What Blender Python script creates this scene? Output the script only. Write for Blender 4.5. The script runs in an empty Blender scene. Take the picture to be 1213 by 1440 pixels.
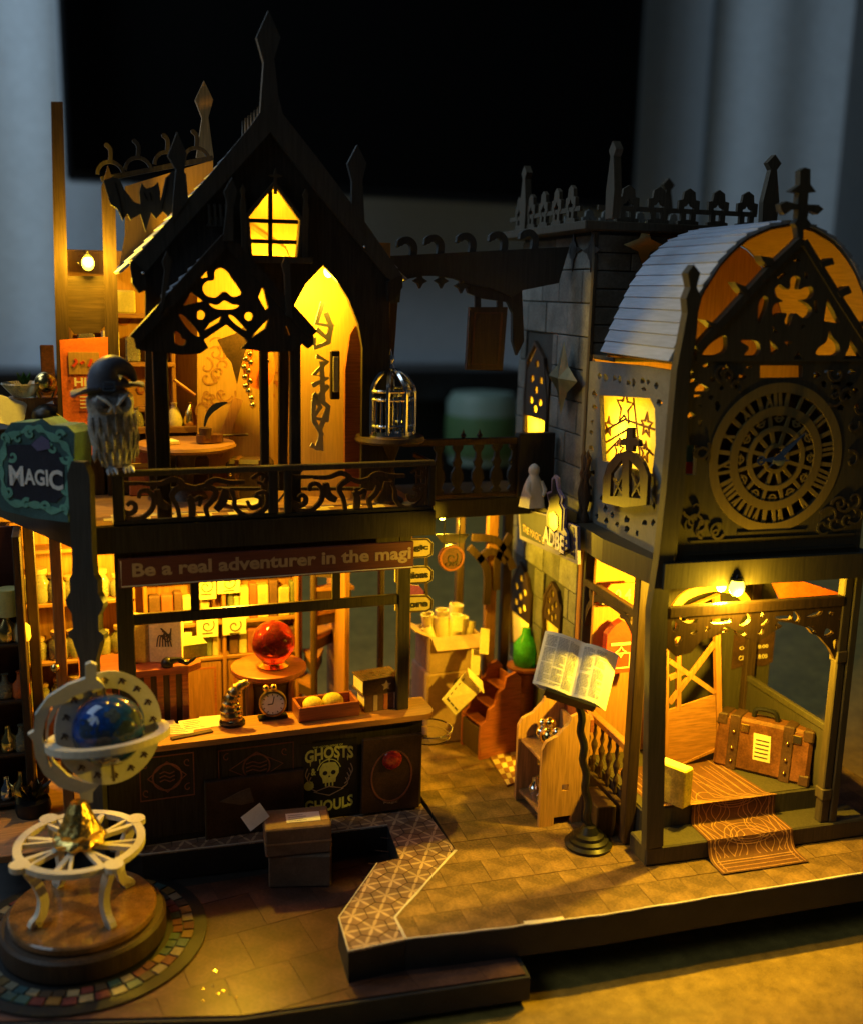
import bpy, bmesh, math, random
from mathutils import Vector, Matrix, Euler, noise
from mathutils.geometry import tessellate_polygon
random.seed(7)
rad = math.radians
K = 0.01                       # all lengths below are written in centimetres
SC = bpy.context.scene
COL = SC.collection

# ------------------------------------------------------------------ camera
FPX, CX, CY = 1462.0, 606.5, 720.0          # focal length / principal point measured on the 1213 x 1440 photograph
VX = Vector((4800-CX, 505-CY, FPX)).normalized()
VY = Vector((80-CX, 400-CY, FPX)); VY = (VY - VX*VY.dot(VX)).normalized()
VZ = VX.cross(VY)
def ray(px, py):
    d = Vector((px-CX, py-CY, FPX))
    return Vector((d.dot(VX), d.dot(VY), d.dot(VZ)))
CAMH = 18.0
_d = ray(400, 1160)
CAM = Vector((_d.x*CAMH/_d.z, _d.y*CAMH/_d.z, CAMH))
cam_d = bpy.data.cameras.new('camera'); cam = bpy.data.objects.new('camera', cam_d); COL.objects.link(cam)
cam_d.sensor_fit = 'VERTICAL'; cam_d.sensor_height = 36.0; cam_d.lens = 36.0*FPX/1440.0
right = Vector((VX.x, VY.x, VZ.x)); down = Vector((VX.y, VY.y, VZ.y)); fwd = Vector((VX.z, VY.z, VZ.z))
m = Matrix((right, -down, -fwd)).transposed().to_4x4(); m.translation = CAM*K
cam.matrix_world = m
cam_d.clip_start = 0.005; cam_d.clip_end = 20.0
cam_d.dof.use_dof = True; cam_d.dof.focus_distance = 0.355; cam_d.dof.aperture_fstop = 8.5
SC.camera = cam

# ------------------------------------------------------------------ light
w = bpy.data.worlds.new('World'); SC.world = w; w.use_nodes = True
bg = w.node_tree.nodes['Background']; bg.inputs[0].default_value = (0.32, 0.45, 0.62, 1); bg.inputs[1].default_value = 0.02
def area(name, loc, target, size, power, col):
    l = bpy.data.lights.new(name, 'AREA'); l.size = size*K; l.energy = power; l.color = col
    o = bpy.data.objects.new(name, l); COL.objects.link(o); o.location = Vector(loc)*K
    o.rotation_euler = (Vector(target)-Vector(loc)).to_track_quat('-Z', 'Y').to_euler()
    return o
# dim daylight of the room: a window far off to the left and above, behind the photographer
area('room_window_light', (-105, -28, 95), (0, 8, 8), 60, 2.4, (0.66, 0.84, 1.0))
# added fill light, no source seen, to brighten the wall and curtains behind
area('backdrop_fill_light', (-70, 42, 105), (25, 98, 0), 70, 5.0, (0.60, 0.80, 1.0))
vs = SC.view_settings; vs.view_transform = 'Standard'; vs.look = 'None'; vs.exposure = 0.0; vs.gamma = 1.0; vs.use_curve_mapping = False
SC.cycles.use_denoising = True
SC.cycles.max_bounces = 6; SC.cycles.diffuse_bounces = 3; SC.cycles.glossy_bounces = 3; SC.cycles.transmission_bounces = 6
SC.cycles.sample_clamp_indirect = 4.0; SC.cycles.caustics_reflective = False; SC.cycles.caustics_refractive = False

LED = (1.0, 0.585, 0.022)
def lamp_light(loc, power, parent=None, radius=0.18, col=LED):
    l = bpy.data.lights.new('led_glow', 'POINT'); l.energy = power; l.color = col; l.shadow_soft_size = radius*K
    o = bpy.data.objects.new('led_glow', l); COL.objects.link(o)
    o.location = Vector(loc)*K - (ROOTLOC.get(parent.name, Vector())*K if parent else Vector())
    if parent: o.parent = parent
    return o

# ------------------------------------------------------------------ planes and frames
X_, Y_, Z_ = Vector((1,0,0)), Vector((0,1,0)), Vector((0,0,1))
class Pl:
    'a flat working plane: origin, two axes, and the normal that points out to the viewer'
    def __init__(s, o, e1, e2, out):
        s.o, s.e1, s.e2, s.out = Vector(o), Vector(e1).normalized(), Vector(e2).normalized(), Vector(out).normalized()
    def at(s, px, py):
        d = ray(px, py); p = CAM + d*((s.o-CAM).dot(s.out)/d.dot(s.out)) - s.o
        return (p.dot(s.e1), p.dot(s.e2))
    def t(s, pts): return [s.at(*p) for p in pts]
    def w(s, a, b, d=0.0): return s.o + s.e1*a + s.e2*b - s.out*d
TA = rad(-3.5)
EX, EY = Vector((math.cos(TA), math.sin(TA), 0)), Vector((-math.sin(TA), math.cos(TA), 0))
TO = Vector((10.7, -6.0, 0))
def FY(y): return Pl((0,y,0), X_, Z_, (0,-1,0))
def GZ(z): return Pl((0,0,z), X_, Y_, (0,0,1))
def SX(x): return Pl((x,0,0), Y_, Z_, (-1,0,0))
def TF(v): return Pl(TO+EY*v, EX, Z_, -EY)
def TS(u): return Pl(TO+EX*u, EY, Z_, -EX)
def zm(x0, y0, s, pts): return [(x0+x/s, y0+y/s) for x, y in pts]
class Fr:
    'a local frame: origin + rotation'
    def __init__(s, o=(0,0,0), rot=(0,0,0)):
        s.o = Vector(o); s.m = Euler(rot).to_matrix()
    def __call__(s, p): return s.o + s.m @ Vector(p)
ID = Fr(); T = Fr(TO, (0,0,TA))
def U(px, py, z):
    d = ray(px, py); return CAM + d*((z-CAM.z)/d.z)

# ------------------------------------------------------------------ geometry collector
def smooth_path(pts, n=6, closed=False):
    if len(pts) < 3: return list(pts)
    P = [Vector((*p, 0)[:3]) if len(p) == 2 else Vector(p) for p in pts]; two = len(pts[0]) == 2
    out = []; L = len(P); segs = L if closed else L-1
    for i in range(segs):
        p0 = P[(i-1) % L] if closed or i > 0 else P[0]; p1 = P[i]; p2 = P[(i+1) % L]
        p3 = P[(i+2) % L] if closed or i+2 < L else P[-1]
        for k in range(n):
            t = k/n
            q = 0.5*((2*p1) + (p2-p0)*t + (2*p0-5*p1+4*p2-p3)*t*t + (3*p1-p0-3*p2+p3)*t*t*t)
            out.append((q.x, q.y) if two else q)
    if not closed: out.append((P[-1].x, P[-1].y) if two else P[-1])
    return out
def circ(cx, cy, r, n=20, a0=0.0, ry=None):
    return [(cx+r*math.cos(a0+2*math.pi*i/n), cy+(ry or r)*math.sin(a0+2*math.pi*i/n)) for i in range(n)]
def star(cx, cy, r, n=5, k=0.45, a0=math.pi/2):
    return [(cx+(r if i % 2 == 0 else r*k)*math.cos(a0+math.pi*i/n), cy+(r if i % 2 == 0 else r*k)*math.sin(a0+math.pi*i/n)) for i in range(2*n)]
def spiral(cx, cy, r0, r1, a0, a1, n=18):
    return [(cx+(r0+(r1-r0)*i/n)*math.cos(a0+(a1-a0)*i/n), cy+(r0+(r1-r0)*i/n)*math.sin(a0+(a1-a0)*i/n)) for i in range(n+1)]
class G:
    def __init__(s): s.v = []; s.f = []
    def add(s, vs, fs):
        b = len(s.v); s.v += [Vector(v) for v in vs]; s.f += [tuple(i+b for i in f) for f in fs]; return s
    def box(s, x0, x1, y0, y1, z0, z1, fr=ID, c=None):
        if x1 < x0: x0, x1 = x1, x0
        if y1 < y0: y0, y1 = y1, y0
        if z1 < z0: z0, z1 = z1, z0
        if c is None: c = min(0.03, 0.2*min(x1-x0, y1-y0, z1-z0))
        lo, hi = (x0,y0,z0), (x1,y1,z1); idx = {}; vs = []
        for sx in (0,1):
            for sy in (0,1):
                for sz in (0,1):
                    for ax in range(3):
                        p = []
                        for k, sg in enumerate((sx,sy,sz)):
                            e = hi[k] if sg else lo[k]
                            if k != ax: e += -c if sg else c
                            p.append(e)
                        idx[(sx,sy,sz,ax)] = len(vs); vs.append(fr(p))
        fs = []
        for ax in range(3):
            o = [k for k in range(3) if k != ax]
            for sg in (0,1):
                q = []
                for a, b in ((0,0),(1,0),(1,1),(0,1)):
                    key = [0,0,0]; key[ax] = sg; key[o[0]] = a; key[o[1]] = b; q.append(idx[(*key, ax)])
                fs.append(q)
            for a in (0,1):
                for b in (0,1):
                    k0 = [0,0,0]; k1 = [0,0,0]; k0[ax] = 0; k1[ax] = 1
                    for kk in (k0, k1): kk[o[0]] = a; kk[o[1]] = b
                    fs.append([idx[(*k0, o[0])], idx[(*k1, o[0])], idx[(*k1, o[1])], idx[(*k0, o[1])]])
        for sx in (0,1):
            for sy in (0,1):
                for sz in (0,1): fs.append([idx[(sx,sy,sz,k)] for k in range(3)])
        return s.add(vs, fs)
    def plate(s, pl, loops, t, d=0.0):
        'cut-out board: loops[0] outline, the rest holes; front face lies d behind the plane, t thick'
        flat = []; polys = []
        for lp in loops:
            polys.append([Vector((a, b, 0)) for a, b in lp]); flat += lp
        tris = tessellate_polygon(polys); n = len(flat)
        if t == 0: return s.add([pl.w(a, b, d) for a, b in flat], [tuple(q) for q in tris])   # a film
        vs = [pl.w(a, b, d) for a, b in flat] + [pl.w(a, b, d+t) for a, b in flat]
        fs = [tuple(q) for q in tris] + [tuple(i+n for i in reversed(q)) for q in tris]
        b0 = 0
        for lp in loops:
            L = len(lp)
            for i in range(L):
                j = (i+1) % L; fs.append((b0+i, b0+j, b0+j+n, b0+i+n))
            b0 += L
        return s.add(vs, fs)
    def stroke(s, pl, pts, wd, t, d=0.0, closed=False):
        'ribbon of a cut board along a 2-D path'
        n = len(pts); L = []; R = []
        for i, p in enumerate(pts):
            a = pts[(i-1) % n] if closed or i else pts[0]; b = pts[(i+1) % n] if closed or i < n-1 else pts[-1]
            dx, dy = b[0]-a[0], b[1]-a[1]; l = math.hypot(dx, dy) or 1
            h = (wd[i] if isinstance(wd, (list, tuple)) else wd)/2
            L.append((p[0]-dy/l*h, p[1]+dx/l*h)); R.append((p[0]+dy/l*h, p[1]-dx/l*h))
        vs = []
        for q in L: vs += [pl.w(*q, d), pl.w(*q, d+t)]
        o = len(vs)
        for q in R: vs += [pl.w(*q, d), pl.w(*q, d+t)]
        fs = []
        for i in range(n if closed else n-1):
            j = (i+1) % n
            fs += [(2*i, 2*j, o+2*j, o+2*i), (2*i+1, o+2*i+1, o+2*j+1, 2*j+1), (2*i, 2*i+1, 2*j+1, 2*j), (o+2*i, o+2*j, o+2*j+1, o+2*i+1)]
        if not closed:
            e = 2*(n-1); fs += [(0, o, o+1, 1), (e, e+1, o+e+1, o+e)]
        return s.add(vs, fs)
    def tube(s, pts, r, n=8):
        P = [Vector(p) for p in pts]; vs = []; fs = []; up = None
        for i, p in enumerate(P):
            tdir = (P[min(i+1, len(P)-1)]-P[max(i-1, 0)]).normalized()
            if up is None: up = Vector((0,0,1)) if abs(tdir.z) < 0.9 else Vector((1,0,0))
            a = tdir.cross(up).normalized(); up = a.cross(tdir).normalized()
            ri = r[i] if isinstance(r, (list, tuple)) else r
            for k in range(n):
                th = 2*math.pi*k/n; vs.append(p + a*(ri*math.cos(th)) + up*(ri*math.sin(th)))
        for i in range(len(P)-1):
            for k in range(n):
                j = (k+1) % n; fs.append((i*n+k, i*n+j, (i+1)*n+j, (i+1)*n+k))
        fs += [tuple(range(n-1, -1, -1)), tuple((len(P)-1)*n+k for k in range(n))]
        return s.add(vs, fs)
    def lathe(s, prof, fr=ID, n=24, sx=1.0, sy=1.0):
        vs = []; fs = []
        for r, z in prof:
            for k in range(n):
                th = 2*math.pi*k/n; vs.append(fr((max(r, 1e-4)*math.cos(th)*sx, max(r, 1e-4)*math.sin(th)*sy, z)))
        for i in range(len(prof)-1):
            for k in range(n):
                j = (k+1) % n; fs.append((i*n+k, i*n+j, (i+1)*n+j, (i+1)*n+k))
        fs += [tuple(range(n-1, -1, -1)), tuple((len(prof)-1)*n+k for k in range(n))]
        return s.add(vs, fs)
    def ball(s, c, r, n=14, fr=None, sz=1.0, sx=1.0, sy=1.0):
        prof = [(r*math.sin(math.pi*i/(n//2+1)), -r*sz*math.cos(math.pi*i/(n//2+1))) for i in range(n//2+2)]
        return s.lathe(prof, fr or Fr(c), n, sx, sy)
    def text(s, pl, txt, a, b, w_, h, t=0.02, d=-0.012, bold=0.0, skew=0.0, arc=None):
        'lettering fitted in the box a..a+w_, b..b+h of the plane, standing just proud of it'
        cu = bpy.data.curves.new('t', 'FONT'); cu.body = txt; cu.size = 1; cu.offset = bold; cu.resolution_u = 3
        o = bpy.data.objects.new('t', cu); COL.objects.link(o)
        dg = bpy.context.evaluated_depsgraph_get(); dg.update(); me = o.evaluated_get(dg).to_mesh()
        vv = [v.co.copy() for v in me.vertices]; ff = [tuple(p.vertices) for p in me.polygons]
        o.evaluated_get(dg).to_mesh_clear(); bpy.data.objects.remove(o); bpy.data.curves.remove(cu)
        x0 = min(v.x for v in vv); x1 = max(v.x for v in vv); y0 = min(v.y for v in vv); y1 = max(v.y for v in vv)
        vs = []
        for dd in (d, d+t):
            for v in vv:
                q = (v.y-y0)/(y1-y0); x = (v.x-x0)/(x1-x0)
                aa = a+x*w_+skew*q*h; bb = b+q*h
                if arc: bb += arc*(1-(2*x-1)**2)
                vs.append(pl.w(aa, bb, dd))
        n = len(vv); edges = {}
        for f in ff:
            for i in range(len(f)):
                e = (f[i], f[(i+1) % len(f)]); edges[e] = edges.get(e, 0)+1
        fs = list(ff) + [tuple(i+n for i in reversed(f)) for f in ff]
        for (i, j) in edges:
            if (j, i) not in edges: fs.append((i, j, j+n, i+n))
        return s.add(vs, fs)

# ------------------------------------------------------------------ objects
ROOTLOC = {}
def thing(name, label, cat, loc, group=None):
    o = bpy.data.objects.new(name, None); COL.objects.link(o); o.empty_display_size = 0.005
    o.location = Vector(loc)*K; ROOTLOC[o.name] = Vector(loc); tag(o, label, cat, group); return o
def tag(o, label, cat, group=None):
    o['label'] = label; o['category'] = cat
    if group: o['group'] = group
    return o
def root_of(o):
    while o.parent: o = o.parent
    return o
def mesh_from(name, g, base, smooth=False, ang=0.7, mats=()):
    me = bpy.data.meshes.new(name)
    me.from_pydata([(v-base)*K for v in g.v], [], g.f); me.update()
    bm = bmesh.new(); bm.from_mesh(me); bmesh.ops.recalc_face_normals(bm, faces=bm.faces); bm.to_mesh(me); bm.free()
    if smooth:
        me.polygons.foreach_set('use_smooth', [True]*len(me.polygons)); me.set_sharp_from_angle(angle=ang)
    for mt in mats: me.materials.append(MAT[mt] if isinstance(mt, str) else mt)
    return me
def part(name, g, mat, parent=None, smooth=False, loc=None, label=None, kind=None, ang=0.7):
    if parent is not None:
        base = ROOTLOC[root_of(parent).name]; me = mesh_from(name, g, base, smooth, ang, (mat,))
        o = bpy.data.objects.new(name, me); COL.objects.link(o); o.parent = parent
    else:
        if loc is None:
            loc = Vector(((min(v.x for v in g.v)+max(v.x for v in g.v))/2, (min(v.y for v in g.v)+max(v.y for v in g.v))/2, min(v.z for v in g.v)))
        base = Vector(loc); me = mesh_from(name, g, base, smooth, ang, (mat,))
        o = bpy.data.objects.new(name, me); COL.objects.link(o); o.location = base*K; ROOTLOC[o.name] = base
    if label: o['label'] = label
    if kind: o['kind'] = kind
    return o
def one(name, g, mat, label, cat, group=None, smooth=False):
    return tag(part(name, g, mat, None, smooth), label, cat, group)
def struct(name, g, mat, smooth=False, loc=None):
    o = part(name, g, mat, None, smooth, loc); o['kind'] = 'structure'; return o
def clone(src, parent, loc, rotz=0.0, scale=None):
    'a copy of a part that shares its mesh; loc in centimetres of the world'
    o = src.copy(); COL.objects.link(o); o.parent = parent
    o.location = (Vector(loc) - (ROOTLOC[root_of(parent).name] if parent else Vector()))*K
    o.rotation_euler = (0, 0, rotz)
    if scale: o.scale = scale
    return o
def clip(sub, win):
    'Sutherland-Hodgman: part of polygon sub inside the convex polygon win (both counter-clockwise)'
    out = list(sub)
    for i in range(len(win)):
        a, b = win[i], win[(i+1) % len(win)]; src, out = out, []
        if not src: return []
        ins = lambda p: (b[0]-a[0])*(p[1]-a[1])-(b[1]-a[1])*(p[0]-a[0]) >= -1e-9
        for j in range(len(src)):
            p, q = src[j], src[(j+1) % len(src)]; ip, iq = ins(p), ins(q)
            if ip: out.append(p)
            if ip != iq:
                d1 = (b[0]-a[0])*(p[1]-a[1])-(b[1]-a[1])*(p[0]-a[0]); d2 = (b[0]-a[0])*(q[1]-a[1])-(b[1]-a[1])*(q[0]-a[0])
                k = d1/(d1-d2); out.append((p[0]+(q[0]-p[0])*k, p[1]+(q[1]-p[1])*k))
    return out
def parea(p): return abs(sum(p[i][0]*p[(i+1) % len(p)][1]-p[(i+1) % len(p)][0]*p[i][1] for i in range(len(p))))/2

# ------------------------------------------------------------------ materials
MAT = {}
def mk(name, col, rough=0.55, metal=0.0, kind='plain', var=0.25, sc=1.0, bump=0.12, spec=0.4, emit=None, trans=0.0, ior=1.45, grain='z', coat=0.0, transl=0.0, alpha=1.0, rnd=0.12):
    mt = bpy.data.materials.new(name); mt.use_nodes = True; nt = mt.node_tree; N = nt.nodes; L = nt.links
    b = N['Principled BSDF']
    b.inputs['Roughness'].default_value = rough; b.inputs['Metallic'].default_value = metal
    b.inputs['Specular IOR Level'].default_value = spec; b.inputs['IOR'].default_value = ior
    b.inputs['Transmission Weight'].default_value = trans; b.inputs['Coat Weight'].default_value = coat
    b.inputs['Alpha'].default_value = alpha
    if emit:
        b.inputs['Emission Color'].default_value = (*emit[0], 1); b.inputs['Emission Strength'].default_value = emit[1]
    tc = N.new('ShaderNodeTexCoord'); mp = N.new('ShaderNodeMapping'); L.new(tc.outputs['Object'], mp.inputs[0])
    s = 100*sc
    st = {'x': (0.9, 14, 14), 'y': (14, 0.9, 14), 'z': (14, 14, 0.9)}[grain] if kind == 'wood' else (1.6, 1.6, 1.6)
    mp.inputs['Scale'].default_value = tuple(s*k for k in st)
    nz = N.new('ShaderNodeTexNoise'); nz.inputs['Scale'].default_value = 1.0; nz.inputs['Detail'].default_value = 6; nz.inputs['Roughness'].default_value = 0.62
    L.new(mp.outputs[0], nz.inputs['Vector'])
    mr = N.new('ShaderNodeMapRange'); mr.inputs['From Min'].default_value = 0.3; mr.inputs['From Max'].default_value = 0.7
    mr.inputs['To Min'].default_value = 1-var; mr.inputs['To Max'].default_value = 1+var; L.new(nz.outputs['Fac'], mr.inputs['Value'])
    if var and kind == 'plain' and metal < .5:
        n2 = N.new('ShaderNodeTexNoise'); n2.inputs['Scale'].default_value = 9.0; n2.inputs['Detail'].default_value = 4; L.new(mp.outputs[0], n2.inputs['Vector'])
        n3 = N.new('ShaderNodeTexNoise'); n3.inputs['Scale'].default_value = 0.35; n3.inputs['Detail'].default_value = 3; L.new(mp.outputs[0], n3.inputs['Vector'])
        ad = N.new('ShaderNodeMath'); ad.operation = 'ADD'; L.new(n2.outputs['Fac'], ad.inputs[0]); L.new(n3.outputs['Fac'], ad.inputs[1])
        mq = N.new('ShaderNodeMapRange'); mq.inputs['From Min'].default_value = 0.7; mq.inputs['From Max'].default_value = 1.3
        mq.inputs['To Min'].default_value = 1-var; mq.inputs['To Max'].default_value = 1+var; L.new(ad.outputs[0], mq.inputs['Value'])
        me_ = N.new('ShaderNodeMath'); me_.operation = 'MULTIPLY'; L.new(mr.outputs[0], me_.inputs[0]); L.new(mq.outputs[0], me_.inputs[1]); mr = me_
    oi = N.new('ShaderNodeObjectInfo'); m2 = N.new('ShaderNodeMapRange'); m2.inputs['To Min'].default_value = 1-rnd; m2.inputs['To Max'].default_value = 1+rnd
    L.new(oi.outputs['Random'], m2.inputs['Value'])
    mm = N.new('ShaderNodeMath'); mm.operation = 'MULTIPLY'; L.new(mr.outputs[0], mm.inputs[0]); L.new(m2.outputs[0], mm.inputs[1])
    vm = N.new('ShaderNodeVectorMath'); vm.operation = 'SCALE'; vm.inputs[0].default_value = col; L.new(mm.outputs[0], vm.inputs['Scale'])
    L.new(vm.outputs[0], b.inputs['Base Color'])
    if bump:
        bp = N.new('ShaderNodeBump'); bp.inputs['Strength'].default_value = bump; bp.inputs['Distance'].default_value = 0.0004
        L.new(nz.outputs['Fac'], bp.inputs['Height']); L.new(bp.outputs[0], b.inputs['Normal'])
    if transl:
        tl = N.new('ShaderNodeBsdfTranslucent'); L.new(vm.outputs[0], tl.inputs['Color'])
        mx = N.new('ShaderNodeMixShader'); mx.inputs[0].default_value = transl
        out = [n for n in N if n.type == 'OUTPUT_MATERIAL'][0]
        L.new(b.outputs[0], mx.inputs[1]); L.new(tl.outputs[0], mx.inputs[2]); L.new(mx.outputs[0], out.inputs[0])
    MAT[name] = mt; mt['vm'] = 0
    return mt
def recolour(name, build):
    'replace the base colour of a material by a pattern: build(nodes, links, texcoord) returns a colour socket'
    mt = MAT[name]; nt = mt.node_tree; tc = [n for n in nt.nodes if n.type == 'TEX_COORD'][0]
    vm = [n for n in nt.nodes if n.type == 'VECT_MATH'][0]
    nt.links.new(build(nt.nodes, nt.links, tc), vm.inputs[0])
mk('black_wood', (0.030, 0.024, 0.019), 0.45, kind='wood', var=0.55)
mk('rake_wood', (0.05, 0.047, 0.043), 0.55, kind='wood', var=0.3)
mk('dark_wood', (0.055, 0.032, 0.018), 0.5, kind='wood', var=0.4)
mk('dark_wood_x', (0.055, 0.032, 0.018), 0.5, kind='wood', var=0.4, grain='x')
mk('umber_wood', (0.075, 0.058, 0.036), 0.55, kind='wood', var=0.3)
mk('olive_wood', (0.060, 0.052, 0.034), 0.6, kind='wood', var=0.25)
mk('warm_wood', (0.34, 0.155, 0.048), 0.5, kind='wood', var=0.35)
mk('warm_wood_x', (0.34, 0.155, 0.048), 0.5, kind='wood', var=0.35, grain='x')
mk('tan_wall', (0.40, 0.19, 0.055), 0.7, kind='wood', var=0.18)
mk('red_wood', (0.30, 0.085, 0.035), 0.4, kind='wood', var=0.35, grain='x', coat=0.3)
mk('bench_wood', (0.50, 0.27, 0.09), 0.5, kind='wood', var=0.3)
mk('light_ply', (0.62, 0.56, 0.44), 0.6, kind='wood', var=0.12)
mk('ring_board', (0.55, 0.54, 0.47), 0.6, var=0.08)
mk('cardboard', (0.42, 0.27, 0.15), 0.8, var=0.15)
mk('kraft', (0.20, 0.135, 0.09), 0.75, var=0.2)
mk('paper', (0.82, 0.79, 0.70), 0.8, var=0.08, bump=0.05)
mk('cream_paper', (0.80, 0.66, 0.36), 0.8, var=0.15, bump=0.05)
mk('newsprint', (0.80, 0.80, 0.78), 0.8, var=0.06, bump=0.05)
mk('ink', (0.03, 0.03, 0.035), 0.7, var=0.1, bump=0)
mk('grey_ink', (0.30, 0.31, 0.34), 0.8, var=0.2, bump=0)
mk('brass', (0.83, 0.58, 0.20), 0.22, metal=1, var=0.15, bump=0.05)
mk('gold', (0.95, 0.72, 0.25), 0.16, metal=1, var=0.1, bump=0.05)
mk('old_brass', (0.45, 0.34, 0.16), 0.32, metal=1, var=0.35, bump=0.25)
mk('silver', (0.86, 0.87, 0.88), 0.13, metal=1, var=0.06, bump=0.03)
mk('pewter', (0.42, 0.42, 0.43), 0.40, metal=0.35, var=0.45, bump=0.3)
mk('dark_metal', (0.03, 0.03, 0.032), 0.35, metal=0.6, var=0.3)
mk('glass', (0.95, 0.97, 1.0), 0.02, trans=1.0, var=0, bump=0, rnd=0)
mk('ruby_glass', (1.0, 0.10, 0.16), 0.05, trans=0.95, ior=1.25, var=0.25, sc=2.5, bump=0.35, rnd=0, emit=None)
mk('green_glass', (0.15, 0.75, 0.12), 0.15, trans=0.5, var=0.3, bump=0.2, transl=0.3)
mk('blue_glaze', (0.01, 0.05, 0.24), 0.12, var=0.5, sc=1.2, bump=0.02, coat=0.6)
mk('red_glaze', (0.45, 0.03, 0.02), 0.15, var=0.4, bump=0.02, coat=0.6)
mk('red_print', (0.55, 0.05, 0.02), 0.55, var=0.2, bump=0.03)
mk('orange_print', (0.75, 0.16, 0.03), 0.6, var=0.2, bump=0.03)
mk('maroon', (0.11, 0.032, 0.028), 0.55, var=0.2, kind='wood', grain='x')
mk('letter_tan', (0.42, 0.30, 0.20), 0.7, var=0.1, bump=0)
mk('white_ink', (0.78, 0.76, 0.74), 0.7, var=0.05, bump=0)
mk('teal_print', (0.07, 0.16, 0.17), 0.6, var=0.25, bump=0.03)
mk('jade_print', (0.16, 0.40, 0.32), 0.6, var=0.15, bump=0.03)
mk('navy_print', (0.028, 0.032, 0.055), 0.6, var=0.2, bump=0.03)
mk('violet_print', (0.16, 0.15, 0.30), 0.55, var=0.1, bump=0.02)
mk('poster_black', (0.012, 0.012, 0.012), 0.45, var=0.2, bump=0.02)
mk('poster_lime', (0.74, 0.74, 0.16), 0.6, var=0.12, bump=0)
mk('leather', (0.13, 0.05, 0.02), 0.4, var=0.4, bump=0.3)
mk('dark_leather', (0.06, 0.030, 0.018), 0.45, var=0.35, bump=0.3)
mk('amber_card', (0.56, 0.31, 0.085), 0.65, kind='wood', var=0.14, transl=0.25)
mk('amber_panel', (0.90, 0.78, 0.30), 0.55, var=0.10, transl=0.45, bump=0.03)
mk('roof_strip', (0.42, 0.46, 0.54), 0.62, kind='wood', grain='y', var=0.15)
mk('roof_underside', (0.26, 0.15, 0.05), 0.7, kind='wood', grain='y', var=0.2)
mk('grey_stone', (0.155, 0.155, 0.14), 0.75, var=0.3, sc=0.8, bump=0.35, rnd=0.25)
mk('stone_joint', (0.05, 0.05, 0.045), 0.85, var=0.2)
mk('grey_lace', (0.19, 0.19, 0.17), 0.7, var=0.15)
mk('clock_gold', (0.22, 0.165, 0.06), 0.5, var=0.12, kind='wood')
mk('clock_back', (0.060, 0.030, 0.014), 0.6, var=0.3)
mk('path_tile', (0.165, 0.10, 0.038), 0.62, var=0.45, sc=0.9, bump=0.25, rnd=0.22)
mk('path_joint', (0.115, 0.07, 0.028), 0.8, var=0.2)
mk('lower_tile', (0.085, 0.042, 0.030), 0.36, var=0.35, sc=0.7, bump=0.2, rnd=0.18)
mk('lower_joint', (0.055, 0.028, 0.02), 0.8, var=0.2)
mk('edge_card', (0.026, 0.025, 0.025), 0.6, var=0.2)
mk('cut_card', (0.72, 0.68, 0.60), 0.8, var=0.1)
mk('star_paver', (0.5, 0.5, 0.5), 0.6, var=0.15, bump=0.15, rnd=0.15)
mk('table_lacquer', (0.36, 0.24, 0.05), 0.36, var=0.25, sc=1.6, bump=0.6, spec=0.5, rnd=0)
mk('wall_paint', (0.76, 0.82, 0.86), 0.9, var=0.04, rnd=0, bump=0)
mk('curtain_cloth', (0.72, 0.80, 0.86), 0.9, var=0.06, rnd=0)
mk('screen_black', (0.002, 0.002, 0.002), 0.65, var=0, bump=0, spec=0.1)
mk('white_clay', (0.90, 0.88, 0.80), 0.6, var=0.06)
mk('green_moss', (0.10, 0.22, 0.05), 0.8, var=0.4)
mk('yellow_dry', (0.75, 0.62, 0.10), 0.7, var=0.3, transl=0.3)
mk('runner', (0.13, 0.055, 0.025), 0.6, var=0.25, bump=0.2)
mk('runner_line', (0.42, 0.22, 0.10), 0.7, var=0.15, bump=0)
mk('check_light', (0.80, 0.62, 0.25), 0.5, var=0.12)
mk('check_dark', (0.28, 0.13, 0.05), 0.5, var=0.2)
mk('floor_wood', (0.34, 0.18, 0.08), 0.5, kind='wood', grain='x', var=0.3)
mk('green_plastic', (0.09, 0.18, 0.07), 0.5, var=0.1)
mk('pale_plastic', (0.20, 0.28, 0.23), 0.5, var=0.05)
mk('purple_fabric', (0.30, 0.06, 0.38), 0.6, var=0.2)
mk('led', (1, 0.8, 0.4), 0.4, var=0, bump=0, rnd=0, emit=((1.0, 0.80, 0.05), 7))
mk('led_small', (1, 0.8, 0.4), 0.4, var=0, bump=0, rnd=0, emit=((1.0, 0.62, 0.12), 14))
mk('fill_book_a', (0.34, 0.10, 0.05), 0.6, var=0.25)
mk('fill_book_b', (0.55, 0.42, 0.18), 0.6, var=0.25)
mk('fill_book_c', (0.16, 0.17, 0.08), 0.6, var=0.25)
mk('fill_book_d', (0.12, 0.06, 0.04), 0.6, var=0.25)
mk('jar_glass', (0.80, 0.70, 0.45), 0.08, trans=0.7, var=0.2, bump=0.02)
mk('cork', (0.45, 0.28, 0.13), 0.8, var=0.2)
BOOKS = ['fill_book_a', 'fill_book_b', 'fill_book_c', 'fill_book_d', 'cream_paper']
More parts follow.
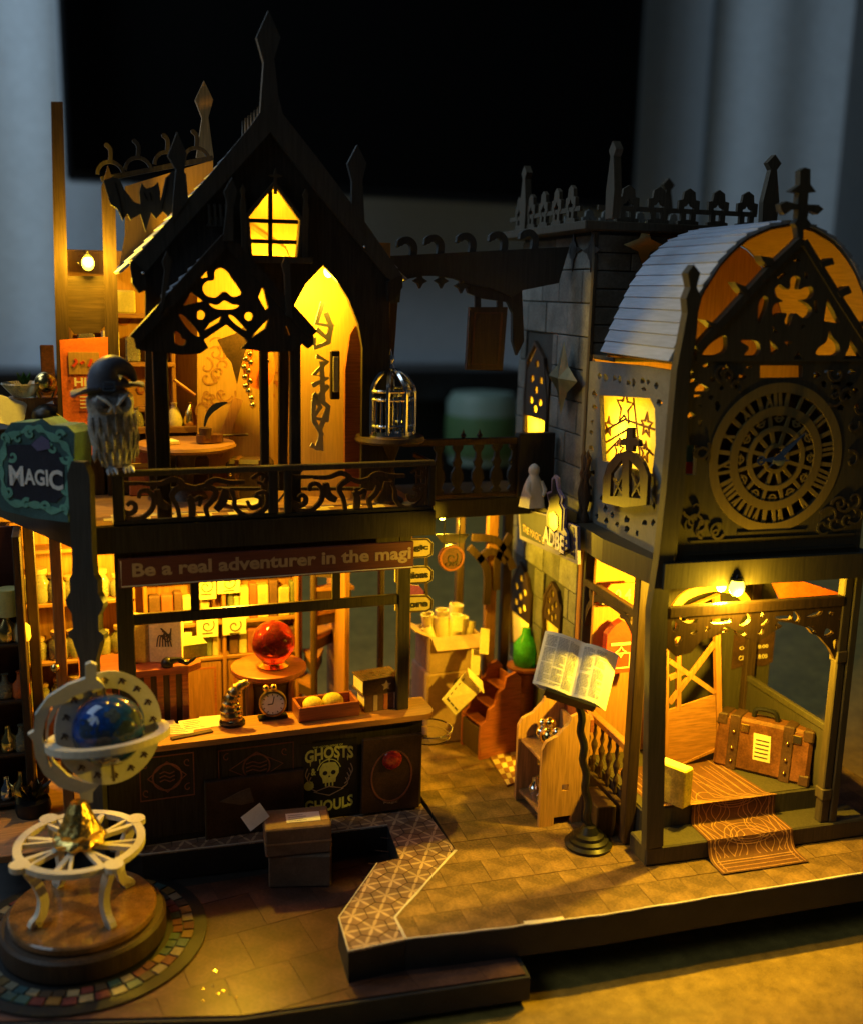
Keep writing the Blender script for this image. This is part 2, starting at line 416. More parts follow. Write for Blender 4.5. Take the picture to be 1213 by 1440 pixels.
# printed six-point star on each rhombic paver, about the paver's own middle
def _star(N, L, tc):
    sp = N.new('ShaderNodeSeparateXYZ'); L.new(tc.outputs['Object'], sp.inputs[0])
    def mth(op, a, b=None):
        n = N.new('ShaderNodeMath'); n.operation = op
        for i, q in enumerate((a, b)):
            if q is None: continue
            if isinstance(q, (int, float)): n.inputs[i].default_value = q
            else: L.new(q, n.inputs[i])
        return n.outputs[0]
    x = mth('MULTIPLY', sp.outputs[0], 100); y = mth('MULTIPLY', sp.outputs[1], 100)
    th = mth('ARCTAN2', y, x); r = mth('SQRT', mth('ADD', mth('MULTIPLY', x, x), mth('MULTIPLY', y, y)))
    c3 = mth('ABSOLUTE', mth('COSINE', mth('MULTIPLY', th, 3)))
    lim = mth('ADD', mth('MULTIPLY', mth('POWER', c3, 3), 0.36), 0.05)
    inside = mth('LESS_THAN', r, lim)
    mx = N.new('ShaderNodeMix'); mx.data_type = 'RGBA'; L.new(inside, mx.inputs[0])
    mx.inputs[6].default_value = (0.19, 0.115, 0.085, 1); mx.inputs[7].default_value = (0.46, 0.33, 0.22, 1)
    return mx.outputs[2]
recolour('star_paver', _star)
# ================================================================== the setting
g = G(); g.box(-150, 150, -60, 62, -6, -2.0, c=0.2); struct('table_top', g, 'table_lacquer')

# ---- lower ground board, with printed brown slabs
LOW = [(-13, -5.2), (-8.82, -6.27), (-2.78, -7.98), (5.3, -8.7), (5.55, -6.2), (5.4, 9), (-13, 9)]
g = G(); g.plate(GZ(-1.05), [LOW], 0.72)
low = struct('lower_ground', g, 'edge_card')
def tiles(poly, z, size, ang, name, mat, parent, th, gap=0.016, lim=300, off=(0,0), brick=True):
    ca, sa = math.cos(ang), math.sin(ang); n = 0
    base = ROOTLOC[root_of(parent).name]
    for i in range(-22, 23):
        for j in range(-22, 23):
            u0, v0 = (i + (0.5*(j % 2) if brick else 0))*size[0]+off[0], j*size[1]+off[1]
            cell = [(u0+gap/2, v0+gap/2), (u0+size[0]-gap/2, v0+gap/2), (u0+size[0]-gap/2, v0+size[1]-gap/2), (u0+gap/2, v0+size[1]-gap/2)]
            cell = [(x*ca-y*sa, x*sa+y*ca) for x, y in cell]
            q = clip(poly, cell)
            if len(q) < 3 or parea(q) < 0.08: continue
            c = (sum(p[0] for p in q)/len(q), sum(p[1] for p in q)/len(q))
            dz = random.uniform(-0.006, 0.006)
            gg = G(); gg.plate(Pl((c[0], c[1], z+dz), X_, Y_, Z_), [[(p[0]-c[0], p[1]-c[1]) for p in q]], th)
            me = mesh_from(name, gg, Vector((c[0], c[1], z)), mats=(mat,))
            o = bpy.data.objects.new(name, me); COL.objects.link(o); o.parent = parent; o.location = (Vector((c[0], c[1], z))-base)*K
            n += 1
    return n
def inset(poly, k):
    cx = sum(p[0] for p in poly)/len(poly); cy = sum(p[1] for p in poly)/len(poly)
    return [(cx+(p[0]-cx)*k, cy+(p[1]-cy)*k) for p in poly]
LOWV = [(-12.9, -5.1), (-8.8, -6.15), (-2.75, -7.86), (5.2, -8.58), (5.2, -1.2), (-12.9, -1.2)]
g = G(); g.plate(GZ(-1.016), [LOWV], 0.03); part('slab_joint', g, 'lower_joint', low)
tiles(LOWV, -1.0, (1.9, 1.9), rad(8), 'ground_slab', 'lower_tile', low, 0.04)

# ---- upper paving in front of the tower
PATHP = [(640,1195), (555,1290), (571,1321), (700,1306), (848,1287), (1000,1262), (1213,1228)]
q = [U(a, b, 0) for a, b in PATHP]; q = [(p.x, p.y) for p in q]
PATH = q[0:7] + [(22, -8.9), (22, 12), (5.2, 12), (5.15, 0.1)]
g = G(); g.plate(GZ(-0.05), [PATH], 0.95); path = struct('upper_paving', g, 'edge_card')
g = G(); g.plate(GZ(-0.016), [inset(PATH, 0.998)], 0.03); part('paving_joint', g, 'path_joint', path)
tiles([p for p in inset(PATH, 0.997)], 0.0, (1.45, 1.25), TA, 'paving_stone', 'path_tile', path, 0.045)
# ragged pale cut edge of the board along the front and the left side
g = G(); random.seed(3)
pts = []
for i in range(len(q)-1):
    a, b = Vector((*q[i], 0)), Vector((*q[i+1], 0))
    for k in range(8): pts.append(a.lerp(b, k/8) + Vector((0, random.uniform(-0.02, 0.02), 0)))
pts.append(Vector((*q[-1], 0)))
for i in range(len(pts)-1):
    wide = 0.035 + 0.05*max(0, noise.noise(Vector((i*0.35, 1.7, 0)))) + (0.12 if 26 <= i <= 28 else 0)
    a, b = pts[i], pts[i+1]; n2 = Vector((-(b-a).y, (b-a).x, 0)).normalized()
    g.add([a+Vector((0,0,.012)), b+Vector((0,0,.012)), b+n2*wide+Vector((0,0,.016)), a+n2*wide+Vector((0,0,.016)), a-Vector((0,0,.03)), b-Vector((0,0,.03)), b+n2*wide-Vector((0,0,.03)), a+n2*wide-Vector((0,0,.03))],
          [(0,1,2,3), (0,1,5,4), (2,3,7,6), (1,2,6,5), (0,3,7,4)])
part('torn_edge', g, 'cut_card', path)

# ---- star-patterned pavement that runs along the counter and out to the front
SP = [(0,1158), (40,1184), (200,1202), (365,1183), (462,1171), (545,1160), (562,1206), (530,1213), (476,1290), (490,1338), (570,1321), (555,1290), (640,1195)]
sp = [U(a, b, 0) for a, b in SP]; STAR = [(p.x, p.y) for p in sp] + [(5.0, 0.1), (-6.2, 0.2), (-9.5, 5.0), (-10.5, 5.0)]
g = G(); g.plate(GZ(-0.07), [STAR], 0.93); pav = struct('star_pavement', g, 'edge_card')
pav.location.z -= 0.0
base = ROOTLOC[pav.name]; random.seed(5); R3 = math.sqrt(3)
a1, a2 = Vector((0.84, 0.0)), Vector((0.42, 0.84*R3/2))
for i in range(-24, 24):
    for j in range(-16, 16):
        c = a1*i + a2*j
        if not (-11 < c.x < 6 and -8.5 < c.y < 5): continue
        hexa = [(c.x+0.47*math.cos(rad(30+60*k)), c.y+0.47*math.sin(rad(30+60*k))) for k in range(6)]
        qq = clip(STAR, hexa)
        if len(qq) < 3 or parea(qq) < 0.03: continue
        gg = G(); gg.plate(Pl((c.x, c.y, -0.02+random.uniform(-.004, .004)), X_, Y_, Z_), [[(p[0]-c.x, p[1]-c.y) for p in qq]], 0.04)
        me = mesh_from('paver', gg, Vector((c.x, c.y, -0.02)), mats=('star_paver',))
        o = bpy.data.objects.new('paver', me); COL.objects.link(o); o.parent = pav; o.location = (Vector((c.x, c.y, -0.02))-base)*K
g = G()
for k in range(len(sp)-1):
    if k in (5, 6): continue
    a, b = sp[k], sp[k+1]; n2 = Vector((-(b-a).y, (b-a).x, 0)).normalized()*0.03
    g.add([a+Vector((0,0,.01)), b+Vector((0,0,.01)), b+n2+Vector((0,0,.01)), a+n2+Vector((0,0,.01)), a-Vector((0,0,.05)), b-Vector((0,0,.05))], [(0,1,2,3), (0,1,5,4)])
part('pale_edge', g, 'cut_card', pav)

# ---- the room behind, far out of focus
B = FY(95)
g = G(); g.box(-160, 240, 100, 104, -80, 150, c=0.3); struct('wall', g, 'wall_paint')
P = FY(84); a = P.at(86, 100); b = P.at(903, 100); zb = P.at(400, 268)[1]
tv = thing('television', 'large black switched-off screen filling the background above the miniature', 'television', ((a[0]+b[0])/2, 86, zb))
g = G(); g.box(a[0], b[0], 84, 88, zb, zb+62, c=0.4); part('housing', g, 'dark_metal', tv)
g = G(); g.box(a[0]+0.6, b[0]-0.6, 83.9, 84.05, zb+0.8, zb+61, c=0.02); part('screen', g, 'screen_black', tv)
def curtain(name, x0, x1, y, z0, z1, label, folds, amp):
    g = G(); n = 120
    for i in range(n+1):
        x = x0+(x1-x0)*i/n; d = amp*(0.6*math.sin(folds*i/n*2*math.pi)+0.4*math.sin(folds*1.7*i/n*2*math.pi+1))
        g.v += [Vector((x, y+d, z0)), Vector((x, y+d, z1)), Vector((x, y+d+0.5, z0)), Vector((x, y+d+0.5, z1))]
    for i in range(n):
        k = 4*i; g.f += [(k, k+4, k+5, k+1), (k+2, k+3, k+7, k+6), (k+1, k+5, k+7, k+3), (k, k+2, k+6, k+4)]
    return one(name, g, 'curtain_cloth', label, 'curtain', smooth=True)
P = FY(78)
curtain('curtain', P.at(-160, 100)[0], P.at(80, 100)[0], 78, -60, 90, 'pale blue-grey curtain hanging left of the black screen', 0.9, 1.6)
curtain('curtain', P.at(1010, 100)[0], P.at(1190, 100)[0], 79, -60, 90, 'grey curtain with soft folds behind the clock gable at right', 0.8, 2.2)
g = G(); P = FY(90); a = P.at(900, 100)[0]; g.box(a, a+16, 90, 96, -60, 110, c=0.3); one('door_panel', g, 'wall_paint', 'pale blue-grey door panel just right of the black screen', 'door')
# dark console table with a few things on it, under the screen
P = FY(72); a = P.at(-60, 540); b = P.at(735, 540); z1 = P.at(600, 520)[1]; z0 = P.at(600, 600)[1]
t = thing('console_table', 'dark console table far behind the shop, under the screen', 'table', ((a[0]+b[0])/2, 74, z0-14))
g = G(); g.box(a[0], b[0], 70, 82, z1-3.2, z1, c=0.2); part('tabletop', g, 'dark_metal', t)
g = G(); g.box(a[0]+1, b[0]-1, 72, 82, z0-14, z1-3.2, c=0.1); part('cabinet_front', g, 'poster_black', t)
P = FY(64); q0 = P.at(640, 600); q1 = P.at(736, 550); q2 = P.at(662, 596); q3 = P.at(700, 560)
t = thing('plastic_tub', 'pale green plastic tub glowing out of focus behind the bridge railing', 'tub', ((q0[0]+q1[0])/2, 66, q0[1]))
cxt = (q0[0]+q1[0])/2; rt = (q1[0]-q0[0])/2; g = G(); g.lathe([(.01,q0[1]-4), (rt*.9,q0[1]-4), (rt,q0[1]-2), (rt*1.0,q1[1]-1.2), (rt*.85,q1[1]-.3), (.01,q1[1])], Fr((cxt, 66, 0)), 28); part('tub_body', g, 'pale_plastic', t, True)
g = G(); g.lathe([(rt*1.01,q0[1]-3), (rt*1.03,q0[1]-2.8), (rt*1.03,(q0[1]*.72+q1[1]*.28)-.4), (rt*1.0,(q0[1]*.72+q1[1]*.28))], Fr((cxt, 66, 0)), 28); part('tub_band', g, 'green_plastic', t, True)
# ================================================================== the magic shop (left building)
shop = thing('magic_shop', 'two-storey gothic magic shop with gable roof, lit amber from inside', 'building', (-0.4, 3.0, 0))
random.seed(11)
# ---- ground storey shell
g = G(); g.box(-9.4, 5.0, 0.3, 7.2, -0.06, 0.2); part('floor', g, 'floor_wood', shop)
g = G(); g.box(-9.2, 2.2, 7.0, 7.2, 0.2, 10.0); part('back_wall', g, 'tan_wall', shop)
g = G(); g.plate(GZ(10.86), [[(-5.95,-0.35), (5.12,-0.35), (5.12,7.3), (-9.3,7.3), (-8.75,6.0)]], 0.84)
slab = part('upper_slab', g, 'black_wood', shop)
g = G(); g.box(-5.6, 4.9, 0.2, 7.1, 9.93, 10.0); part('ceiling', g, 'tan_wall', shop)
# side wall panel at the right back with a see-through frame
g = G(); g.box(3.2, 3.4, 4.2, 7.0, 0.2, 9.95); part('partition', g, 'warm_wood', shop)
g = G(); g.box(4.72, 4.92, 1.4, 1.7, 3.6, 9.95); part('jamb', g, 'warm_wood', shop)
g = G(); g.box(4.70, 4.90, 4.6, 4.9, 0.2, 9.95); part('jamb', g, 'dark_wood', shop)
# ---- counter
ctr = G(); ctr.box(-5.85, 4.95, 0.0, 1.1, 0.0, 3.38)
counter = part('counter', ctr, 'black_wood', shop)
top = [(-6.0,-0.3), (4.9,-0.3)] + [(4.9+0.45*math.sin(rad(a)), 0.15-0.45*math.cos(rad(a))) for a in range(10, 91, 16)] + [(5.35, 1.3), (-6.0, 1.3)]
g = G(); g.plate(GZ(3.58), [top], 0.2); part('counter_top', g, 'warm_wood_x', counter)
F0 = FY(0.0)
def rect(pl, x0, y0, x1, y1):
    p, q, r, s = pl.at(x0, y0), pl.at(x1, y0), pl.at(x1, y1), pl.at(x0, y1)
    a0, a1 = min(p[0], s[0]), max(q[0], r[0]); b0, b1 = min(r[1], s[1]), max(p[1], q[1])
    return a0, a1, b0, b1
# long front panels
for x0, x1 in ((-5.7, -2.25), (-2.1, 1.0)):
    g = G(); g.box(x0, x1, -0.06, 0.0, 0.25, 3.25); p = part('front_panel', g, 'black_wood', counter)
# framed emblem at the left, printed in red
def emblem(pl, a0, a1, b0, b1, mat, parent, d=-0.075):
    g = G(); ca, cb = (a0+a1)/2, (b0+b1)/2; W, H = (a1-a0)/2, (b1-b0)/2
    g.stroke(pl, [(a0,b0), (a1,b0), (a1,b1), (a0,b1)], 0.05, 0.015, d, True)
    g.stroke(pl, [(ca-W*.72, cb), (ca, cb+H*.72), (ca+W*.72, cb), (ca, cb-H*.72)], 0.04, 0.015, d, True)
    g.stroke(pl, circ(ca, cb, min(W,H)*.62, 20), 0.05, 0.015, d-.003, True)
    for s in (-1, 1):
        g.stroke(pl, spiral(ca+s*W*.78, cb+H*.62, .02, .16, 0, s*5, 12), 0.03, 0.015, d-.005)
        g.stroke(pl, spiral(ca+s*W*.78, cb-H*.62, .02, .16, 0, -s*5, 12), 0.03, 0.015, d-.005)
    for k in range(3): g.stroke(pl, [(ca-W*.28, cb+.14*(k-1)), (ca-W*.1, cb+.14*(k-1)+.06), (ca+W*.1, cb+.14*(k-1)-.03), (ca+W*.28, cb+.14*(k-1)+.03)], 0.04, 0.015, d-.008)
    return part('emblem', g, mat, parent)
mk('emblem_red', (0.22, 0.08, 0.05), 0.6, var=0.2, bump=0)
emblem(F0, *rect(F0, 198, 1066, 272, 1116), 'emblem_red', counter)
emblem(F0, *rect(F0, 308, 1055, 412, 1098), 'emblem_red', counter)
# ---- poster and book-cover panel on the counter front
a0, a1, b0, b1 = rect(F0, 424, 1046, 500, 1142)
po = thing('poster', 'black poster reading Ghosts and Ghouls with a lime skull, on the counter front', 'poster', ((a0+a1)/2, -0.1, b0))
PP = FY(-0.07)
g = G(); g.plate(PP, [[(a0,b0), (a1,b0+0.05), (a1,b1), (a0,b1)]], 0.04); part('sheet', g, 'poster_black', po)
W = a1-a0; H = b1-b0; ca = (a0+a1)/2
g = G(); g.text(PP, 'GHOSTS', a0+.06*W, b0+.74*H, .88*W, .16*H, bold=.035, arc=.10); g.text(PP, 'GHOULS', a0+.06*W, b0+.12*H, .88*W, .15*H, bold=.035, arc=-.10)
g.text(PP, '&', a0+.17*W, b0+.58*H, .09*W, .09*H, bold=.03); g.text(PP, 'THE HIDDEN BOOK OF', a0+.2*W, b0+.93*H, .55*W, .022*H)
for x in (.16, .33, .5, .66, .84): g.stroke(PP, [(a0+x*W, b0+.78*H), (a0+x*W, b0+(.70+.03*math.sin(x*40))*H)], [.06, .015], .02, -.012)
part('lettering', g, 'poster_lime', po)
g = G(); sc = [(0,.17), (.09,.16), (.14,.09), (.14,.02), (.10,-.04), (.09,-.10), (-.09,-.10), (-.10,-.04), (-.14,.02), (-.14,.09), (-.09,.16)]
fac = 2.2*W/1.75
g.plate(PP, [[(ca+x*fac*1.0, b0+.56*H+y*fac*1.15) for x, y in sc], [(ca+x*fac, b0+.56*H+y*fac) for x, y in circ(-.06, .035, .036, 10)], [(ca+x*fac, b0+.56*H+y*fac) for x, y in circ(.06, .035, .036, 10)], [(ca+x*fac, b0+.56*H+y*fac) for x, y in ((-.02,-.035), (.02,-.035), (0,.0))]], .02, -.012)
for k in (-.05, 0, .05): g.stroke(PP, [(ca+k*fac, b0+.56*H-.115*fac), (ca+k*fac, b0+.56*H-.17*fac)], .05, .02, -.012)
g.stroke(PP, [(ca-.17*fac*math.cos(t)*(1), b0+.56*H+.05*fac+.19*fac*math.sin(t)) for t in [0.2+i*.14 for i in range(20)]], .035, .02, -.011)
part('skull', g, 'poster_lime', po)
g = G()
g.stroke(PP, [(ca-.28*W, b0+.36*H), (ca, b0+.29*H), (ca+.26*W, b0+.36*H), (ca, b0+.41*H)], .04, .02, -.012, True)
for s in (-1, 1):
    for k in range(4): g.stroke(PP, smooth_path([(ca+s*(.22+.06*k)*W, b0+(.36+.06*k)*H), (ca+s*(.34+.03*k)*W, b0+(.42+.06*k)*H), (ca+s*(.30+.03*k)*W, b0+(.50+.06*k)*H)], 4), .035, .02, -.010-.001*k)
part('flourish', g, 'letter_tan', po)
g = G(); g.plate(PP, [circ(a0+.13*W, b0+.45*H, .09*W, 14)], .02, -.012); part('seal', g, 'poster_lime', po)
a0, a1, b0, b1 = rect(F0, 506, 1034, 586, 1130)
bk = thing('spell_book', 'tall dark brown book with a red gem and oval frame leaning on the counter', 'book', ((a0+a1)/2, -0.12, b0))
fr = Fr(((a0+a1)/2, -0.25, b0), (rad(4), 0, rad(-2)))
g = G(); g.box(-(a1-a0)/2, (a1-a0)/2, 0, 0.16, 0, b1-b0, fr); part('cover', g, 'dark_leather', bk)
PB = Pl(fr((0,0,0)), fr.m @ X_, fr.m @ Z_, fr.m @ -Y_)
g = G(); g.stroke(PB, circ(0, .48*(b1-b0), .34*(a1-a0), 28, ry=.34*(b1-b0)), .06, .04, -.02, True); part('oval_frame', g, 'emblem_red', bk)
g = G(); g.ball((0,0,0), 0.36, 14, Fr(PB.w(0, .70*(b1-b0), -.02)), sy=.35); part('gem', g, 'red_glaze', bk, True)
g = G(); g.text(PB, 'Magic', -.25, .10*(b1-b0), .5, .12); part('title', g, 'letter_tan', bk)

# ---- shop window frame
F3 = FY(0.3)
def bar(pl, x0, y0, x1, y1, x2, y2, x3, y3, t, name, mat, parent):
    g = G(); g.plate(pl, [pl.t([(x0,y0), (x1,y1), (x2,y2), (x3,y3)])], t); return part(name, g, mat, parent)
win = part('window_frame', G().box(-5.2, -4.68, 0.3, 0.55, 3.58, 9.9), 'black_wood', shop)
g = G(); g.box(4.08, 4.52, 0.3, 0.55, 3.58, 9.9); part('post', g, 'black_wood', win)
g = G(); g.box(-4.72, 4.1, 0.34, 0.52, 7.46, 7.82); part('transom', g, 'black_wood', win)
for px in (275, 474):
    x = F3.at(px, 840)[0]; g = G(); g.box(x-.14, x+.14, 0.35, 0.5, 7.8, 9.1); part('mullion', g, 'black_wood', win)
g = G(); g.box(-4.75, 4.12, 0.32, 0.54, 8.85, 9.95); part('lintel', g, 'black_wood', win)
# ---- slogan board
g = G(); g.box(-5.12, 4.36, -0.42, -0.3, 8.93, 9.86, c=.015); sg = part('slogan_board', g, 'maroon', shop, label='maroon board reading Be a real adventurer in the magi')
PS = FY(-0.42)
g = G(); g.text(PS, 'Be a real adventurer in the magi', -4.72, 9.14, 8.98, .56, bold=.03); part('lettering', g, 'letter_tan', sg)
g = G(); g.stroke(PS, [(-5.05, 9.80), (-5.05, 8.985), (4.33, 8.985)], .03, .02, -.01); part('white_line', g, 'white_ink', sg)
# ---- turned pole at the slab's corner
pole_prof = [(-.30, 0), (-.30, 4.6), (-.26, 6.7), (-.42, 7.2), (-.46, 7.35), (-.58, 7.45), (-.58, 7.6), (-.42, 7.72), (-.44, 8.2), (-.60, 8.45), (-.62, 8.6), (-.46, 8.9), (-.46, 9.3), (-.36, 9.45), (-.33, 10.0), (-.36, 12.5), (-.20, 12.9)]
pp = Fr((-6.15, -0.45, 0), (0, 0, rad(-30)))
pl = Pl(pp.o, pp.m @ X_, Z_, pp.m @ -Y_)
g = G(); g.plate(pl, [[(x, z) for x, z in pole_prof] + [(-x, z) for x, z in reversed(pole_prof)]], 0.3)
part('corner_pole', g, 'rake_wood', shop)
# ---- left side of the ground storey: post, glass and shelf of jars
LD = Vector((-2.8, 6.3, 0)).normalized()
LS = Pl((-5.95, -0.35, 0), LD, Z_, Vector((-LD.y, LD.x, 0)))
for i, (d, wd) in enumerate(((3.1, .32), (5.2, .35))):
    o = LS.w(d, 0, .3); g = G(); g.box(o.x-.18, o.x+.18, o.y-.2, o.y+.2, 0.1, 9.98); part('side_post', g, ('warm_wood', 'dark_wood')[i], shop)
    for z in (3.4, 4.6, 5.6):
        if i == 0: g = G(); g.ball((o.x-.2, o.y-.3, z), .16, 10); part('brass_knob', g, 'brass', shop, True)

# ================================================================== upper storey
# checked floor behind the railing
random.seed(2)
fl = part('upper_floor', G().box(-6.2, 5.0, -0.2, 7.0, 10.865, 10.88), 'floor_wood', shop)
for i in range(22):
    for j in range(3):
        x = -5.7+.48*i+.24*(j % 2); 
        if i % 2 == j % 2: continue
        g = G(); g.box(x, x+.46, -0.1+.46*j, .34+.46*j, 10.88, 10.90, c=.004); part('floor_tile', g, 'check_light', fl)
g = G(); g.box(-6.5, 4.6, 6.6, 6.8, 10.88, 19.2); part('upper_back_wall', g, 'tan_wall', shop)
g = G(); g.plate(FY(6.59), [[(-4.55, 18.9), (4.3, 18.9), (-.1, 23.0)]], .2); part('back_gable', g, 'tan_wall', shop)
# ---- balcony railing
rail = part('balcony_railing', G().box(-5.22, 5.1, -.28, -.08, 12.36, 12.56), 'umber_wood', shop)  # lighter wood stands for lamplight on the rail's upper face
g = G(); g.box(-5.2, 5.08, -.27, -.09, 10.87, 11.02); part('bottom_rail', g, 'black_wood', rail)
FR = FY(-.25)
for px, wd in ((167, .34), (385, .30), (406, .24), (607, .24)):
    x = FR.at(px, 700)[0]; g = G(); g.box(x-wd/2, x+wd/2, -.29, -.07, 11.0, 12.4); part('baluster', g, 'black_wood', rail)
def scrolls(dx, parent, mat='dark_wood'):
    'one pierced panel traced once and repeated dx further along the rail'
    z = lambda pts: [(p[0]+dx, p[1]) for p in FR.t(zm(155, 635, 2.581, pts))]
    g = G(); d = 0
    for wd, pts in ((.15, [(105,170), (112,147), (140,145), (160,175), (150,215), (110,245), (60,242), (25,212)]), (.15, [(62,197), (76,186), (92,196), (90,216), (68,226), (35,205), (20,160)]),
                    (.17, [(120,118), (180,118), (232,102), (266,120), (238,142), (226,165), (246,205), (258,270)]), (.26, [(172,140), (182,185), (216,205)]), (.16, [(268,122), (308,134), (348,122)]),
                    (.17, [(490,112), (430,112), (385,104), (352,122), (385,145), (372,180), (350,205), (356,235), (366,268)]), (.26, [(420,135), (412,180), (386,214)]),
                    (.22, [(288,172), (300,205), (296,270)]), (.13, [(290,160), (305,178), (330,168), (325,200)]), (.15, [(436,135), (452,170), (456,205), (492,234), (540,228), (572,195), (566,150), (530,155)]), (.14, [(500,182), (515,205), (545,196), (548,172), (525,162)]),
                    (.12, [(515,100), (545,82), (570,95), (560,118), (535,112)]), (.12, [(20,112), (60,118), (120,116)]), (.14, [(565,240), (480,250), (400,262)])):
        q = smooth_path(z(pts), 5); n = len(q); g.stroke(FR, q, [wd*(.45+.55*math.sin(math.pi*(.12+.76*i/(n-1)))) for i in range(n)], .15, d); d += .003
    return part('scrollwork', g, mat, parent)
ax = lambda px: FR.at(px, 700)[0]
scrolls(0, rail); scrolls(ax(408)-ax(160)-.1, rail)
# side return of the railing at the right
g = G(); g.box(4.95, 5.1, -.1, 1.6, 12.36, 12.54); part('side_rail', g, 'black_wood', rail)
for k in range(3): g = G(); g.box(4.97, 5.07, .2+.5*k, .36+.5*k, 10.9, 12.36); part('baluster', g, 'black_wood', rail)

# ---- main gable: wall board, rake frame with finials
W1 = FY(1.1)
wall = [(380,172), (562,388), (548,425), (546,690), (212,690), (205,600), (205,400), (196,385)]
h_win = zm(180, 240, 4.332, [(735,265), (865,110), (935,115), (1048,290), (1025,525), (757,512)])
h_arch = [(408,440), (430,400), (455,373), (474,395), (490,420), (504,455), (510,489), (508,686), (404,686)]
h_left = [(228,686), (228,425), (262,400), (312,360), (360,395), (393,425), (393,686)]
g = G(); g.plate(W1, [W1.t(wall), W1.t(h_win), W1.t(h_arch), W1.t(h_left)], .22); gw = part('gable_wall', g, 'black_wood', shop)
W0 = FY(0.88)
rake = [(186,392), (183,370), (230,318), (300,240), (352,178), (366,158), (371,88), (361,52), (378,14), (395,53), (386,82), (392,135), (398,160), (450,226), (503,297), (566,388), (562,404), (547,392), (500,335), (440,262), (381,186), (312,262), (250,330), (205,384)]
g = G(); g.plate(W0, [W0.t(rake)], .2); rk = part('gable_frame', g, 'rake_wood', shop)
fin = zm(300, 0, 2.888, [(585,588), (622,662), (606,735), (618,965), (592,925), (562,870), (563,735), (545,665)])
g = G(); g.plate(W0, [W0.t(fin)], .18, -.02); part('finial', g, 'rake_wood', rk)
fin = zm(0, 0, 2.9585, [(738,548), (778,640), (768,700), (782,835), (716,925), (724,800), (733,705), (698,648)])
g = G(); g.plate(W0, [W0.t(fin)], .18, -.02); part('finial', g, 'rake_wood', rk)
for pts in ([(186,366), (206,384), (206,408), (196,412), (186,398)], [(566,386), (545,396), (546,424), (556,420), (566,404)]):
    g = G(); g.plate(W0, [W0.t(pts)], .5, -.02); part('corbel', g, 'black_wood', rk)
# eave stud lights on the rake
for px, py in ((201,384), (512,347)):
    p = W0.w(*W0.at(px, py), -.03); g = G(); g.ball(p, .05, 8); part('stud', g, 'silver', rk, True)
# ---- pointed window in the gable
wf = part('attic_window', G().stroke(W0, W0.t(zm(180, 240, 4.332, [(728,275), (895,75), (1062,300), (1040,545), (752,530)])), .14, .2, .0, True), 'umber_wood', shop)
for a, b in (((872,105), (872,525)), ((735,302), (1040,312)), ((745,428), (1030,436))):
    g = G(); g.stroke(W0, W0.t(zm(180, 240, 4.332, [a, b])), .13, .12, .05); part('glazing_bar', g, 'black_wood', wf)
g = G(); g.plate(W0, [W0.t(zm(180, 240, 4.332, [(640,530), (1118,530), (1118,565), (640,560)]))], .35, -.2); part('sill', g, 'umber_wood', wf)
for c, tp in ((702, 82), (1085, 110)):
    k = 1 if c < 900 else -1
    q = [(c-2,tp), (c+16,tp+35), (c+10,tp+70), (c+18,tp+130), (c+20+k*10,tp+440), (c-14+k*10,tp+440), (c-16,tp+130), (c-8,tp+70), (c-18,tp+35)]
    g = G(); g.plate(W0, [W0.t(zm(180, 240, 4.332, q))], .15, -.01); part('finial', g, 'umber_wood', wf)
g = G(); cx, cz = W0.at(*zm(180, 240, 4.332, [(900,30)])[0]); g.plate(W0, [star(cx, cz, .22, 4, .35)], .12, -.01); g.stroke(W0, [(cx, cz), (cx, cz-.55)], .1, .12, -.006); part('cross', g, 'umber_wood', wf)
# amber back panel of the attic, seen through the window
PA = FY(3.0)
g = G(); g.plate(PA, [PA.t([(335,248), (440,248), (440,372), (335,372)])], .06); part('attic_panel', g, 'amber_card', shop)
g = G(); g.stroke(PA, PA.t([(352,318), (400,352), (405,365)]), .12, .05, -.06); g.stroke(PA, PA.t([(392,262), (424,312)]), .12, .05, -.06); part('brace', g, 'warm_wood', shop)
# ---- roof: two slopes of strips
ridge = Vector((-.1, 0, 23.0)); ev = Vector((-4.62, 0, 18.35)); evr = Vector((4.42, 0, 18.35))
for e in (ev, evr):
    d = (e-ridge); L = d.length; d.normalize(); nrm = Vector((-d.z, 0, d.x)) if e is ev else Vector((d.z, 0, -d.x))
    if nrm.z < 0: nrm = -nrm
    n = 13
    for k in range(n):
        a = ridge + d*(L*k/n - (.08 if k else 0)); b = ridge + d*(L*(k+1)/n); 
        q = [a+nrm*.05, b+nrm*.11, b+nrm*.03, a-nrm*.03]
        vs = [Vector((p.x, 1.12, p.z)) for p in q]+[Vector((p.x, 6.75, p.z)) for p in q]
        g = G(); g.add(vs, [(0,1,2,3), (7,6,5,4), (0,4,5,1), (1,5,6,2), (2,6,7,3), (3,7,4,0)]); part('roof_strip', g, 'roof_strip', shop)
# cresting and the rear finial
g = G(); PR = FY(6.5); g.plate(PR, [PR.t(zm(0, 0, 2.9585, [(850,335), (888,415), (868,490), (890,655), (818,655), (842,490), (813,415)]))], .2); part('rear_finial', g, 'bench_wood', shop)  # paler wood puts the warm lamp light into the rear finial's colour
for k in range(7):
    y = 2.2+.6*k; g = G(); g.plate(SX(-.1), [[(y, 22.9), (y+.10, 23.5), (y+.16, 23.75), (y+.24, 23.5), (y+.34, 22.9)]], .12); part('ridge_crest', g, 'umber_wood', shop)
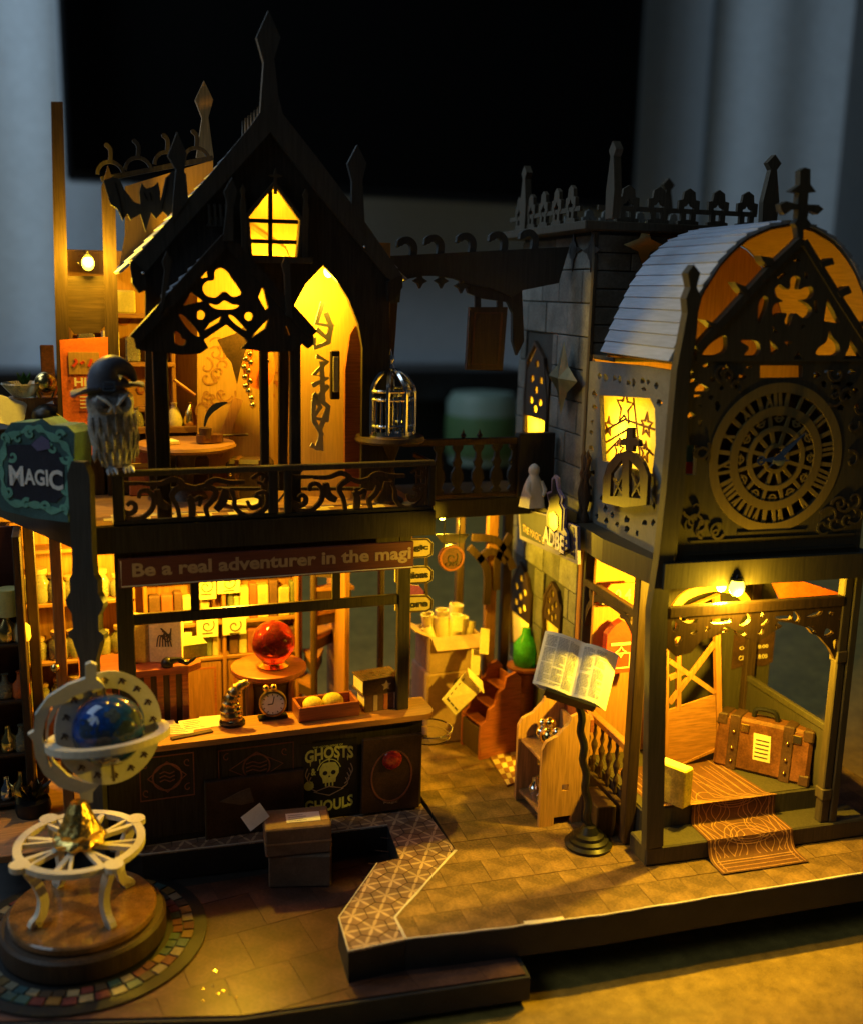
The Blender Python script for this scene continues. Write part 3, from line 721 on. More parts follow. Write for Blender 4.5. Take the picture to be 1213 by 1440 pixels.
# ---- parapet with ring cresting behind the bat, yellow lamp light put into its colour
PB4 = FY(5.2)
g = G(); g.plate(PB4, [PB4.t([(176,262), (300,225), (300,300), (212,352), (168,378), (176,330)])], .15); par = part('parapet', g, 'amber_card', shop)
g = G(); g.stroke(PB4, PB4.t([(142,252), (300,222)]), .16, .2, -.03); part('parapet_rail', g, 'black_wood', par)
for px, py in ((156,246), (195,240), (236,232), (277,226)):
    c = PB4.at(px, py); g = G(); g.stroke(PB4, [(c[0]+.42*math.cos(t), c[1]+.42*math.sin(t)) for t in [math.pi*i/12 for i in range(13)]], .12, .15, -.04)
    g.stroke(PB4, smooth_path([(c[0], c[1]+.42), (c[0]+.02, c[1]+.8), (c[0]-.16, c[1]+.98)], 4), [.14]*8+[.04], .12, -.037); part('ring_crest', g, 'black_wood', par)
# ---- tall narrow frame at the left edge with the roof lamp in it
FL = FY(4.0)
g = G(); g.plate(FL, [FL.t([(72,143), (89,143), (92,260), (96,400), (100,660), (84,660), (77,400)])], .3); lf = part('corner_frame', g, 'dark_wood', shop)
g = G(); g.plate(FL, [FL.t([(143,262), (152,232), (162,262), (170,590), (152,590)])], .3); part('frame_post', g, 'dark_wood', lf)
g = G(); g.plate(FL, [FL.t([(92,388), (152,388), (154,450), (140,468), (105,470), (94,455)])], .25, .05); part('frame_panel', g, 'dark_wood_x', lf, label='brown wooden panel under the small lamp')
g = G(); g.plate(FL, [FL.t([(84,478), (152,474), (154,640), (92,640)])], .15, -.01); fs = part('notice_board', g, 'orange_print', lf, label='red-orange lit notice board')
a = FL.at(96,495); b = FL.at(141,526)
g = G(); g.plate(FL, [[(a[0],b[1]), (b[0],b[1]), (b[0],a[1]), (a[0],a[1])]], .04, -.06); part('notice_picture', g, 'amber_card', fs)
PN = FY(3.93); g = G()
for k in range(5): g.stroke(PN, smooth_path([(a[0]+.12+.25*k, b[1]+.25+.1*(k % 2)), (a[0]+.25+.22*k, b[1]+.4), (a[0]+.2+.26*k, b[1]+.5-.1*(k % 2))], 4), .08, .03, -.015-.002*k)
part('picture_marks', g, 'red_print', fs)
g = G(); g.text(PN, 'HLAD', a[0]+.15, FL.at(100,543)[1], 1.1, .28, bold=.03)
for k in range(5): g.stroke(PN, [(a[0]+.3, FL.at(100,553+5*k)[1]), (b[0]-.2, FL.at(100,553+5*k)[1])], .04, .02, -.02)
part('lettering', g, 'cream_paper', fs)

# ---- porch gable over the balcony
FP = FY(0.15)
Z1 = lambda pts: FP.t(zm(180, 240, 4.332, pts))
outl = [(600,430), (690,520), (1130,990), (1132,1060), (1100,1085), (1065,1055), (1010,1100), (850,1108), (760,1092), (690,1085), (728,1045), (715,1022), (600,937), (465,1030), (492,1080), (440,1115), (330,1122), (240,1110), (105,1098), (50,1085), (35,1010), (280,720), (500,500)]
holes = [[(570,592), (612,618), (640,660), (695,745), (640,768), (590,735), (540,772), (480,760), (455,715), (480,675), (525,665), (530,615)],
 [(497,810), (545,818), (590,792), (640,815), (682,822), (640,845), (540,842)], circ(445, 880, 29, 12), circ(738, 888, 27, 12),
 [(313,882), (350,890), (435,990), (425,1012), (370,970)], [(575,885), (560,922), (465,978), (500,930)], [(615,882), (650,890), (725,970), (700,965), (640,920)],
 [(860,900), (840,960), (755,1018), (800,960)], [(340,822), (385,738), (460,795)], [(445,655), (485,608), (488,650)], [(290,980), (320,995), (330,1020), (355,1035), (340,1065), (290,1050)],
 [(955,1000), (965,940), (990,1005)], [(795,770), (825,700), (858,835), (840,850)]]
g = G(); g.plate(FP, [Z1(outl)]+[Z1(h if len(h) < 5 else smooth_path(h, 4, True)) for h in holes], .2); porch = part('porch_gable', g, 'black_wood', shop)
for q in ([(600,415), (40,1030)], [(610,430), (1128,1000)]):
    g = G(); g.stroke(FP, Z1(q), .34, .32, -.1+(.004 if q[0][0] > 605 else 0)); part('porch_rake', g, 'black_wood', porch)
for q in ([(630,45), (665,130), (650,185), (638,230), (640,430), (575,430), (600,215), (597,180), (583,130)], [(235,490), (262,545), (258,600), (212,850), (192,865), (222,610), (207,555)], [(955,520), (985,575), (985,640), (1000,900), (960,880), (950,640), (935,575)]):
    g = G(); g.plate(FP, [Z1(q)], .15, -.13); part('porch_finial', g, 'rake_wood', porch)
for px0, px1 in ((217,238), (409,424)):
    a = FP.at(px0, 560)[0]; b = FP.at(px1, 560)[0]; g = G(); g.box(a, b, .2, .45, 10.88, 16.5); part('porch_post', g, 'black_wood', porch)
a = FY(1.05).at(372, 560)[0]; g = G(); g.box(a-.14, a+.14, 1.0, 1.2, 10.88, 16.6); part('porch_post', g, 'black_wood', porch)
# porch roof strips, left slope
for k in range(7):
    p = FP.w(*FP.at(321-13*k, 335+12.5*k)); q = FP.w(*FP.at(308-13*k, 347.5+12.5*k))
    g = G(); vs = []
    for yy in (.22, 1.05): vs += [Vector((p.x, yy, p.z+.06)), Vector((q.x, yy, q.z+.16)), Vector((q.x, yy, q.z+.06)), Vector((p.x, yy, p.z-.03))]
    g.add(vs, [(0,1,2,3), (7,6,5,4), (0,4,5,1), (1,5,6,2), (2,6,7,3), (3,7,4,0)]); part('porch_strip', g, 'roof_strip', porch)
# little comb of vents above the porch roof
for k in range(4): g = G(); g.stroke(W0, W0.t([(294+8*k, 287), (296+8*k, 318)]), .07, .1, -.02); g.stroke(W0, W0.t([(292+8*k, 318), (298+8*k, 306), (303+8*k, 318)]), .05, .1, -.018); part('vent_slat', g, 'rake_wood', porch)
# ---- curved amber partition behind the arch, with a cut tree-like ornament
g = G(); n = 14
for i in range(n+1):
    t = i/n; x = 1.0+3.1*t; y = 3.4-1.6*math.sin(t*1.4)
    for z in (10.88, 19.6): g.v += [Vector((x, y, z)), Vector((x+.03, y+.1, z))]
for i in range(n):
    k = 4*i; g.f += [(k, k+4, k+6, k+2), (k+1, k+3, k+7, k+5), (k+2, k+6, k+7, k+3), (k, k+1, k+5, k+4)]
part('curved_partition', g, 'amber_card', shop, True)
PO = FY(1.95)
Zf = lambda pts: PO.t(zm(180, 330, 2.637, pts))
g = G(); dd = 0
for q in ([(725,250), (700,330), (760,340), (735,380), (700,350)], [(735,290), (755,340), (745,400), (695,420), (690,380)], [(700,450), (740,470), (690,520), (745,530), (685,560)], [(720,470), (725,620)], [(690,590), (745,640), (740,690), (690,680), (715,640), (690,600)], [(745,560), (690,620), (690,690), (720,740), (700,800)], [(745,640), (715,720), (720,800), (680,780)]):
    g.stroke(PO, Zf(q), .16, .1, dd); dd += .003
part('cut_ornament', g, 'light_ply', shop)
a0, a1, b0, b1 = rect(PO, 461, 492, 474, 560)
g = G(); g.box(a0, a1, 1.55, 1.7, b0, b1); sn = part('wall_plaque', g, 'dark_wood', shop)
g = G(); g.box(a0+.08, a1-.05, 1.52, 1.55, b0+.25, b1-.2, c=.01); part('plaque_card', g, 'cream_paper', sn)
# dark red door leaf at the right of the arch
PD = FY(2.0); g = G(); g.plate(PD, [PD.t([(485,690), (486,520), (493,470), (500,458), (506,480), (509,520), (508,690)])], .2); part('door_leaf', g, 'red_wood', shop)
# ================================================================== clock tower (right building)
tower = thing('clock_tower', 'gothic clock tower with pierced gable, big roman dial and open porch', 'building', T((3.4, 3.2, 0)))
random.seed(21)
def tb(name, u0, u1, v0, v1, z0, z1, mat, parent=None, c=None): return part(name, G().box(u0, u1, v0, v1, z0, z1, T, c), mat, parent or tower)
tb('lower_step', -.2, 8.2, -.12, 1.05, 0.02, .66, 'olive_wood', c=.05)
us = tb('upper_step', .15, 7.2, 1.0, 6.4, .03, 1.4, 'olive_wood', c=.05)
tb('porch_floor', .2, 7.1, 1.06, 6.3, 1.4, 1.43, 'olive_wood')
tb('back_foundation', -.1, 7.2, 6.4, 8.0, .02, 1.2, 'olive_wood')
# ---- front posts
q = [(975,372), (984,384), (979,404), (986,420), (981,440), (978,480), (969,520), (962,700), (952,760), (944,800), (938,860), (932,1190), (908,1196), (914,860), (925,790), (936,690), (951,520), (966,440), (964,420), (970,404), (966,384)]
P = TF(-.14); g = G(); g.plate(P, [P.t(q)], .35); part('corner_post', g, 'olive_wood', tower)
tb('post', -.28, .12, 1.3, 1.7, .03, 9.3, 'dark_wood'); tb('post', 6.72, 7.0, -.05, .3, .66, 9.35, 'olive_wood')
pr_ = tb('post', 6.36, 6.7, .0, .34, .66, 9.3, 'umber_wood', c=.04)
for z in (1.5, 6.4): tb('collar', 6.32, 6.72, -.04, .38, z, z+.4, 'umber_wood', pr_)
tb('post', 6.75, 7.15, 5.6, 6.0, 1.4, 9.3, 'dark_wood')
# ---- slab between the storeys
g = G(); g.plate(Pl(TO+Z_*10.15, EX, EY, Z_), [[(-.3,-.25), (7.15,-.25), (7.15,6.9), (-.55,6.9), (-.75,3.2), (-.45,.7)]], .8); part('storey_slab', g, 'olive_wood', tower)
# ---- porch beam and hanging leaf scrolls, front and left
P = TF(.02)
bm_ = tb('porch_beam', .1, 6.4, -.02, .25, 8.34, 8.68, 'dark_wood')
def leaf(pl, c, a, L, W, g, d, t=.12):
    pts = []
    for s in (1, -1):
        for i in range(6):
            k = i/5 if s > 0 else 1-i/5; x = L*k; y = s*W*math.sin(math.pi*k)**.8
            pts.append((c[0]+x*math.cos(a)-y*math.sin(a), c[1]+x*math.sin(a)+y*math.cos(a)))
    pts = [p for i, p in enumerate(pts) if i == 0 or math.hypot(p[0]-pts[i-1][0], p[1]-pts[i-1][1]) > 1e-3]
    if math.hypot(pts[0][0]-pts[-1][0], pts[0][1]-pts[-1][1]) < 1e-3: pts = pts[:-1]
    g.plate(pl, [pts], t, d)
Zl = lambda pts: P.t(zm(800, 780, 2.937, pts))
outl = P.t([(938,856), (1195,842), (1195,925), (1186,940), (1174,928), (1166,912), (1152,896), (1138,884), (1112,876), (1094,874), (1086,890), (1064,904), (1044,894), (1022,880), (1002,896), (985,902), (972,918), (950,924), (938,912)])
lh = [[(425,275), (452,288), (448,312), (428,318)], [(455,258), (500,272), (530,266), (520,284), (475,280)], [(590,268), (668,264), (664,282), (596,286)], [(702,288), (736,242), (748,270), (724,294)], [(785,236), (806,244), (796,262)], [(792,284), (818,266), (826,274), (800,298)], [(776,328), (804,304), (800,330)], [(855,256), (918,254), (912,270), (862,270)], [(930,232), (955,262), (945,282), (926,266)], [(980,256), (1042,232), (1038,250), (1000,262)], [(1070,236), (1092,240), (1078,256)], [(1112,262), (1132,292), (1122,302)], [(985,296), (1020,318), (1010,330), (1000,322)], [(1062,306), (1092,322), (1072,338), (1052,340)], [(628,308), (660,312), (640,326)], [(500,318), (520,308), (530,320), (510,332)], [(440,345), (470,340), (460,368), (440,380)], [(560,300), (585,304), (570,320)], [(850,290), (880,294), (862,308)], [(1090,360), (1110,352), (1118,390), (1100,400)], [(690,320), (720,312), (735,330), (705,340)]]
g = G(); g.plate(P, [outl]+[Zl(smooth_path(h, 4, True)) for h in lh], .16, .02)
part('leaf_scroll', g, 'dark_wood', bm_)
P = TS(-.02)
sb = tb('side_beam', -.05, .22, 1.7, 6.2, 7.72, 8.0, 'dark_wood')
g = G(); g.stroke(P, smooth_path([(1.7,5.9), (2.0,7.0), (2.8,7.55), (3.9,7.65), (5.1,7.5), (5.8,6.8), (6.1,5.9)], 7), .24, .14, .03)
for k, (c, a) in enumerate((((2.1,6.9), 2.2), ((2.6,7.3), 1.9), ((5.4,7.2), 1.1), ((5.7,6.7), .8), ((3.2,7.4), 2.6), ((4.6,7.4), .5))): leaf(P, c, a, .6, .14, g, .035+.004*k)
part('side_arch', g, 'dark_wood', sb)
tb('post', -.1, .2, 6.1, 6.45, .1, 9.35, 'warm_wood')
# left side railing: rail, sill and beaded balusters
rl = tb('side_railing', -.08, .2, 1.7, 6.1, 3.05, 3.3, 'warm_wood')
tb('sill', -.1, .22, 1.7, 6.1, .9, 1.1, 'dark_wood', rl)
bead = G().lathe([(.05,0), (.09,.1), (.04,.25), (.10,.45), (.10,.55), (.04,.7), (.12,1.0), (.12,1.1), (.04,1.3), (.09,1.5), (.05,1.7), (.08,1.85), (.06,1.95)], ID, 10)
me = mesh_from('baluster', bead, Vector(), True, mats=('dark_wood',))
for k in range(7):
    o = bpy.data.objects.new('baluster', me); COL.objects.link(o); o.parent = rl; o.location = (T((.06, 2.2+.6*k, 1.1))-ROOTLOC[tower.name])*K
tb('step_box', -1.0, -.3, 1.9, 3.4, .02, 1.15, 'dark_wood')
# ---- porch back: olive wall, orange half panel, lattice
P = TF(5.6)
a0 = P.at(1030, 900)[0]; a1 = P.at(1092, 900)[0]
tb('back_wall', -.05, a1, 5.9, 6.1, 1.2, 9.35, 'olive_wood')
P4 = TF(3.6)
pts = P4.t([(936,1085), (936,870), (1008,838), (1012,1052)])
lat = part('lattice_screen', G().stroke(P4, pts, .22, .2, 0, True), 'warm_wood', tower)
g = G(); pp4 = P4.t([(940,1082), (940,1000), (1006,978), (1008,1052)]); g.plate(P4, [pp4], .1, .05); part('lower_panel', g, 'warm_wood_x', lat)
for i, (a, b) in enumerate((((942,990), (1006,905)), ((942,930), (1006,975)), ((942,905), (985,858)), ((985,870), (1006,890)), ((955,1000), (955,870)), ((942,955), (965,945)))):
    g = G(); g.stroke(P4, P4.t([a, b]), .17, .12, .03+.004*i); part('lath', g, 'warm_wood', lat)
# arch head above the lattice and leaf panel at right, both warm orange
P5 = TF(3.0); g = G(); g.stroke(P5, smooth_path(P5.t([(945,862), (965,838), (1005,826), (1040,835), (1055,856)]), 5), .3, .12, 0); part('arch_head', g, 'warm_wood', tower)
P6 = TF(4.6); g = G(); g.plate(P6, [P6.t([(1085,818), (1130,818), (1192,838), (1100,850)])], .12); part('fretted_head', g, 'orange_print', tower)
# right side low fence
tb('right_rail', 6.8, 7.0, .6, 5.6, 3.6, 3.85, 'olive_wood'); tb('right_panel', 6.85, 6.95, .6, 5.6, 1.4, 3.6, 'olive_wood')
# opening-hours card hanging on the back wall
P = TF(5.85); a0, a1, b0, b1 = rect(P, 1032, 893, 1085, 936)
hs = thing('hours_sign', 'dark card with opening and closing times on the porch back wall', 'sign', P.w((a0+a1)/2, b0))
g = G(); g.plate(P, [[(a0,b0), (a0+.5,b0+.1), (a1-.4,b0+.02), (a1,b0+.15), (a1,b1), (a0,b1)]], .04); part('card', g, 'dark_leather', hs)
g = G(); W = a1-a0; H = b1-b0; g.text(P, 'Open : 8:00', a0+.15*W, b0+.52*H, .7*W, .13*H); g.text(P, 'Close : 18:00', a0+.15*W, b0+.24*H, .7*W, .13*H); part('lettering', g, 'cream_paper', hs)
# ---- upper storey: clock wall
P = TF(0.0); CC = (3.37, 13.25)
Zc = lambda pts: P.t(zm(780, 380, 2.801, pts))
holes = [[(CC[0]+2.02*math.cos(a), CC[1]+2.02*math.sin(a)) for a in [2*math.pi*i/48 for i in range(48)]]]
def blob(x, y, rx, ry, n=8, seed=0):
    r_ = random.Random(seed+int(x*7+y)); return [(x+rx*math.cos(2*math.pi*i/n)*r_.uniform(.55, 1.25), y+ry*math.sin(2*math.pi*i/n)*r_.uniform(.55, 1.25)) for i in range(n)]
for x, y, rx, ry in ((598,377,18,8), (672,387,16,9), (765,383,12,6), (545,436,14,8), (575,468,22,14), (560,497,18,6), (655,463,6,9), (640,535,13,16), (535,572,20,10), (572,600,10,16), (733,420,16,9), (540,405,6,14), (620,430,9,9), (690,425,10,8), (710,460,8,8), (570,535,9,5), (615,500,10,8),
                    (1030,415,14,10), (1075,400,16,8), (1120,410,12,10), (1165,400,14,8), (1060,450,14,12), (1110,440,14,14), (1160,450,14,8), (1100,490,12,14), (1150,500,14,12), (1125,540,12,16), (1185,475,12,8), (1190,540,10,14)):
    holes.append(Zc(blob(x, y, rx*1.15, ry*1.15)))
holes.append(P.t([(1068,514), (1128,514), (1128,531), (1068,532)])); holes.append(P.t([(963,626), (980,626), (978,668), (962,668)]))
g = G(); g.plate(P, [[(.2,10.15), (6.75,10.15), (6.75,16.38), (.2,16.38)]]+[h if len(h) < 7 else smooth_path(h, 2, True) for h in holes], .22); cw = part('clock_wall', g, 'olive_wood', tower)
tb('clock_backing', .9, 6.0, .30, .36, 10.3, 15.7, 'clock_back')
g = G(); g.plate(TF(.55), [TF(.55).t([(1060,510), (1136,510), (1136,540), (1060,540)])], 0); part('header_panel', g, 'amber_card', tower)
g = G(); g.plate(TF(.4), [TF(.4).t([(958,622), (985,622), (983,672), (957,672)])], .05); part('slit_picture', g, 'teal_print', cw)
g = G(); g.plate(TF(.38), [TF(.38).t([(960,650), (983,650), (982,668), (960,668)])], .02); part('slit_picture_base', g, 'red_print', cw)
# ornate sill lines under the dial
g = G(); P2 = TF(-.02)
for k, (x0, x1, z) in enumerate(((.6, 6.5, 10.75), (2.2, 4.6, 10.95), (.6, 6.5, 10.35))): g.stroke(P2, [(x0,z), (x1,z)], .07, .05, -.02)
for s in (-1, 1):
    for k in range(3): g.stroke(P2, spiral(CC[0]+s*(1.9+.45*k), 11.05+.1*k, .05, .28, 0, s*5.5, 14), .07, .05, -.024-.003*k)
part('sill_moulding', g, 'olive_wood', cw)
g = G(); r2 = random.Random(6); d = 0
for i in range(80):      # raised filigree around the dial
    x, z = r2.uniform(.45, 6.5), r2.uniform(10.9, 16.2)
    if math.hypot(x-CC[0], z-CC[1]) < 2.62 or (2.2 < x < 4.7 and z > 15.3): continue
    a = r2.uniform(0, 6.28); sg = r2.choice((-1, 1)); g = G(); g.stroke(P2, spiral(x, z, .04, r2.uniform(.22, .4), a, a+sg*5.2, 14), [.04+.004*j for j in range(15)], .05, -.022-d); d += .0008; part('filigree_scroll', g, 'umber_wood', cw)

# ---- the dial
dial = part('clock_dial', G().stroke(TF(-.02), circ(*CC, 2.18, 64), .30, .05, 0, True), 'clock_gold', tower, label='large pierced clock dial with roman numerals')
D = TF(-.01)
g = G(); g.stroke(D, circ(*CC, 1.48, 56), .27, .08, 0, True); part('inner_ring', g, 'clock_gold', dial)
g = G(); g.stroke(D, circ(*CC, .93, 40), .16, .08, .004, True); part('inner_ring', g, 'clock_gold', dial)
g = G(); g.stroke(D, circ(*CC, .40, 24), .12, .08, .006, True); part('inner_ring', g, 'clock_gold', dial)
roman = ['XII', 'I', 'II', 'III', 'IIII', 'V', 'VI', 'VII', 'VIII', 'IX', 'X', 'XI']
for h in range(12):
    a = math.pi/2 - h*math.pi/6 + rad(8); g = G(); e1 = EX*math.sin(a)-Z_*math.cos(a); e2 = EX*math.cos(a)+Z_*math.sin(a)
    L = Pl(D.w(*CC), e1, e2, -EY); x = -{'I':.09, 'V':.2, 'X':.2}['I']; tot = sum({'I':.16, 'V':.28, 'X':.28}[ch] for ch in roman[h]); x = -tot/2
    for ch in roman[h]:
        wd = {'I':.16, 'V':.28, 'X':.28}[ch]; xc = x+wd/2
        if ch == 'I': g.stroke(L, [(xc,1.58), (xc,2.08)], .10, .07, .008)
        else:
            g.stroke(L, [(xc-.09,2.16), (xc+(.0 if ch == 'V' else .09),1.6)], .085, .07, .010)
            g.stroke(L, [(xc+.09,2.16), (xc-(.0 if ch == 'V' else .09),1.6)], .05, .07, .013)
        x += wd
    part('numeral', g, 'clock_gold', dial)
for k in range(12):
    a = 2*math.pi*(k+.5)/12; g = G(); g.stroke(D, [(CC[0]+.4*math.cos(a), CC[1]+.4*math.sin(a)), (CC[0]+1.4*math.cos(a), CC[1]+1.4*math.sin(a))], .12, .06, .016); b_ = a+rad(8); g.stroke(D, [(CC[0]+1.55*math.cos(b_), CC[1]+1.55*math.sin(b_)), (CC[0]+2.1*math.cos(b_), CC[1]+2.1*math.sin(b_))], .13, .06, .017); part('spoke', g, 'clock_gold', dial)
    a += math.pi/12; g = G(); c = (CC[0]+1.24*math.cos(a), CC[1]+1.24*math.sin(a))
    g.stroke(D, circ(*c, .11, 10), .05, .06, .02, True); g.stroke(D, [(c[0]-.17*math.sin(a), c[1]+.17*math.cos(a)), (c[0]+.17*math.sin(a), c[1]-.17*math.cos(a))], .05, .06, .023); part('sign_glyph', g, 'clock_gold', dial)
H_ = TF(-.10)
g = G(); g.plate(H_, [[(CC[0]-.35,CC[1]-.30), (CC[0]+.25,CC[1]+.12), (CC[0]+.95,CC[1]+.85), (CC[0]+.10,CC[1]+.28)]], .04); part('hour_hand', g, 'silver', dial)
g = G(); g.plate(H_, [[(CC[0]+.4,CC[1]-.05), (CC[0]-.1,CC[1]+.1), (CC[0]-.8,CC[1]-.02), (CC[0]-.1,CC[1]-.1)]], .03, -.05); g.stroke(H_, circ(CC[0]-.62, CC[1]-.02, .12, 14), .05, .03, -.052, True); part('minute_hand', g, 'silver', dial)
g = G(); g.lathe([(.2,0), (.2,.1), (.08,.16)], Fr(H_.w(*CC, .0), (rad(90), 0, TA)), 14); part('hub', g, 'silver', dial, True)
# ---- gable over the clock
P = TF(-.05); Zg = lambda pts: P.t(zm(940, 230, 4.443, pts))
outl = [(795,500), (812,470), (835,470), (855,500), (1245,1130), (1245,1236), (170,1236), (170,1150), (330,990), (490,800), (640,640)]
holes = [[(790,700), (820,720), (810,785), (850,772), (890,770), (905,810), (880,845), (830,855), (870,880), (895,920), (870,960), (835,965), (790,935), (770,960), (760,1000), (740,1018), (722,985), (735,940), (690,935), (655,960), (645,915), (665,875), (710,860), (670,830), (660,790), (690,755), (735,785), (755,775), (760,720)],
 [(988,840), (1070,1000), (968,985)], [(450,1108), (545,1108), (572,1160), (540,1205), (470,1200), (500,1150)], [(1000,1040), (1022,1085), (1062,1130), (1062,1185), (1000,1200), (920,1192), (935,1150), (985,1110)], [(628,1095), (690,1165), (640,1200)], [(720,1115), (775,1112), (748,1150)], [(808,1170), (832,1222), (778,1222)], [(1132,1090), (1205,1218), (1088,1222), (1125,1150)], [(340,1075), (362,1100), (345,1180), (210,1205), (255,1130)],
 [(675,715), (720,675), (735,690), (700,720)], [(845,675), (870,690), (868,725), (850,715)], [(640,1010), (680,1050), (660,1060)], [(830,1005), (855,1010), (825,1040)], [(590,830), (620,850), (600,930), (560,1000), (560,880)], [(905,860), (925,850), (930,940), (915,930)], [(780,605), (800,595), (825,605), (805,618)]]
g = G(); g.plate(P, [Zg(outl)]+[Zg(h if len(h) < 5 else smooth_path(h, 4, True)) for h in holes], .22); gb = part('pierced_gable', g, 'olive_wood', tower)
for i, q in enumerate(([(822,480), (640,650), (170,1160)], [(842,490), (1040,815), (1250,1140)])):
    g = G(); g.stroke(P, Zg(q), .22, .3, -.08+.006*i); part('gable_rake', g, 'olive_wood', gb)
for q in ([(560,575), (640,590), (640,635), (600,640), (575,610)], [(400,740), (470,770), (490,815), (450,810), (420,775)], [(210,975), (290,1000), (300,1040), (260,1020)], [(930,615), (1010,590), (1020,630), (945,650)], [(1040,800), (1110,765), (1130,805), (1060,840)], [(1170,1000), (1215,985), (1225,1020)]):
    g = G(); g.plate(P, [Zg(q)], .4, -.1); part('crocket', g, 'olive_wood', gb)
q = [(845,25), (880,35), (880,130), (915,178), (868,185), (862,255), (930,258), (962,285), (925,318), (870,290), (860,345), (885,378), (868,402), (838,408), (835,470), (805,480), (795,400), (780,375), (800,345), (805,285), (760,290), (720,320), (700,300), (690,255), (730,235), (800,255), (808,185), (755,172), (815,130), (815,45)]
g = G(); g.plate(P, [Zg(q)], .25, -.03); part('gable_cross', g, 'olive_wood', gb)
# ---- pointed vault roof
EAVE = TS(-.28).at(948, 509)[1]; VB = TS(-.28).at(847, 497)[0]; PR = TF(.25); prof = [(-.28, EAVE)] + [(-.05, EAVE+.65), (.22, 17.45), (.6, 18.3), (1.12, 19.12), (1.8, 19.76), (2.6, 20.12), (3.4, 20.28)]
def lerp_prof(n):
    L = [0]
    for i in range(1, len(prof)): L.append(L[-1]+math.dist(prof[i], prof[i-1]))
    out = []
    for k in range(n+1):
        s = L[-1]*k/n; i = max(j for j in range(len(L)-1) if L[j] <= s+1e-9); t = (s-L[i])/(L[i+1]-L[i]); out.append((prof[i][0]+(prof[i+1][0]-prof[i][0])*t, prof[i][1]+(prof[i+1][1]-prof[i][1])*t))
    return out
pts = lerp_prof(15)
for side in (0, 1):
    for k in range(15):
        a, b = Vector(pts[k]), Vector(pts[k+1]); dd = (b-a).normalized(); nn = Vector((-dd.y, dd.x)); a2, b2 = a-dd*.02, b+dd*.06
        q = [a2+nn*.11, b2+nn*.05, b2-nn*.02, a2-nn*.02]
        if side: q = [Vector((6.8-p.x, p.y)) for p in q]
        vs = [T((p.x, .25, p.y)) for p in q]+[T((p.x, VB, p.y)) for p in q]
        g = G(); g.add(vs, [(0,1,2,3), (7,6,5,4), (0,4,5,1), (1,5,6,2), (2,6,7,3), (3,7,4,0)]); part('roof_strip', g, 'roof_strip', tower)
g = G(); inn = [(a+(.0), z-.05) for a, z in pts]; ring = [(max(a, -.2)+.06, z) for a, z in inn]+[(6.8-max(a, -.2)-.06, z) for a, z in reversed(inn[:-1])]
for a, z in ring: g.v += [T((a, .3, z)), T((a, VB-.05, z)), T((a, .3, z-.05)), T((a, VB-.05, z-.05))]
for i in range(len(ring)-1): k = 4*i; g.f += [(k, k+4, k+5, k+1), (k+2, k+3, k+7, k+6), (k, k+2, k+6, k+4), (k+1, k+5, k+7, k+3)]
part('roof_lining', g, 'roof_underside', tower, True)
tb('rear_wall', .1, 6.7, 6.5, 6.68, 10.15, 16.0, 'tan_wall'); tb('rear_leads', .1, 6.7, VB-.1, 6.7, 15.85, 16.0, 'olive_wood'); g = G(); g.plate(TF(VB-.1), [[(a, z-.12) for a, z in ring]], .1); part('rear_gable', g, 'tan_wall', tower)
tb('right_wall', 6.6, 6.78, .25, 6.5, 10.15, 15.6, 'olive_wood')
tb('chamber_floor', .3, 6.6, .4, 6.5, 10.15, 10.2, 'floor_wood')
# ---- left side wall: lace plate, star window, gate and sill
P = TS(0.0)
wall = [(819,507), (900,514), (944,521), (936,660), (929,795), (870,770), (812,742)]
hw = [(842,556), (913,560), (920,575), (921,625), (916,668), (846,648)]
lace = []
cnr = [((838,531), (925,541)), ((925,556), (916,745)), ((900,752), (836,727)), ((829,712), (834,545))]
r_ = random.Random(4)
for (a, b) in cnr:
    n = 9
    for k in range(n):
        t = (k+.5)/n; x, y = a[0]+(b[0]-a[0])*t, a[1]+(b[1]-a[1])*t
        lace.append(blob(x+r_.uniform(-2, 2), y+r_.uniform(-3, 3), r_.uniform(2.4, 3.8), r_.uniform(4, 7), 8, k))
for x, y in ((845,700), (860,725), (880,730), (895,745), (905,735), (838,690), (850,715), (915,720), (840,545), (850,540), (880,542), (905,548)):
    lace.append(blob(x, y, r_.uniform(2, 4.5), r_.uniform(3, 6), 8, int(x)))
def overlap(a, b): return not (max(p[0] for p in a)+.8 < min(p[0] for p in b) or max(p[0] for p in b)+.8 < min(p[0] for p in a) or max(p[1] for p in a)+.8 < min(p[1] for p in b) or max(p[1] for p in b)+.8 < min(p[1] for p in a))
keep = [hw]
for b in lace:
    if not any(overlap(b, q) for q in keep): keep.append(b)
g = G(); g.plate(P, [P.t(wall)]+[P.t(h) for h in keep], .16); lw = part('lace_wall', g, 'grey_lace', tower)
tb('lace_backing', .30, .36, .4, 6.6, 10.15, 12.2, 'clock_back')
g = G(); P3 = TS(.34); q = P3.t([(836,548), (926,548), (926,672), (840,660)]); g.plate(P3, [q], 0); sw = part('star_window', g, 'amber_panel', tower, label='bright yellow window panel with cut stars')
P3 = TS(.28); g = G(); d = 0
for px, py, r in ((877,573,.62), (854,600,.34), (907,598,.40), (868,632,.36), (905,636,.34)):
    c = P3.at(px, py); g.stroke(P3, star(*c, r, 5, .42), .09, .04, d, True); d += .004
for a, b in (((848,606), (876,590)), ((876,590), (918,604)), ((850,622), (880,604)), ((880,604), (916,640)), ((888,560), (898,650)), ((847,640), (870,616))): g.stroke(P3, P3.t([a, b]), .07, .04, d); d += .004
part('star_tracery', g, 'warm_wood', sw)
P4 = TS(-.42); Zw = lambda pts: P4.t(zm(780, 380, 2.801, pts))
g = G(); arch = [(185,915), (188,820), (205,765), (240,725), (275,712), (315,722), (345,755), (365,810), (358,925), (270,935)]
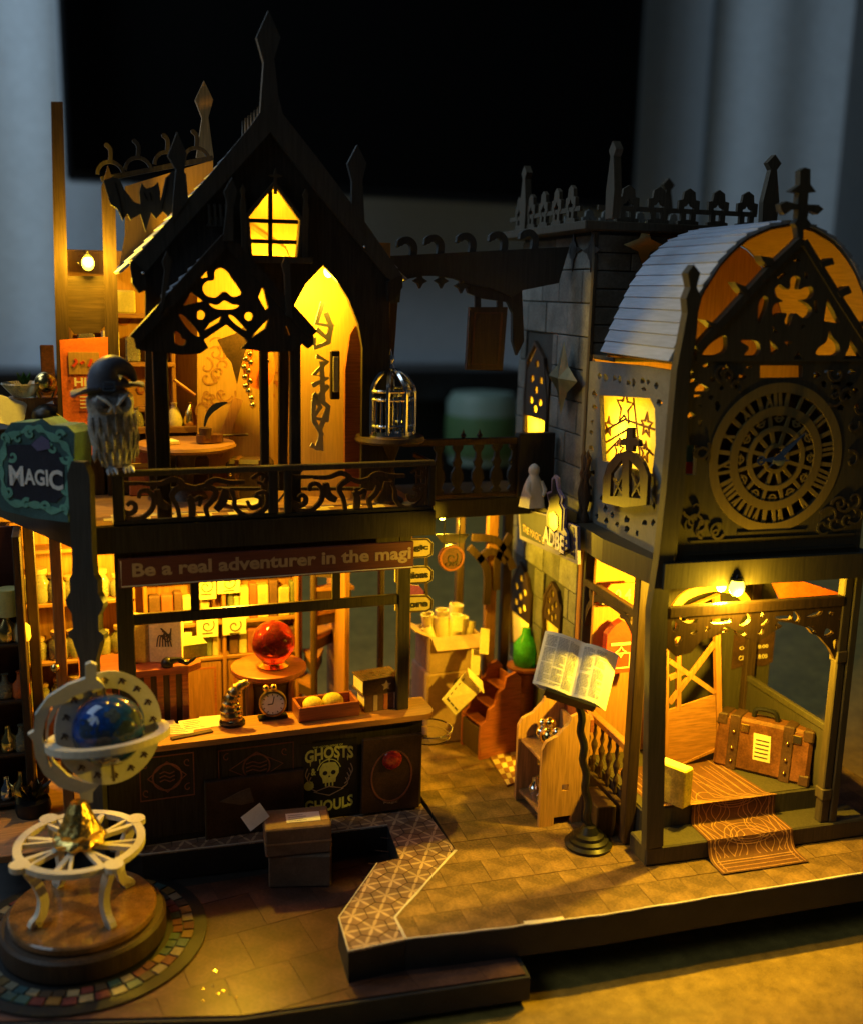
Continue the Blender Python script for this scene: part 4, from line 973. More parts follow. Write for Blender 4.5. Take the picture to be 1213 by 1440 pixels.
g.plate(P4, [Zw(arch), Zw([(215,890), (220,800), (262,745), (262,890)]), Zw([(290,895), (290,745), (330,790), (335,900)])], .12)
gate = part('arched_gate', g, 'dark_wood', lw)
g = G(); g.plate(P4, [Zw([(278,620), (302,620), (302,660), (328,670), (328,695), (305,690), (303,715), (275,712), (272,688), (252,690), (252,668), (276,660)])], .12, .02); part('gate_cross', g, 'dark_wood', gate)
for a, b in (((225,890), (262,800)), ((330,890), (295,800)), ((222,820), (258,880)), ((332,830), (296,890))): g = G(); g.stroke(P4, Zw([a, b]), .08, .08, .04); part('gate_bar', g, 'dark_wood', gate)
# little turned newels left of the window
for v in (6.0, 5.7): g = G(); g.lathe([(.16,0), (.16,.2), (.08,.4), (.18,1.0), (.08,1.5), (.15,1.7), (.08,1.9), (.14,2.3), (.0,2.6)], Fr(T((-.3, v, 10.15))), 12); part('newel', g, 'dark_wood', lw, True)

# ================================================================== stone turret behind
tur = thing('stone_turret', 'grey stone block turret with flat cresting standing behind the clock tower', 'building', T((3.0, 10.0, 0)))
tb('core', 1.6, 5.6, 6.75, 13.8, .0, 20.2, 'tan_wall', tur)
P = TS(0.0); random.seed(9)
# openings: a tall upper slit window and two pointed windows at street level
ops = [P.t([(738,650), (737,560), (741,505), (752,482), (764,505), (768,560), (766,650)]), P.t([(718,905), (716,850), (722,812), (731,792), (741,815), (745,850), (744,905)]), P.t([(765,905), (763,860), (768,832), (776,820), (783,832), (787,860), (786,905)])]
bb = [(min(p[0] for p in o)-.15, max(p[0] for p in o)+.15, min(p[1] for p in o)-.1, max(p[1] for p in o)+.1) for o in ops]
g = G(); g.plate(TS(.12), [[(6.75,0), (13.8,0), (13.8,20.2), (6.75,20.2)]]+ops, .08); part('wall_board', g, 'stone_joint', tur)
for v0, v1 in ((6.76, 6.84), (13.7, 13.8)): tb('end_board', .2, 1.6, v0, v1, 0, 20.2, 'stone_joint', tur)
row = 0; z = .05
while z < 20.1:
    h = 1.18; v = 6.75 - (row % 2)*.9; zt = min(z+h, 20.18)
    while v < 13.8:
        wv = random.uniform(1.6, 2.1); a, b = max(v, 6.75), min(v+wv, 13.8); v += wv
        if b-a < .2: continue
        segs = [(a, b)]
        for (o0, o1, o2, o3) in bb:
            if o2 < zt and o3 > z:
                ns = []
                for s0, s1 in segs:
                    if o1 <= s0 or o0 >= s1: ns.append((s0, s1))
                    else:
                        if s0 < o0-.05: ns.append((s0, o0))
                        if s1 > o1+.05: ns.append((o1, s1))
                segs = ns
        for s0, s1 in segs:
            if s1-s0 < .12: continue
            dp = random.uniform(0, .03)
            part('stone_block', G().box(dp, .12, s0+.02, s1-.02, z+.02, zt-.02, T, c=.025), 'grey_stone', tur)
    z += h; row += 1
for k, zz in enumerate(range(16)):   # front face blocks beside the roof
    zq = 10.2+.62*k
    for u0 in (0.0, 1.4, 2.8, 4.2):
        part('stone_block', G().box(u0+.02+(.5*(k % 2) if u0 else 0), min(u0+1.38+(.5*(k % 2)), 5.6), 6.62+random.uniform(0, .03), 6.75, zq+.02, zq+.60, T, c=.02), 'grey_stone', tur) if zq > 15.5 else None
# window lights: amber panes and wooden frames with pierced heads
for i, o in enumerate(ops):
    g = G(); g.plate(P, [o], 0, .10); wn = part('window', g, 'amber_panel', tur)
    g = G(); g.stroke(P, o, .16, .14, -.05, True); part('frame', g, 'dark_wood', wn)
    b0, b1, b2, b3 = bb[i]; cx = (b0+b1)/2; d = 0; g = G()
    g.plate(P, [[(b0+.12, b2+(b3-b2)*.40), (b1-.12, b2+(b3-b2)*.40), (b1-.12, b2+(b3-b2)*.72), (cx, b3-.15), (b0+.12, b2+(b3-b2)*.72)]] + [circ(cx+dx*(b1-b0), b2+(b3-b2)*dz, .045*(b1-b0)*1.6, 8, ry=.16) for dx, dz in ((0,.82), (-.17,.70), (.17,.70), (0,.62), (-.17,.53), (.17,.53), (0,.47))], .06, -.02); part('pierced_head', g, 'dark_wood', wn)
# corner quoin strip and cut ornaments high on the wall
tb('corner_strip', -.06, .1, 6.6, 6.78, 9.8, 20.2, 'umber_wood', tur)
for px, py in ((832,352), (806,352)):
    c = P.at(px, py); g = G(); g.plate(TS(-.04), [star(*c, .75, 4, .28), ], .05); g.stroke(TS(-.05), circ(*c, .28, 14), .12, .05, 0, True); part('cut_ornament', g, 'black_wood', tur)
c = TF(6.6).at(905, 345); g = G(); g.plate(TF(6.57), [star(c[0], c[1], .8, 4, .4)], .05); part('cut_ornament', g, 'brass', tur)
# platform and cresting
plat = tb('platform', -.75, 6.3, 5.9, 14.9, 20.2, 20.5, 'umber_wood', tur)
def crest_geo(pl, c, s=1.0):
    x, z = c; g = G()
    q = [(-.42,0), (.42,0), (.42,.12), (.30,.14), (.30,.45), (.42,.5), (.42,.85), (.26,.88), (.22,1.15), (0,1.28), (-.22,1.15), (-.26,.88), (-.42,.85), (-.42,.5), (-.30,.45), (-.30,.14), (-.42,.12)]
    g.plate(pl, [[(x+a*s, z+b*s) for a, b in q], [(x+a*s, z+b*s) for a, b in ((-.10,.18), (.10,.18), (.10,.4), (.2,.46), (.2,.62), (.1,.66), (0,.82), (-.1,.66), (-.2,.62), (-.2,.46), (-.1,.4))]], .14); return g
PL_ = TS(-.6)
for k in range(5): part('crest', crest_geo(PL_, (7.6+1.28*k, 20.5)), 'umber_wood', plat)
part('crest_rail', G().stroke(PL_, [(6.8,20.95), (13.8,20.95)], .16, .1, .02), 'umber_wood', plat)
PF_ = TF(6.1)
for k in range(5): part('crest', crest_geo(PF_, (.9+1.15*k, 20.5), .95), 'umber_wood', plat)
part('crest_rail', G().stroke(PF_, [(-.2,20.95), (5.9,20.95)], .16, .1, .02), 'umber_wood', plat)
PK_ = TF(12.5)
for k in range(7): part('crest', crest_geo(PK_, (1.6+.75*k, 20.5), .72), 'grey_lace', plat)
fp = [(-.34,0), (.34,0), (.40,1.1), (.16,2.3), (.14,2.35), (.34,2.62), (0,2.95), (-.34,2.62), (-.14,2.35), (-.16,2.3), (-.40,1.1)]
for pl, px, py, top in ((TS(-.62), 735, 320, 234), (TS(-.62), 857, 314, 200), (TF(6.2), 1080, 312, 217), (TF(14.0), 935, 320, 250)):
    c = pl.at(px, py); h = pl.at(px, top)[1]-20.45; k = h/2.95
    g = G(); g.plate(pl, [[(c[0]+x*k*.95, 20.45+z*k) for x, z in fp]], .26, -.06); part('pinnacle', g, 'umber_wood', plat)
# ================================================================== footbridge between the two houses
br = thing('footbridge', 'dark wooden footbridge with turned balusters linking shop and stone turret', 'bridge', (8.2, 4.2, 9.6))
g = G(); g.box(5.1, 11.2, 3.2, 6.6, 9.75, 10.45); part('deck', g, 'black_wood', br)
g = G(); g.box(5.1, 11.0, 3.15, 3.35, 12.5, 12.75); hr = part('handrail', g, 'dark_wood', br)
g = G(); g.box(5.1, 11.0, 3.15, 3.35, 10.5, 10.68); part('foot_rail', g, 'dark_wood', br)
PBR = FY(3.2)
bp = [(.10,0), (.22,.1), (.10,.25), (.24,.55), (.22,.8), (.10,1.0), (.18,1.2), (.10,1.35), (.08,1.55), (.20,1.72), (.20,1.84)]
bal = G(); bal.plate(Pl((0,0,0), X_, Z_, -Y_), [[(x, z) for x, z in bp]+[(-x, z) for x, z in reversed(bp)]], .15)
me = mesh_from('baluster', bal, Vector(), mats=('black_wood',))
for px in (617, 643, 672, 698, 722):
    o = bpy.data.objects.new('baluster', me); COL.objects.link(o); o.parent = br; o.location = (Vector((PBR.at(px, 650)[0], 3.18, 10.66))-ROOTLOC[br.name])*K
g = G(); g.box(9.6, 11.1, 3.0, 3.4, 10.45, 12.9); part('end_post', g, 'black_wood', br)
for px in (652, 675): c = PBR.at(px, 597); g = G(); g.lathe([(.05,0), (.12,.1), (.05,.2), (.0,.35)], Fr((c[0], 3.25, 12.75)), 8); part('rail_knob', g, 'dark_wood', br, True)

# posts and brackets that carry the deck by the turret wall
for px0, px1, yy, mt in ((682, 696, 5.9, 'warm_wood'), (704, 716, 6.2, 'dark_wood'), (640, 650, 6.3, 'dark_wood')):
    q = FY(yy); g = G(); g.box(q.at(px0, 880)[0], q.at(px1, 880)[0], yy, yy+.3, 0.0, 9.76); part('deck_post', g, mt, br)
q = FY(5.8)
for s in ([(660,770), (684,800), (684,850)], [(718,752), (700,785), (698,830)], [(664,756), (700,762), (722,800)], [(672,790), (690,775), (712,790)]): g = G(); g.stroke(q, smooth_path(q.t(s), 5), .3, .15, -.004*len(s)); part('bracket', g, 'dark_wood', br)
# ---- arched beam with beak-shaped crockets overhead
bmth = thing('arched_beam', 'dark arched beam with row of beak-shaped hooks spanning between the roofs', 'beam', (7.6, 2.6, 17.5))
PA_ = FY(2.5)
q = [(545,360), (800,347), (785,398), (735,408), (720,418), (705,412), (690,405), (670,402), (655,398), (640,392), (615,388), (595,388), (575,392), (565,398), (562,425), (545,428)]
g = G(); g.plate(PA_, [PA_.t(q)], .3); part('beam_board', g, 'rake_wood', bmth)
for px, py in ((572,357), (610,354), (655,351), (700,349), (743,346)):
    c = PA_.at(px, py); g = G(); g.stroke(PA_, smooth_path([(c[0]+.25,c[1]-.15), (c[0]+.28,c[1]+.25), (c[0]+.1,c[1]+.45), (c[0]-.15,c[1]+.42), (c[0]-.32,c[1]+.22)], 5), [.24]*18+[.14, .10, .06], .2, .05); part('hook', g, 'rake_wood', bmth)
for px, py in ((592,395), (622,395), (650,402)):
    c = PA_.at(px, py); g = G(); g.plate(PA_, [star(*c, .26, 4, .5)], .2, .05); part('drop_ornament', g, 'rake_wood', bmth)
g = G(); g.plate(PA_, [PA_.t([(655,398), (735,408), (738,480), (728,500), (722,480), (722,440), (715,425), (680,420), (660,412)])], .2, .1); part('bracket', g, 'black_wood', bmth)
# left post of the opening with small fretwork
g = G(); g.plate(PA_, [PA_.t([(545,425), (563,425), (560,470), (556,520), (554,600), (543,600)])], .2, .3); part('jamb', g, 'dark_wood', bmth)
hsn = thing('hanging_sign', 'dark brown framed board hanging by two straps under the arched beam', 'sign', PA_.w(*PA_.at(687, 520)))
c = PA_.t([(662,432), (715,432), (708,522), (657,520)]); g = G(); g.plate(PA_, [c], .2, .12); part('board', g, 'dark_wood', hsn)
cm = (sum(p[0] for p in c)/4, sum(p[1] for p in c)/4); g = G(); g.stroke(PA_, [(cm[0]+(p[0]-cm[0])*.72, cm[1]+(p[1]-cm[1])*.82) for p in c], .08, .05, .09, True)
part('frame_line', g, 'leather', hsn)
for px in (674, 705): g = G(); g.stroke(PA_, PA_.t([(px,436), (px,412)]), .22, .1, .16); part('strap', g, 'black_wood', hsn)
# ================================================================== lamps (little yellow LEDs)
random.seed(31)
def led(p, power, label, mat='led_small', r=.16, drop=.35, radius=.18, off=None):
    o = thing('led_lamp', label, 'lamp', p)
    g = G(); g.ball(p, r, 12, sz=1.2); part('bulb', g, mat, o, True)
    g = G(); g.lathe([(r*.7,0), (r*.6,.08), (r*.3,.10), (.02,.2)], Fr((p[0], p[1], p[2]+r*.9)), 10); part('socket', g, 'dark_metal', o, True)
    lamp_light(Vector(p)+Vector(off or (0, 0, -drop)), power, o, radius); return o
P = TF(-.30); c = P.at(1035, 826); q = P.w(*c)
led(tuple(T((2.3, .75, 9.05))), .85, 'added yellow lamp under the porch ceiling just behind the beam')  # second porch lamp, added to light the path and throw the post's shadow
led(q, .12, 'glaring yellow lamp under the clock storey at the front of the porch', 'led', .24, .35, .2, off=tuple(-EY*.30-Z_*.28))  # glow set forward of the bulb, standing in for bloom on the clock
P = FY(3.6); q = P.w(*P.at(124, 370)); led(q, .16, 'small bright yellow lamp in the tall frame at the shop roof corner', 'led', .2, off=(0, -.3, .1))
led((-1.2, 3.2, 9.55), .40, 'yellow lamp on the shop ceiling over the round table')
led((-5.2, 4.4, 9.55), .19, 'yellow lamp on the shop ceiling above the jar shelves')
led((0.3, 2.1, 18.5), .26, 'yellow lamp hanging high in the upper room')
led((1.9, 1.5, 18.6), .013, 'yellow lamp behind the pointed arch of the upper room')
led((0.3, 2.3, 21.6), .025, 'yellow lamp in the attic behind the gable window')
led(tuple(T((2.2, 2.7, 14.0))), .03, 'yellow lamp inside the clock chamber')
led(tuple(T((1.0, 4.4, 13.9))), .08, 'yellow lamp close behind the star window')
led(tuple(T((.9, 11.6, 13.2))), .08, 'yellow lamp inside the stone turret upstairs')
led(tuple(T((.9, 11.2, 5.2))), .08, 'yellow lamp inside the stone turret at street level')
led((7.3, 4.9, 9.5), .20, 'yellow lamp under the footbridge deck over the alley')

# ================================================================== globe on its stand
C0 = U(120, 1318, -1.0); gx, gy = C0.x, C0.y; FG = FY(gy)
mat_ = thing('mosaic_mat', 'round dark mat edged with coloured mosaic stones under the globe', 'mat', (gx, gy, -1.0))
g = G(); g.lathe([(0.01,-.98), (3.55,-.98), (3.55,-.93), (0.01,-.93)], Fr((gx, gy, 0)), 48); part('mat_disc', g, 'poster_black', mat_)
cols = [mk('mosaic_%s' % n, c, .35, var=.25, bump=.05) for n, c in (('teal', (.035,.075,.08)), ('rose', (.10,.03,.03)), ('cream', (.20,.17,.11)), ('amber', (.17,.10,.03)), ('umber', (.045,.035,.028)))]
for r0, r1, n, ph in ((2.55, 2.82, 46, 0), (2.86, 3.16, 44, .06)):
    for k in range(n):
        a0, a1 = 2*math.pi*(k+.08)/n+ph, 2*math.pi*(k+.92)/n+ph; j = random.uniform(-.03, .03)
        q = [((r0+j)*math.cos(a0), (r0+j)*math.sin(a0)), ((r1+j)*math.cos(a0), (r1+j)*math.sin(a0)), ((r1+j)*math.cos(a1), (r1+j)*math.sin(a1)), ((r0+j)*math.cos(a1), (r0+j)*math.sin(a1))]
        g = G(); g.plate(Pl((gx, gy, -.89), X_, Y_, Z_), [q], .05); part('mosaic_stone', g, random.choice(cols).name, mat_)
globe = thing('celestial_globe', 'tabletop celestial globe with white rings and blue ball on a round wooden base', 'globe', (gx, gy, -.93))
fr = Fr((gx, gy, 0))
g = G(); g.lathe([(.01,-.92), (2.3,-.92), (2.36,-.86), (2.36,-.30), (2.28,-.22), (.01,-.22)], fr, 56); bs = part('base_disc', g, 'dark_wood', globe, True, ang=.5)
mk('amber_resin', (.20, .10, .035), .18, var=.35, bump=.1, coat=.6)
g = G(); g.lathe([(.01,-.21), (2.06,-.21), (2.1,-.16), (2.1,0), (2.05,.05), (.01,.05)], fr, 56); part('base_top', g, 'amber_resin', globe, True, ang=.5)
zr = FG.at(125, 1180)[1]; Rr = 1.72
# star table on four curved legs
lp = smooth_path([(1.35,.05), (1.55,.12), (1.32,.35), (1.22,.8), (1.36,zr*.62), (1.60,zr*.85), (1.48,zr-.18)], 5)
for k in range(4):
    a = rad(28+90*k); e = Vector((math.cos(a), math.sin(a), 0)); n_ = Vector((-e.y, e.x, 0))
    pl = Pl((gx, gy, 0)+n_*.1 if False else Vector((gx, gy, 0))+n_*.1, e, Z_, n_); g = G(); g.stroke(pl, lp, [.26+.10*abs(i/len(lp)-.5) for i in range(len(lp))], .2); part('leg', g, 'light_ply', globe)
HZ = Pl((gx, gy, zr), X_, Y_, Z_)
tbz = part('star_table', G().stroke(HZ, circ(0, 0, Rr, 48), .24, .17, 0, True), 'light_ply', globe)
g = G(); d = 0
for k in range(8):
    a = rad(20+45*k); g.stroke(HZ, [(.15*math.cos(a), .15*math.sin(a)), (Rr*math.cos(a), Rr*math.sin(a))], .15, .14, .01+d); d += .003
    b = rad(20+45*k+14); g.stroke(HZ, [(.5*math.cos(a), .5*math.sin(a)), (Rr*math.cos(b), Rr*math.sin(b))], .09, .14, .012+d); d += .003
part('star_spokes', g, 'light_ply', tbz)
for k in range(4):
    a = rad(28+90*k); g = G(); g.plate(Pl((gx+(Rr+.12)*math.cos(a), gy+(Rr+.12)*math.sin(a), zr+.01), X_, Y_, Z_), [circ(0, 0, .28, 14)], .17); part('lobe', g, 'light_ply', tbz)
# gilt foot
prof = [(.01,0), (.70,0), (.74,.08), (.70,.18), (.58,.26), (.60,.36), (.58,.44), (.48,.54), (.46,.66), (.40,.76), (.36,.9), (.30,1.02), (.24,1.14), (.20,1.22), (.01,1.24)]
g = G()
for r, z in prof:
    for k in range(36):
        th = 2*math.pi*k/36; rr = r*(1+.09*math.sin(9*th+z*7)*math.sin(z*13+1)); g.v.append(Vector((gx+rr*math.cos(th), gy+rr*math.sin(th), zr+z)))
for i in range(len(prof)-1):
    for k in range(36): j = (k+1) % 36; g.f.append((i*36+k, i*36+j, (i+1)*36+j, (i+1)*36+k))
mk('gilt', (.90, .62, .18), .22, metal=1, var=.3, sc=3, bump=1.0); part('gilt_foot', g, 'gilt', globe, True)
# C-shaped bracket
q = zm(0, 930, 2.825, [(330,570), (370,560), (370,520), (395,490), (330,480), (270,455), (215,400), (190,340), (195,260), (230,190), (290,140), (360,115), (420,105), (405,85), (385,70), (385,15), (362,5), (340,15), (340,70), (270,95), (190,145), (140,215), (135,280), (112,292), (132,318), (140,380), (175,450), (235,500), (315,525)])
FB = FY(gy+.12); g = G(); g.plate(FB, [FB.t(q), FB.t(zm(0, 930, 2.825, [(205,180), (180,240), (170,300), (180,370), (205,430), (210,420), (192,370), (183,300), (190,240), (213,185)]))], .2); part('bracket', g, 'ring_board', globe)
ctr = Vector(FG.w(*FG.at(153, 1026)))
mk('land_glaze', (.035, .055, .09), .14, var=.5, bump=.02, coat=.6)
g = G(); g.ball(ctr, 1.02, 28); part('ball', g, 'blue_glaze', globe, True)
# land patches on the ball, slightly proud
g = G()
for (a0, e0, rr) in ((-40, 25, .42), (-10, 5, .35), (25, 15, .38), (60, 30, .3), (-65, -10, .3), (10, 45, .28)):
    cdir = Vector((math.sin(rad(a0))*math.cos(rad(e0)), -math.cos(rad(a0))*math.cos(rad(e0)), math.sin(rad(e0)))); e1 = cdir.cross(Z_).normalized(); e2 = e1.cross(cdir); b = len(g.v); g.v.append(ctr+cdir*1.035)
    for k in range(12):
        th = 2*math.pi*k/12; d2 = (cdir + (e1*math.cos(th)+e2*math.sin(th))*rr*random.uniform(.5, 1.0)).normalized(); g.v.append(ctr+d2*1.024)
    g.f += [(b, b+1+k, b+1+(k+1) % 12) for k in range(12)]
part('land_patch', g, 'land_glaze', globe, True)
# horizon ring and meridian ring
HR = Pl(ctr+Vector((-.02, 0, -.12)), Vector((1, 0, .05)), Vector((-.0, 1, -.17)), Vector((-.05, .17, 1)))
g = G(); g.stroke(HR, circ(0, 0, 1.58, 56), .32, .2, 0, True); part('horizon_ring', g, 'light_ply', globe)
mn = Vector((.22, -1, .25)).normalized(); e1 = Vector((1, .22, 0)).normalized(); e2 = e1.cross(-mn).normalized(); e2 = -e2 if e2.z < 0 else e2
MR = Pl(ctr+Vector((.04, .18, -.02)), e1, e2, mn)
g = G(); g.stroke(MR, circ(0, 0, 1.27, 56, ry=1.38), .5, .14, 0, True); mr_ = part('meridian_ring', g, 'ring_board', globe)
g = G(); d = 0
for k in range(16):
    a = 2*math.pi*k/16; c = (1.27*math.cos(a), 1.38*math.sin(a))
    g.stroke(MR, [(c[0]-.1, c[1]-.06), (c[0]+.02, c[1]+.07), (c[0]+.1, c[1]-.03)], .05, .02, -.012); g.stroke(MR, [(c[0]-.04, c[1]+.09), (c[0]+.06, c[1]-.10)], .035, .02, -.015)
part('zodiac_mark', g, 'dark_leather', mr_)
for s in (-1, 1):
    g = G(); g.tube([ctr+e2*s*1.0, ctr+e2*s*1.5], .05, 8); part('axis_pin', g, 'brass', globe, True)

# ================================================================== boxes in front of the counter
def carton(px0, py0, px1, py1, z, h, depth, rot, label, seams=True):
    a, b = U(px0, py0, z), U(px1, py1, z); wd = (b-a).length; mid = (a+b)/2; yaw = math.atan2(b.y-a.y, b.x-a.x)+rot
    o = thing('cardboard_box', label, 'box', mid); f = Fr(mid, (0, 0, yaw))
    g = G(); g.box(-wd/2, wd/2, 0, depth, 0, h, f, c=.05); part('box_body', g, 'kraft', o)
    return o, f, wd
o, f, wd = carton(378, 1249, 466, 1247, -1.0, 1.12, 1.35, 0, 'lower brown cardboard carton of the pair in front of the counter')
g = G(); g.box(.15, .75, .2, .9, 1.12, 1.14, Fr(f((0,0,0)), (0, 0, .5)), c=.005); part('note', g, 'paper', o)
g = G(); g.box(-wd/2-.015, wd/2+.015, .55, .75, 1.12, 1.135, f, c=.003); part('tape', g, 'cork', o)
o, f, wd = carton(374, 1209, 466, 1197, .14, .98, 1.35, rad(-4), 'upper brown cardboard carton with shipping notes, on the lower one')
g = G(); g.box(-.35, .75, .35, .95, .98, .995, f, c=.003); part('label_sheet', g, 'newsprint', o)
g = G(); g.box(.78, 1.0, .35, 1.0, .98, .992, f, c=.003); part('tape', g, 'cork', o)
g = G(); g.box(0, .75, 0, .02, 0, .55, Fr(f((-1.5, .5, .72)), (rad(-35), rad(-28), .2)), c=.004); part('loose_note', g, 'newsprint', o)
g = G()
for k in range(4): g.box(-.28, .3-.1*(k % 2), .42+.12*k, .46+.12*k, 0.995, .998, f, c=.0005)
part('print_line', g, 'grey_ink', o)
g = G(); g.box(-wd/2-.012, wd/2+.012, -.012, 1.36, .42, .48, f, c=.003); part('seam', g, 'cardboard', o)
# dark slip-case standing before the counter
a, b = U(291, 1181, 0), U(428, 1160, 0); yaw = math.atan2(b.y-a.y, b.x-a.x); f = Fr(a, (0, 0, yaw)); wd = (b-a).length
o = thing('dark_crate', 'dark brown slip-case with a pinned paper scrap before the counter', 'crate', (a+b)/2)
g = G(); g.box(0, wd, 0, .8, 0, 2.05, f, c=.03); part('case_body', g, 'dark_leather', o)
g = G(); g.box(-.02, .03, -.02, .82, 0, 2.08, f, c=.01); part('pale_edge', g, 'umber_wood', o)
pl = Pl(f((0,-.02,0)), f.m @ X_, Z_, f.m @ -Y_); g = G(); g.plate(pl, [pl.t([(309,1128), (340,1112), (352,1108), (358,1128), (340,1132)])], .02); part('paper_scrap', g, 'kraft', o)

# ================================================================== things on the counter
ZC = 3.585
def on(px, py, z): return U(px, py, z)
random.seed(8)
for i, (x0, y0, rot, lab, grp) in enumerate(((228,1022,.1,'leftmost sheet of yellowed paper on the counter by the globe',None), (252,1026,-.15,'yellowed letter sheet second from left on the counter',None), (274,1020,.05,'sheet of old paper under the bronze tentacle, left of it',None), (302,1016,-.05,'blank yellow sheet just left of the bronze tentacle',None))):
    p = on(x0, y0, ZC); f = Fr((p.x, p.y, ZC+.012*i), (rad(1.5*i), 0, rot))
    g = G(); g.box(-.48, .48, -.38, .42, 0, .012, f, c=.002)
    o = one('paper_sheet', g, 'cream_paper', lab, 'paper')
    g = G()
    for k in range(5): g.box(-.36, .3-.08*(k % 3), -.26+.13*k, -.235+.13*k, .012, .016, f, c=.0005)
    if i != 3: part('writing', g, 'umber_wood', o)
p = on(270, 1034, ZC); f = Fr((p.x, p.y, ZC), (0, 0, .2)); g = G(); g.box(-.7, .7, -.12, .1, 0, .05, f, c=.01); one('quill_case', g, 'dark_leather', 'thin dark case lying in front of the yellowed sheets', 'case')
# bronze tentacle
p = on(327, 1017, ZC); q = FY(p.y); o = thing('tentacle_ornament', 'bronze tentacle ornament rearing up on the counter', 'ornament', p)
path = smooth_path([q.w(*q.at(*s)) for s in ((327,1014), (323,1000), (324,985), (330,972), (340,963), (349,960))], 5)
g = G(); rr = [.36-.25*(i/(len(path)-1)) for i in range(len(path))]; rr = [r*(1+.10*math.sin(i*2.3)) for i, r in enumerate(rr)]; g.tube(path, rr, 12); part('tentacle', g, 'old_brass', o, True)
g = G()
for i in range(2, len(path)-2, 2): g.ball(Vector(path[i])+Vector((.8*rr[i], -.35*rr[i], 0)), rr[i]*.42, 8)
part('sucker', g, 'brass', o, True)
g = G(); g.lathe([(.01,0), (.44,0), (.44,.08), (.34,.16), (.01,.18)], Fr((p.x, p.y, ZC)), 20); part('foot', g, 'dark_metal', o, True)
# small alarm clock
p = on(384, 1010, ZC); q = FY(p.y); c = q.w(*q.at(384, 988)); o = thing('alarm_clock', 'tiny bronze alarm clock with pale dial on the counter', 'clock', p)
f = Fr(c, (rad(90), 0, rad(-12)))
g = G(); g.lathe([(.01,-.16), (.42,-.16), (.47,-.06), (.47,.14), (.40,.16), (.40,.10), (.01,.10)], f, 28); part('case', g, 'old_brass', o, True, ang=.5)
g = G(); g.lathe([(.01,.10), (.39,.10), (.39,.115), (.01,.115)], f, 28); fc = part('dial', g, 'newsprint', o)
pd = Pl(f((0,0,.117)), f.m @ X_, f.m @ Y_, f.m @ Z_); g = G()
for k in range(12): a = rad(30*k); g.stroke(pd, [(.30*math.cos(a), .30*math.sin(a)), (.36*math.cos(a), .36*math.sin(a))], .03, .006, -.004)
g.stroke(pd, [(0,0), (.05,.26)], .03, .006, -.006); g.stroke(pd, [(0,0), (-.17,-.02)], .035, .006, -.008); part('hands', g, 'ink', fc)
for s in (-1, 1): g = G(); g.ball(c+Vector((.13*s-.1, 0, .55)), .12, 10); part('bell', g, 'brass', o, True)
g = G(); g.box(p.x-.5, p.x+.5, p.y-.15, p.y+.2, ZC, ZC+.1); part('stand', g, 'dark_metal', o)
# jewel tray
a, b = on(421, 1017, ZC), on(506, 1006, ZC); yaw = math.atan2(b.y-a.y, b.x-a.x); f = Fr(a, (0, 0, yaw)); wd = (b-a).length
o = thing('jewel_tray', 'open dark wooden tray holding pale amber stones on the counter', 'tray', (a+b)/2)
for nm, q in (('side', (0, wd, 0, .1, 0, .52)), ('side', (0, wd, .95, 1.05, 0, .52)), ('side', (0, .1, .1, .95, 0, .52)), ('side', (wd-.1, wd, .1, .95, 0, .52)), ('bottom', (.1, wd-.1, .1, .95, .02, .12))): part(nm, G().box(*q, f), 'red_wood', o)
for i, (x, y, r, lab) in enumerate(((.62,.55,.36,'left pale amber stone in the wooden tray'), (1.35,.6,.38,'right pale amber stone in the wooden tray'))):
    pos = f((x, y, .12)); g = G(); g.ball(pos+Z_*r*.75, r, 16, sz=.75); one('amber_stone', g, 'amber_resin' if False else 'yellow_dry', lab, 'stone', smooth=True)
# two stacked books at the right end of the counter
a, b = on(514, 1002, ZC), on(562, 995, ZC); yaw = math.atan2(b.y-a.y, b.x-a.x); f = Fr((a+b)/2, (0, 0, yaw)); wd = (b-a).length
def book(f, w_, d_, h, mat, label, cat='book', deco=None, grp=None):
    o = thing('book', label, cat, f((0,0,0)), grp)
    g = G(); g.box(-w_/2, w_/2, 0, d_, 0, .06, f, c=.012); g.box(-w_/2, w_/2, 0, d_, h-.06, h, f, c=.012); g.box(-w_/2, w_/2, 0, .05, .06, h-.06, f, c=.01); part('cover', g, mat, o)
    g = G(); g.box(-w_/2+.05, w_/2-.05, .05, d_-.05, .06, h-.06, f, c=.004); part('pages', g, 'cream_paper', o)
    return o
o = book(f, wd*1.05, .95, .62, 'fill_book_d', 'lower of the two dark books stacked at the counter end')
for k in range(3): part('label_strip', G().box(-.35+.38*k, -.2+.38*k, -.012, 0, .02, .6, f, c=.003), 'fill_book_a' if k % 2 else 'letter_tan', o)
f2 = Fr(f((-.02, .0, .62)), (0, 0, yaw+rad(4))); o = book(f2, wd*1.15, 1.0, .58, 'dark_leather', 'upper dark book with gilt markings, on top of the counter stack')
g = G(); pl2 = Pl(f2((0,0,.58)), f2.m @ X_, f2.m @ Y_, Z_); g.stroke(pl2, [(-.5,.1), (.5,.1), (.5,.9), (-.5,.9)], .04, .01, -.006, True); g.stroke(pl2, star(0, .5, .28, 6, .5), .03, .01, -.007, True); part('gilt_border', g, 'old_brass', o)
pf = Pl(f2((0,-.005,0)), f2.m @ X_, Z_, f2.m @ -Y_); g = G(); g.plate(pf, [star(.15, .28, .2, 5, .5)], .01, -.004); part('spine_mark', g, 'letter_tan', o)
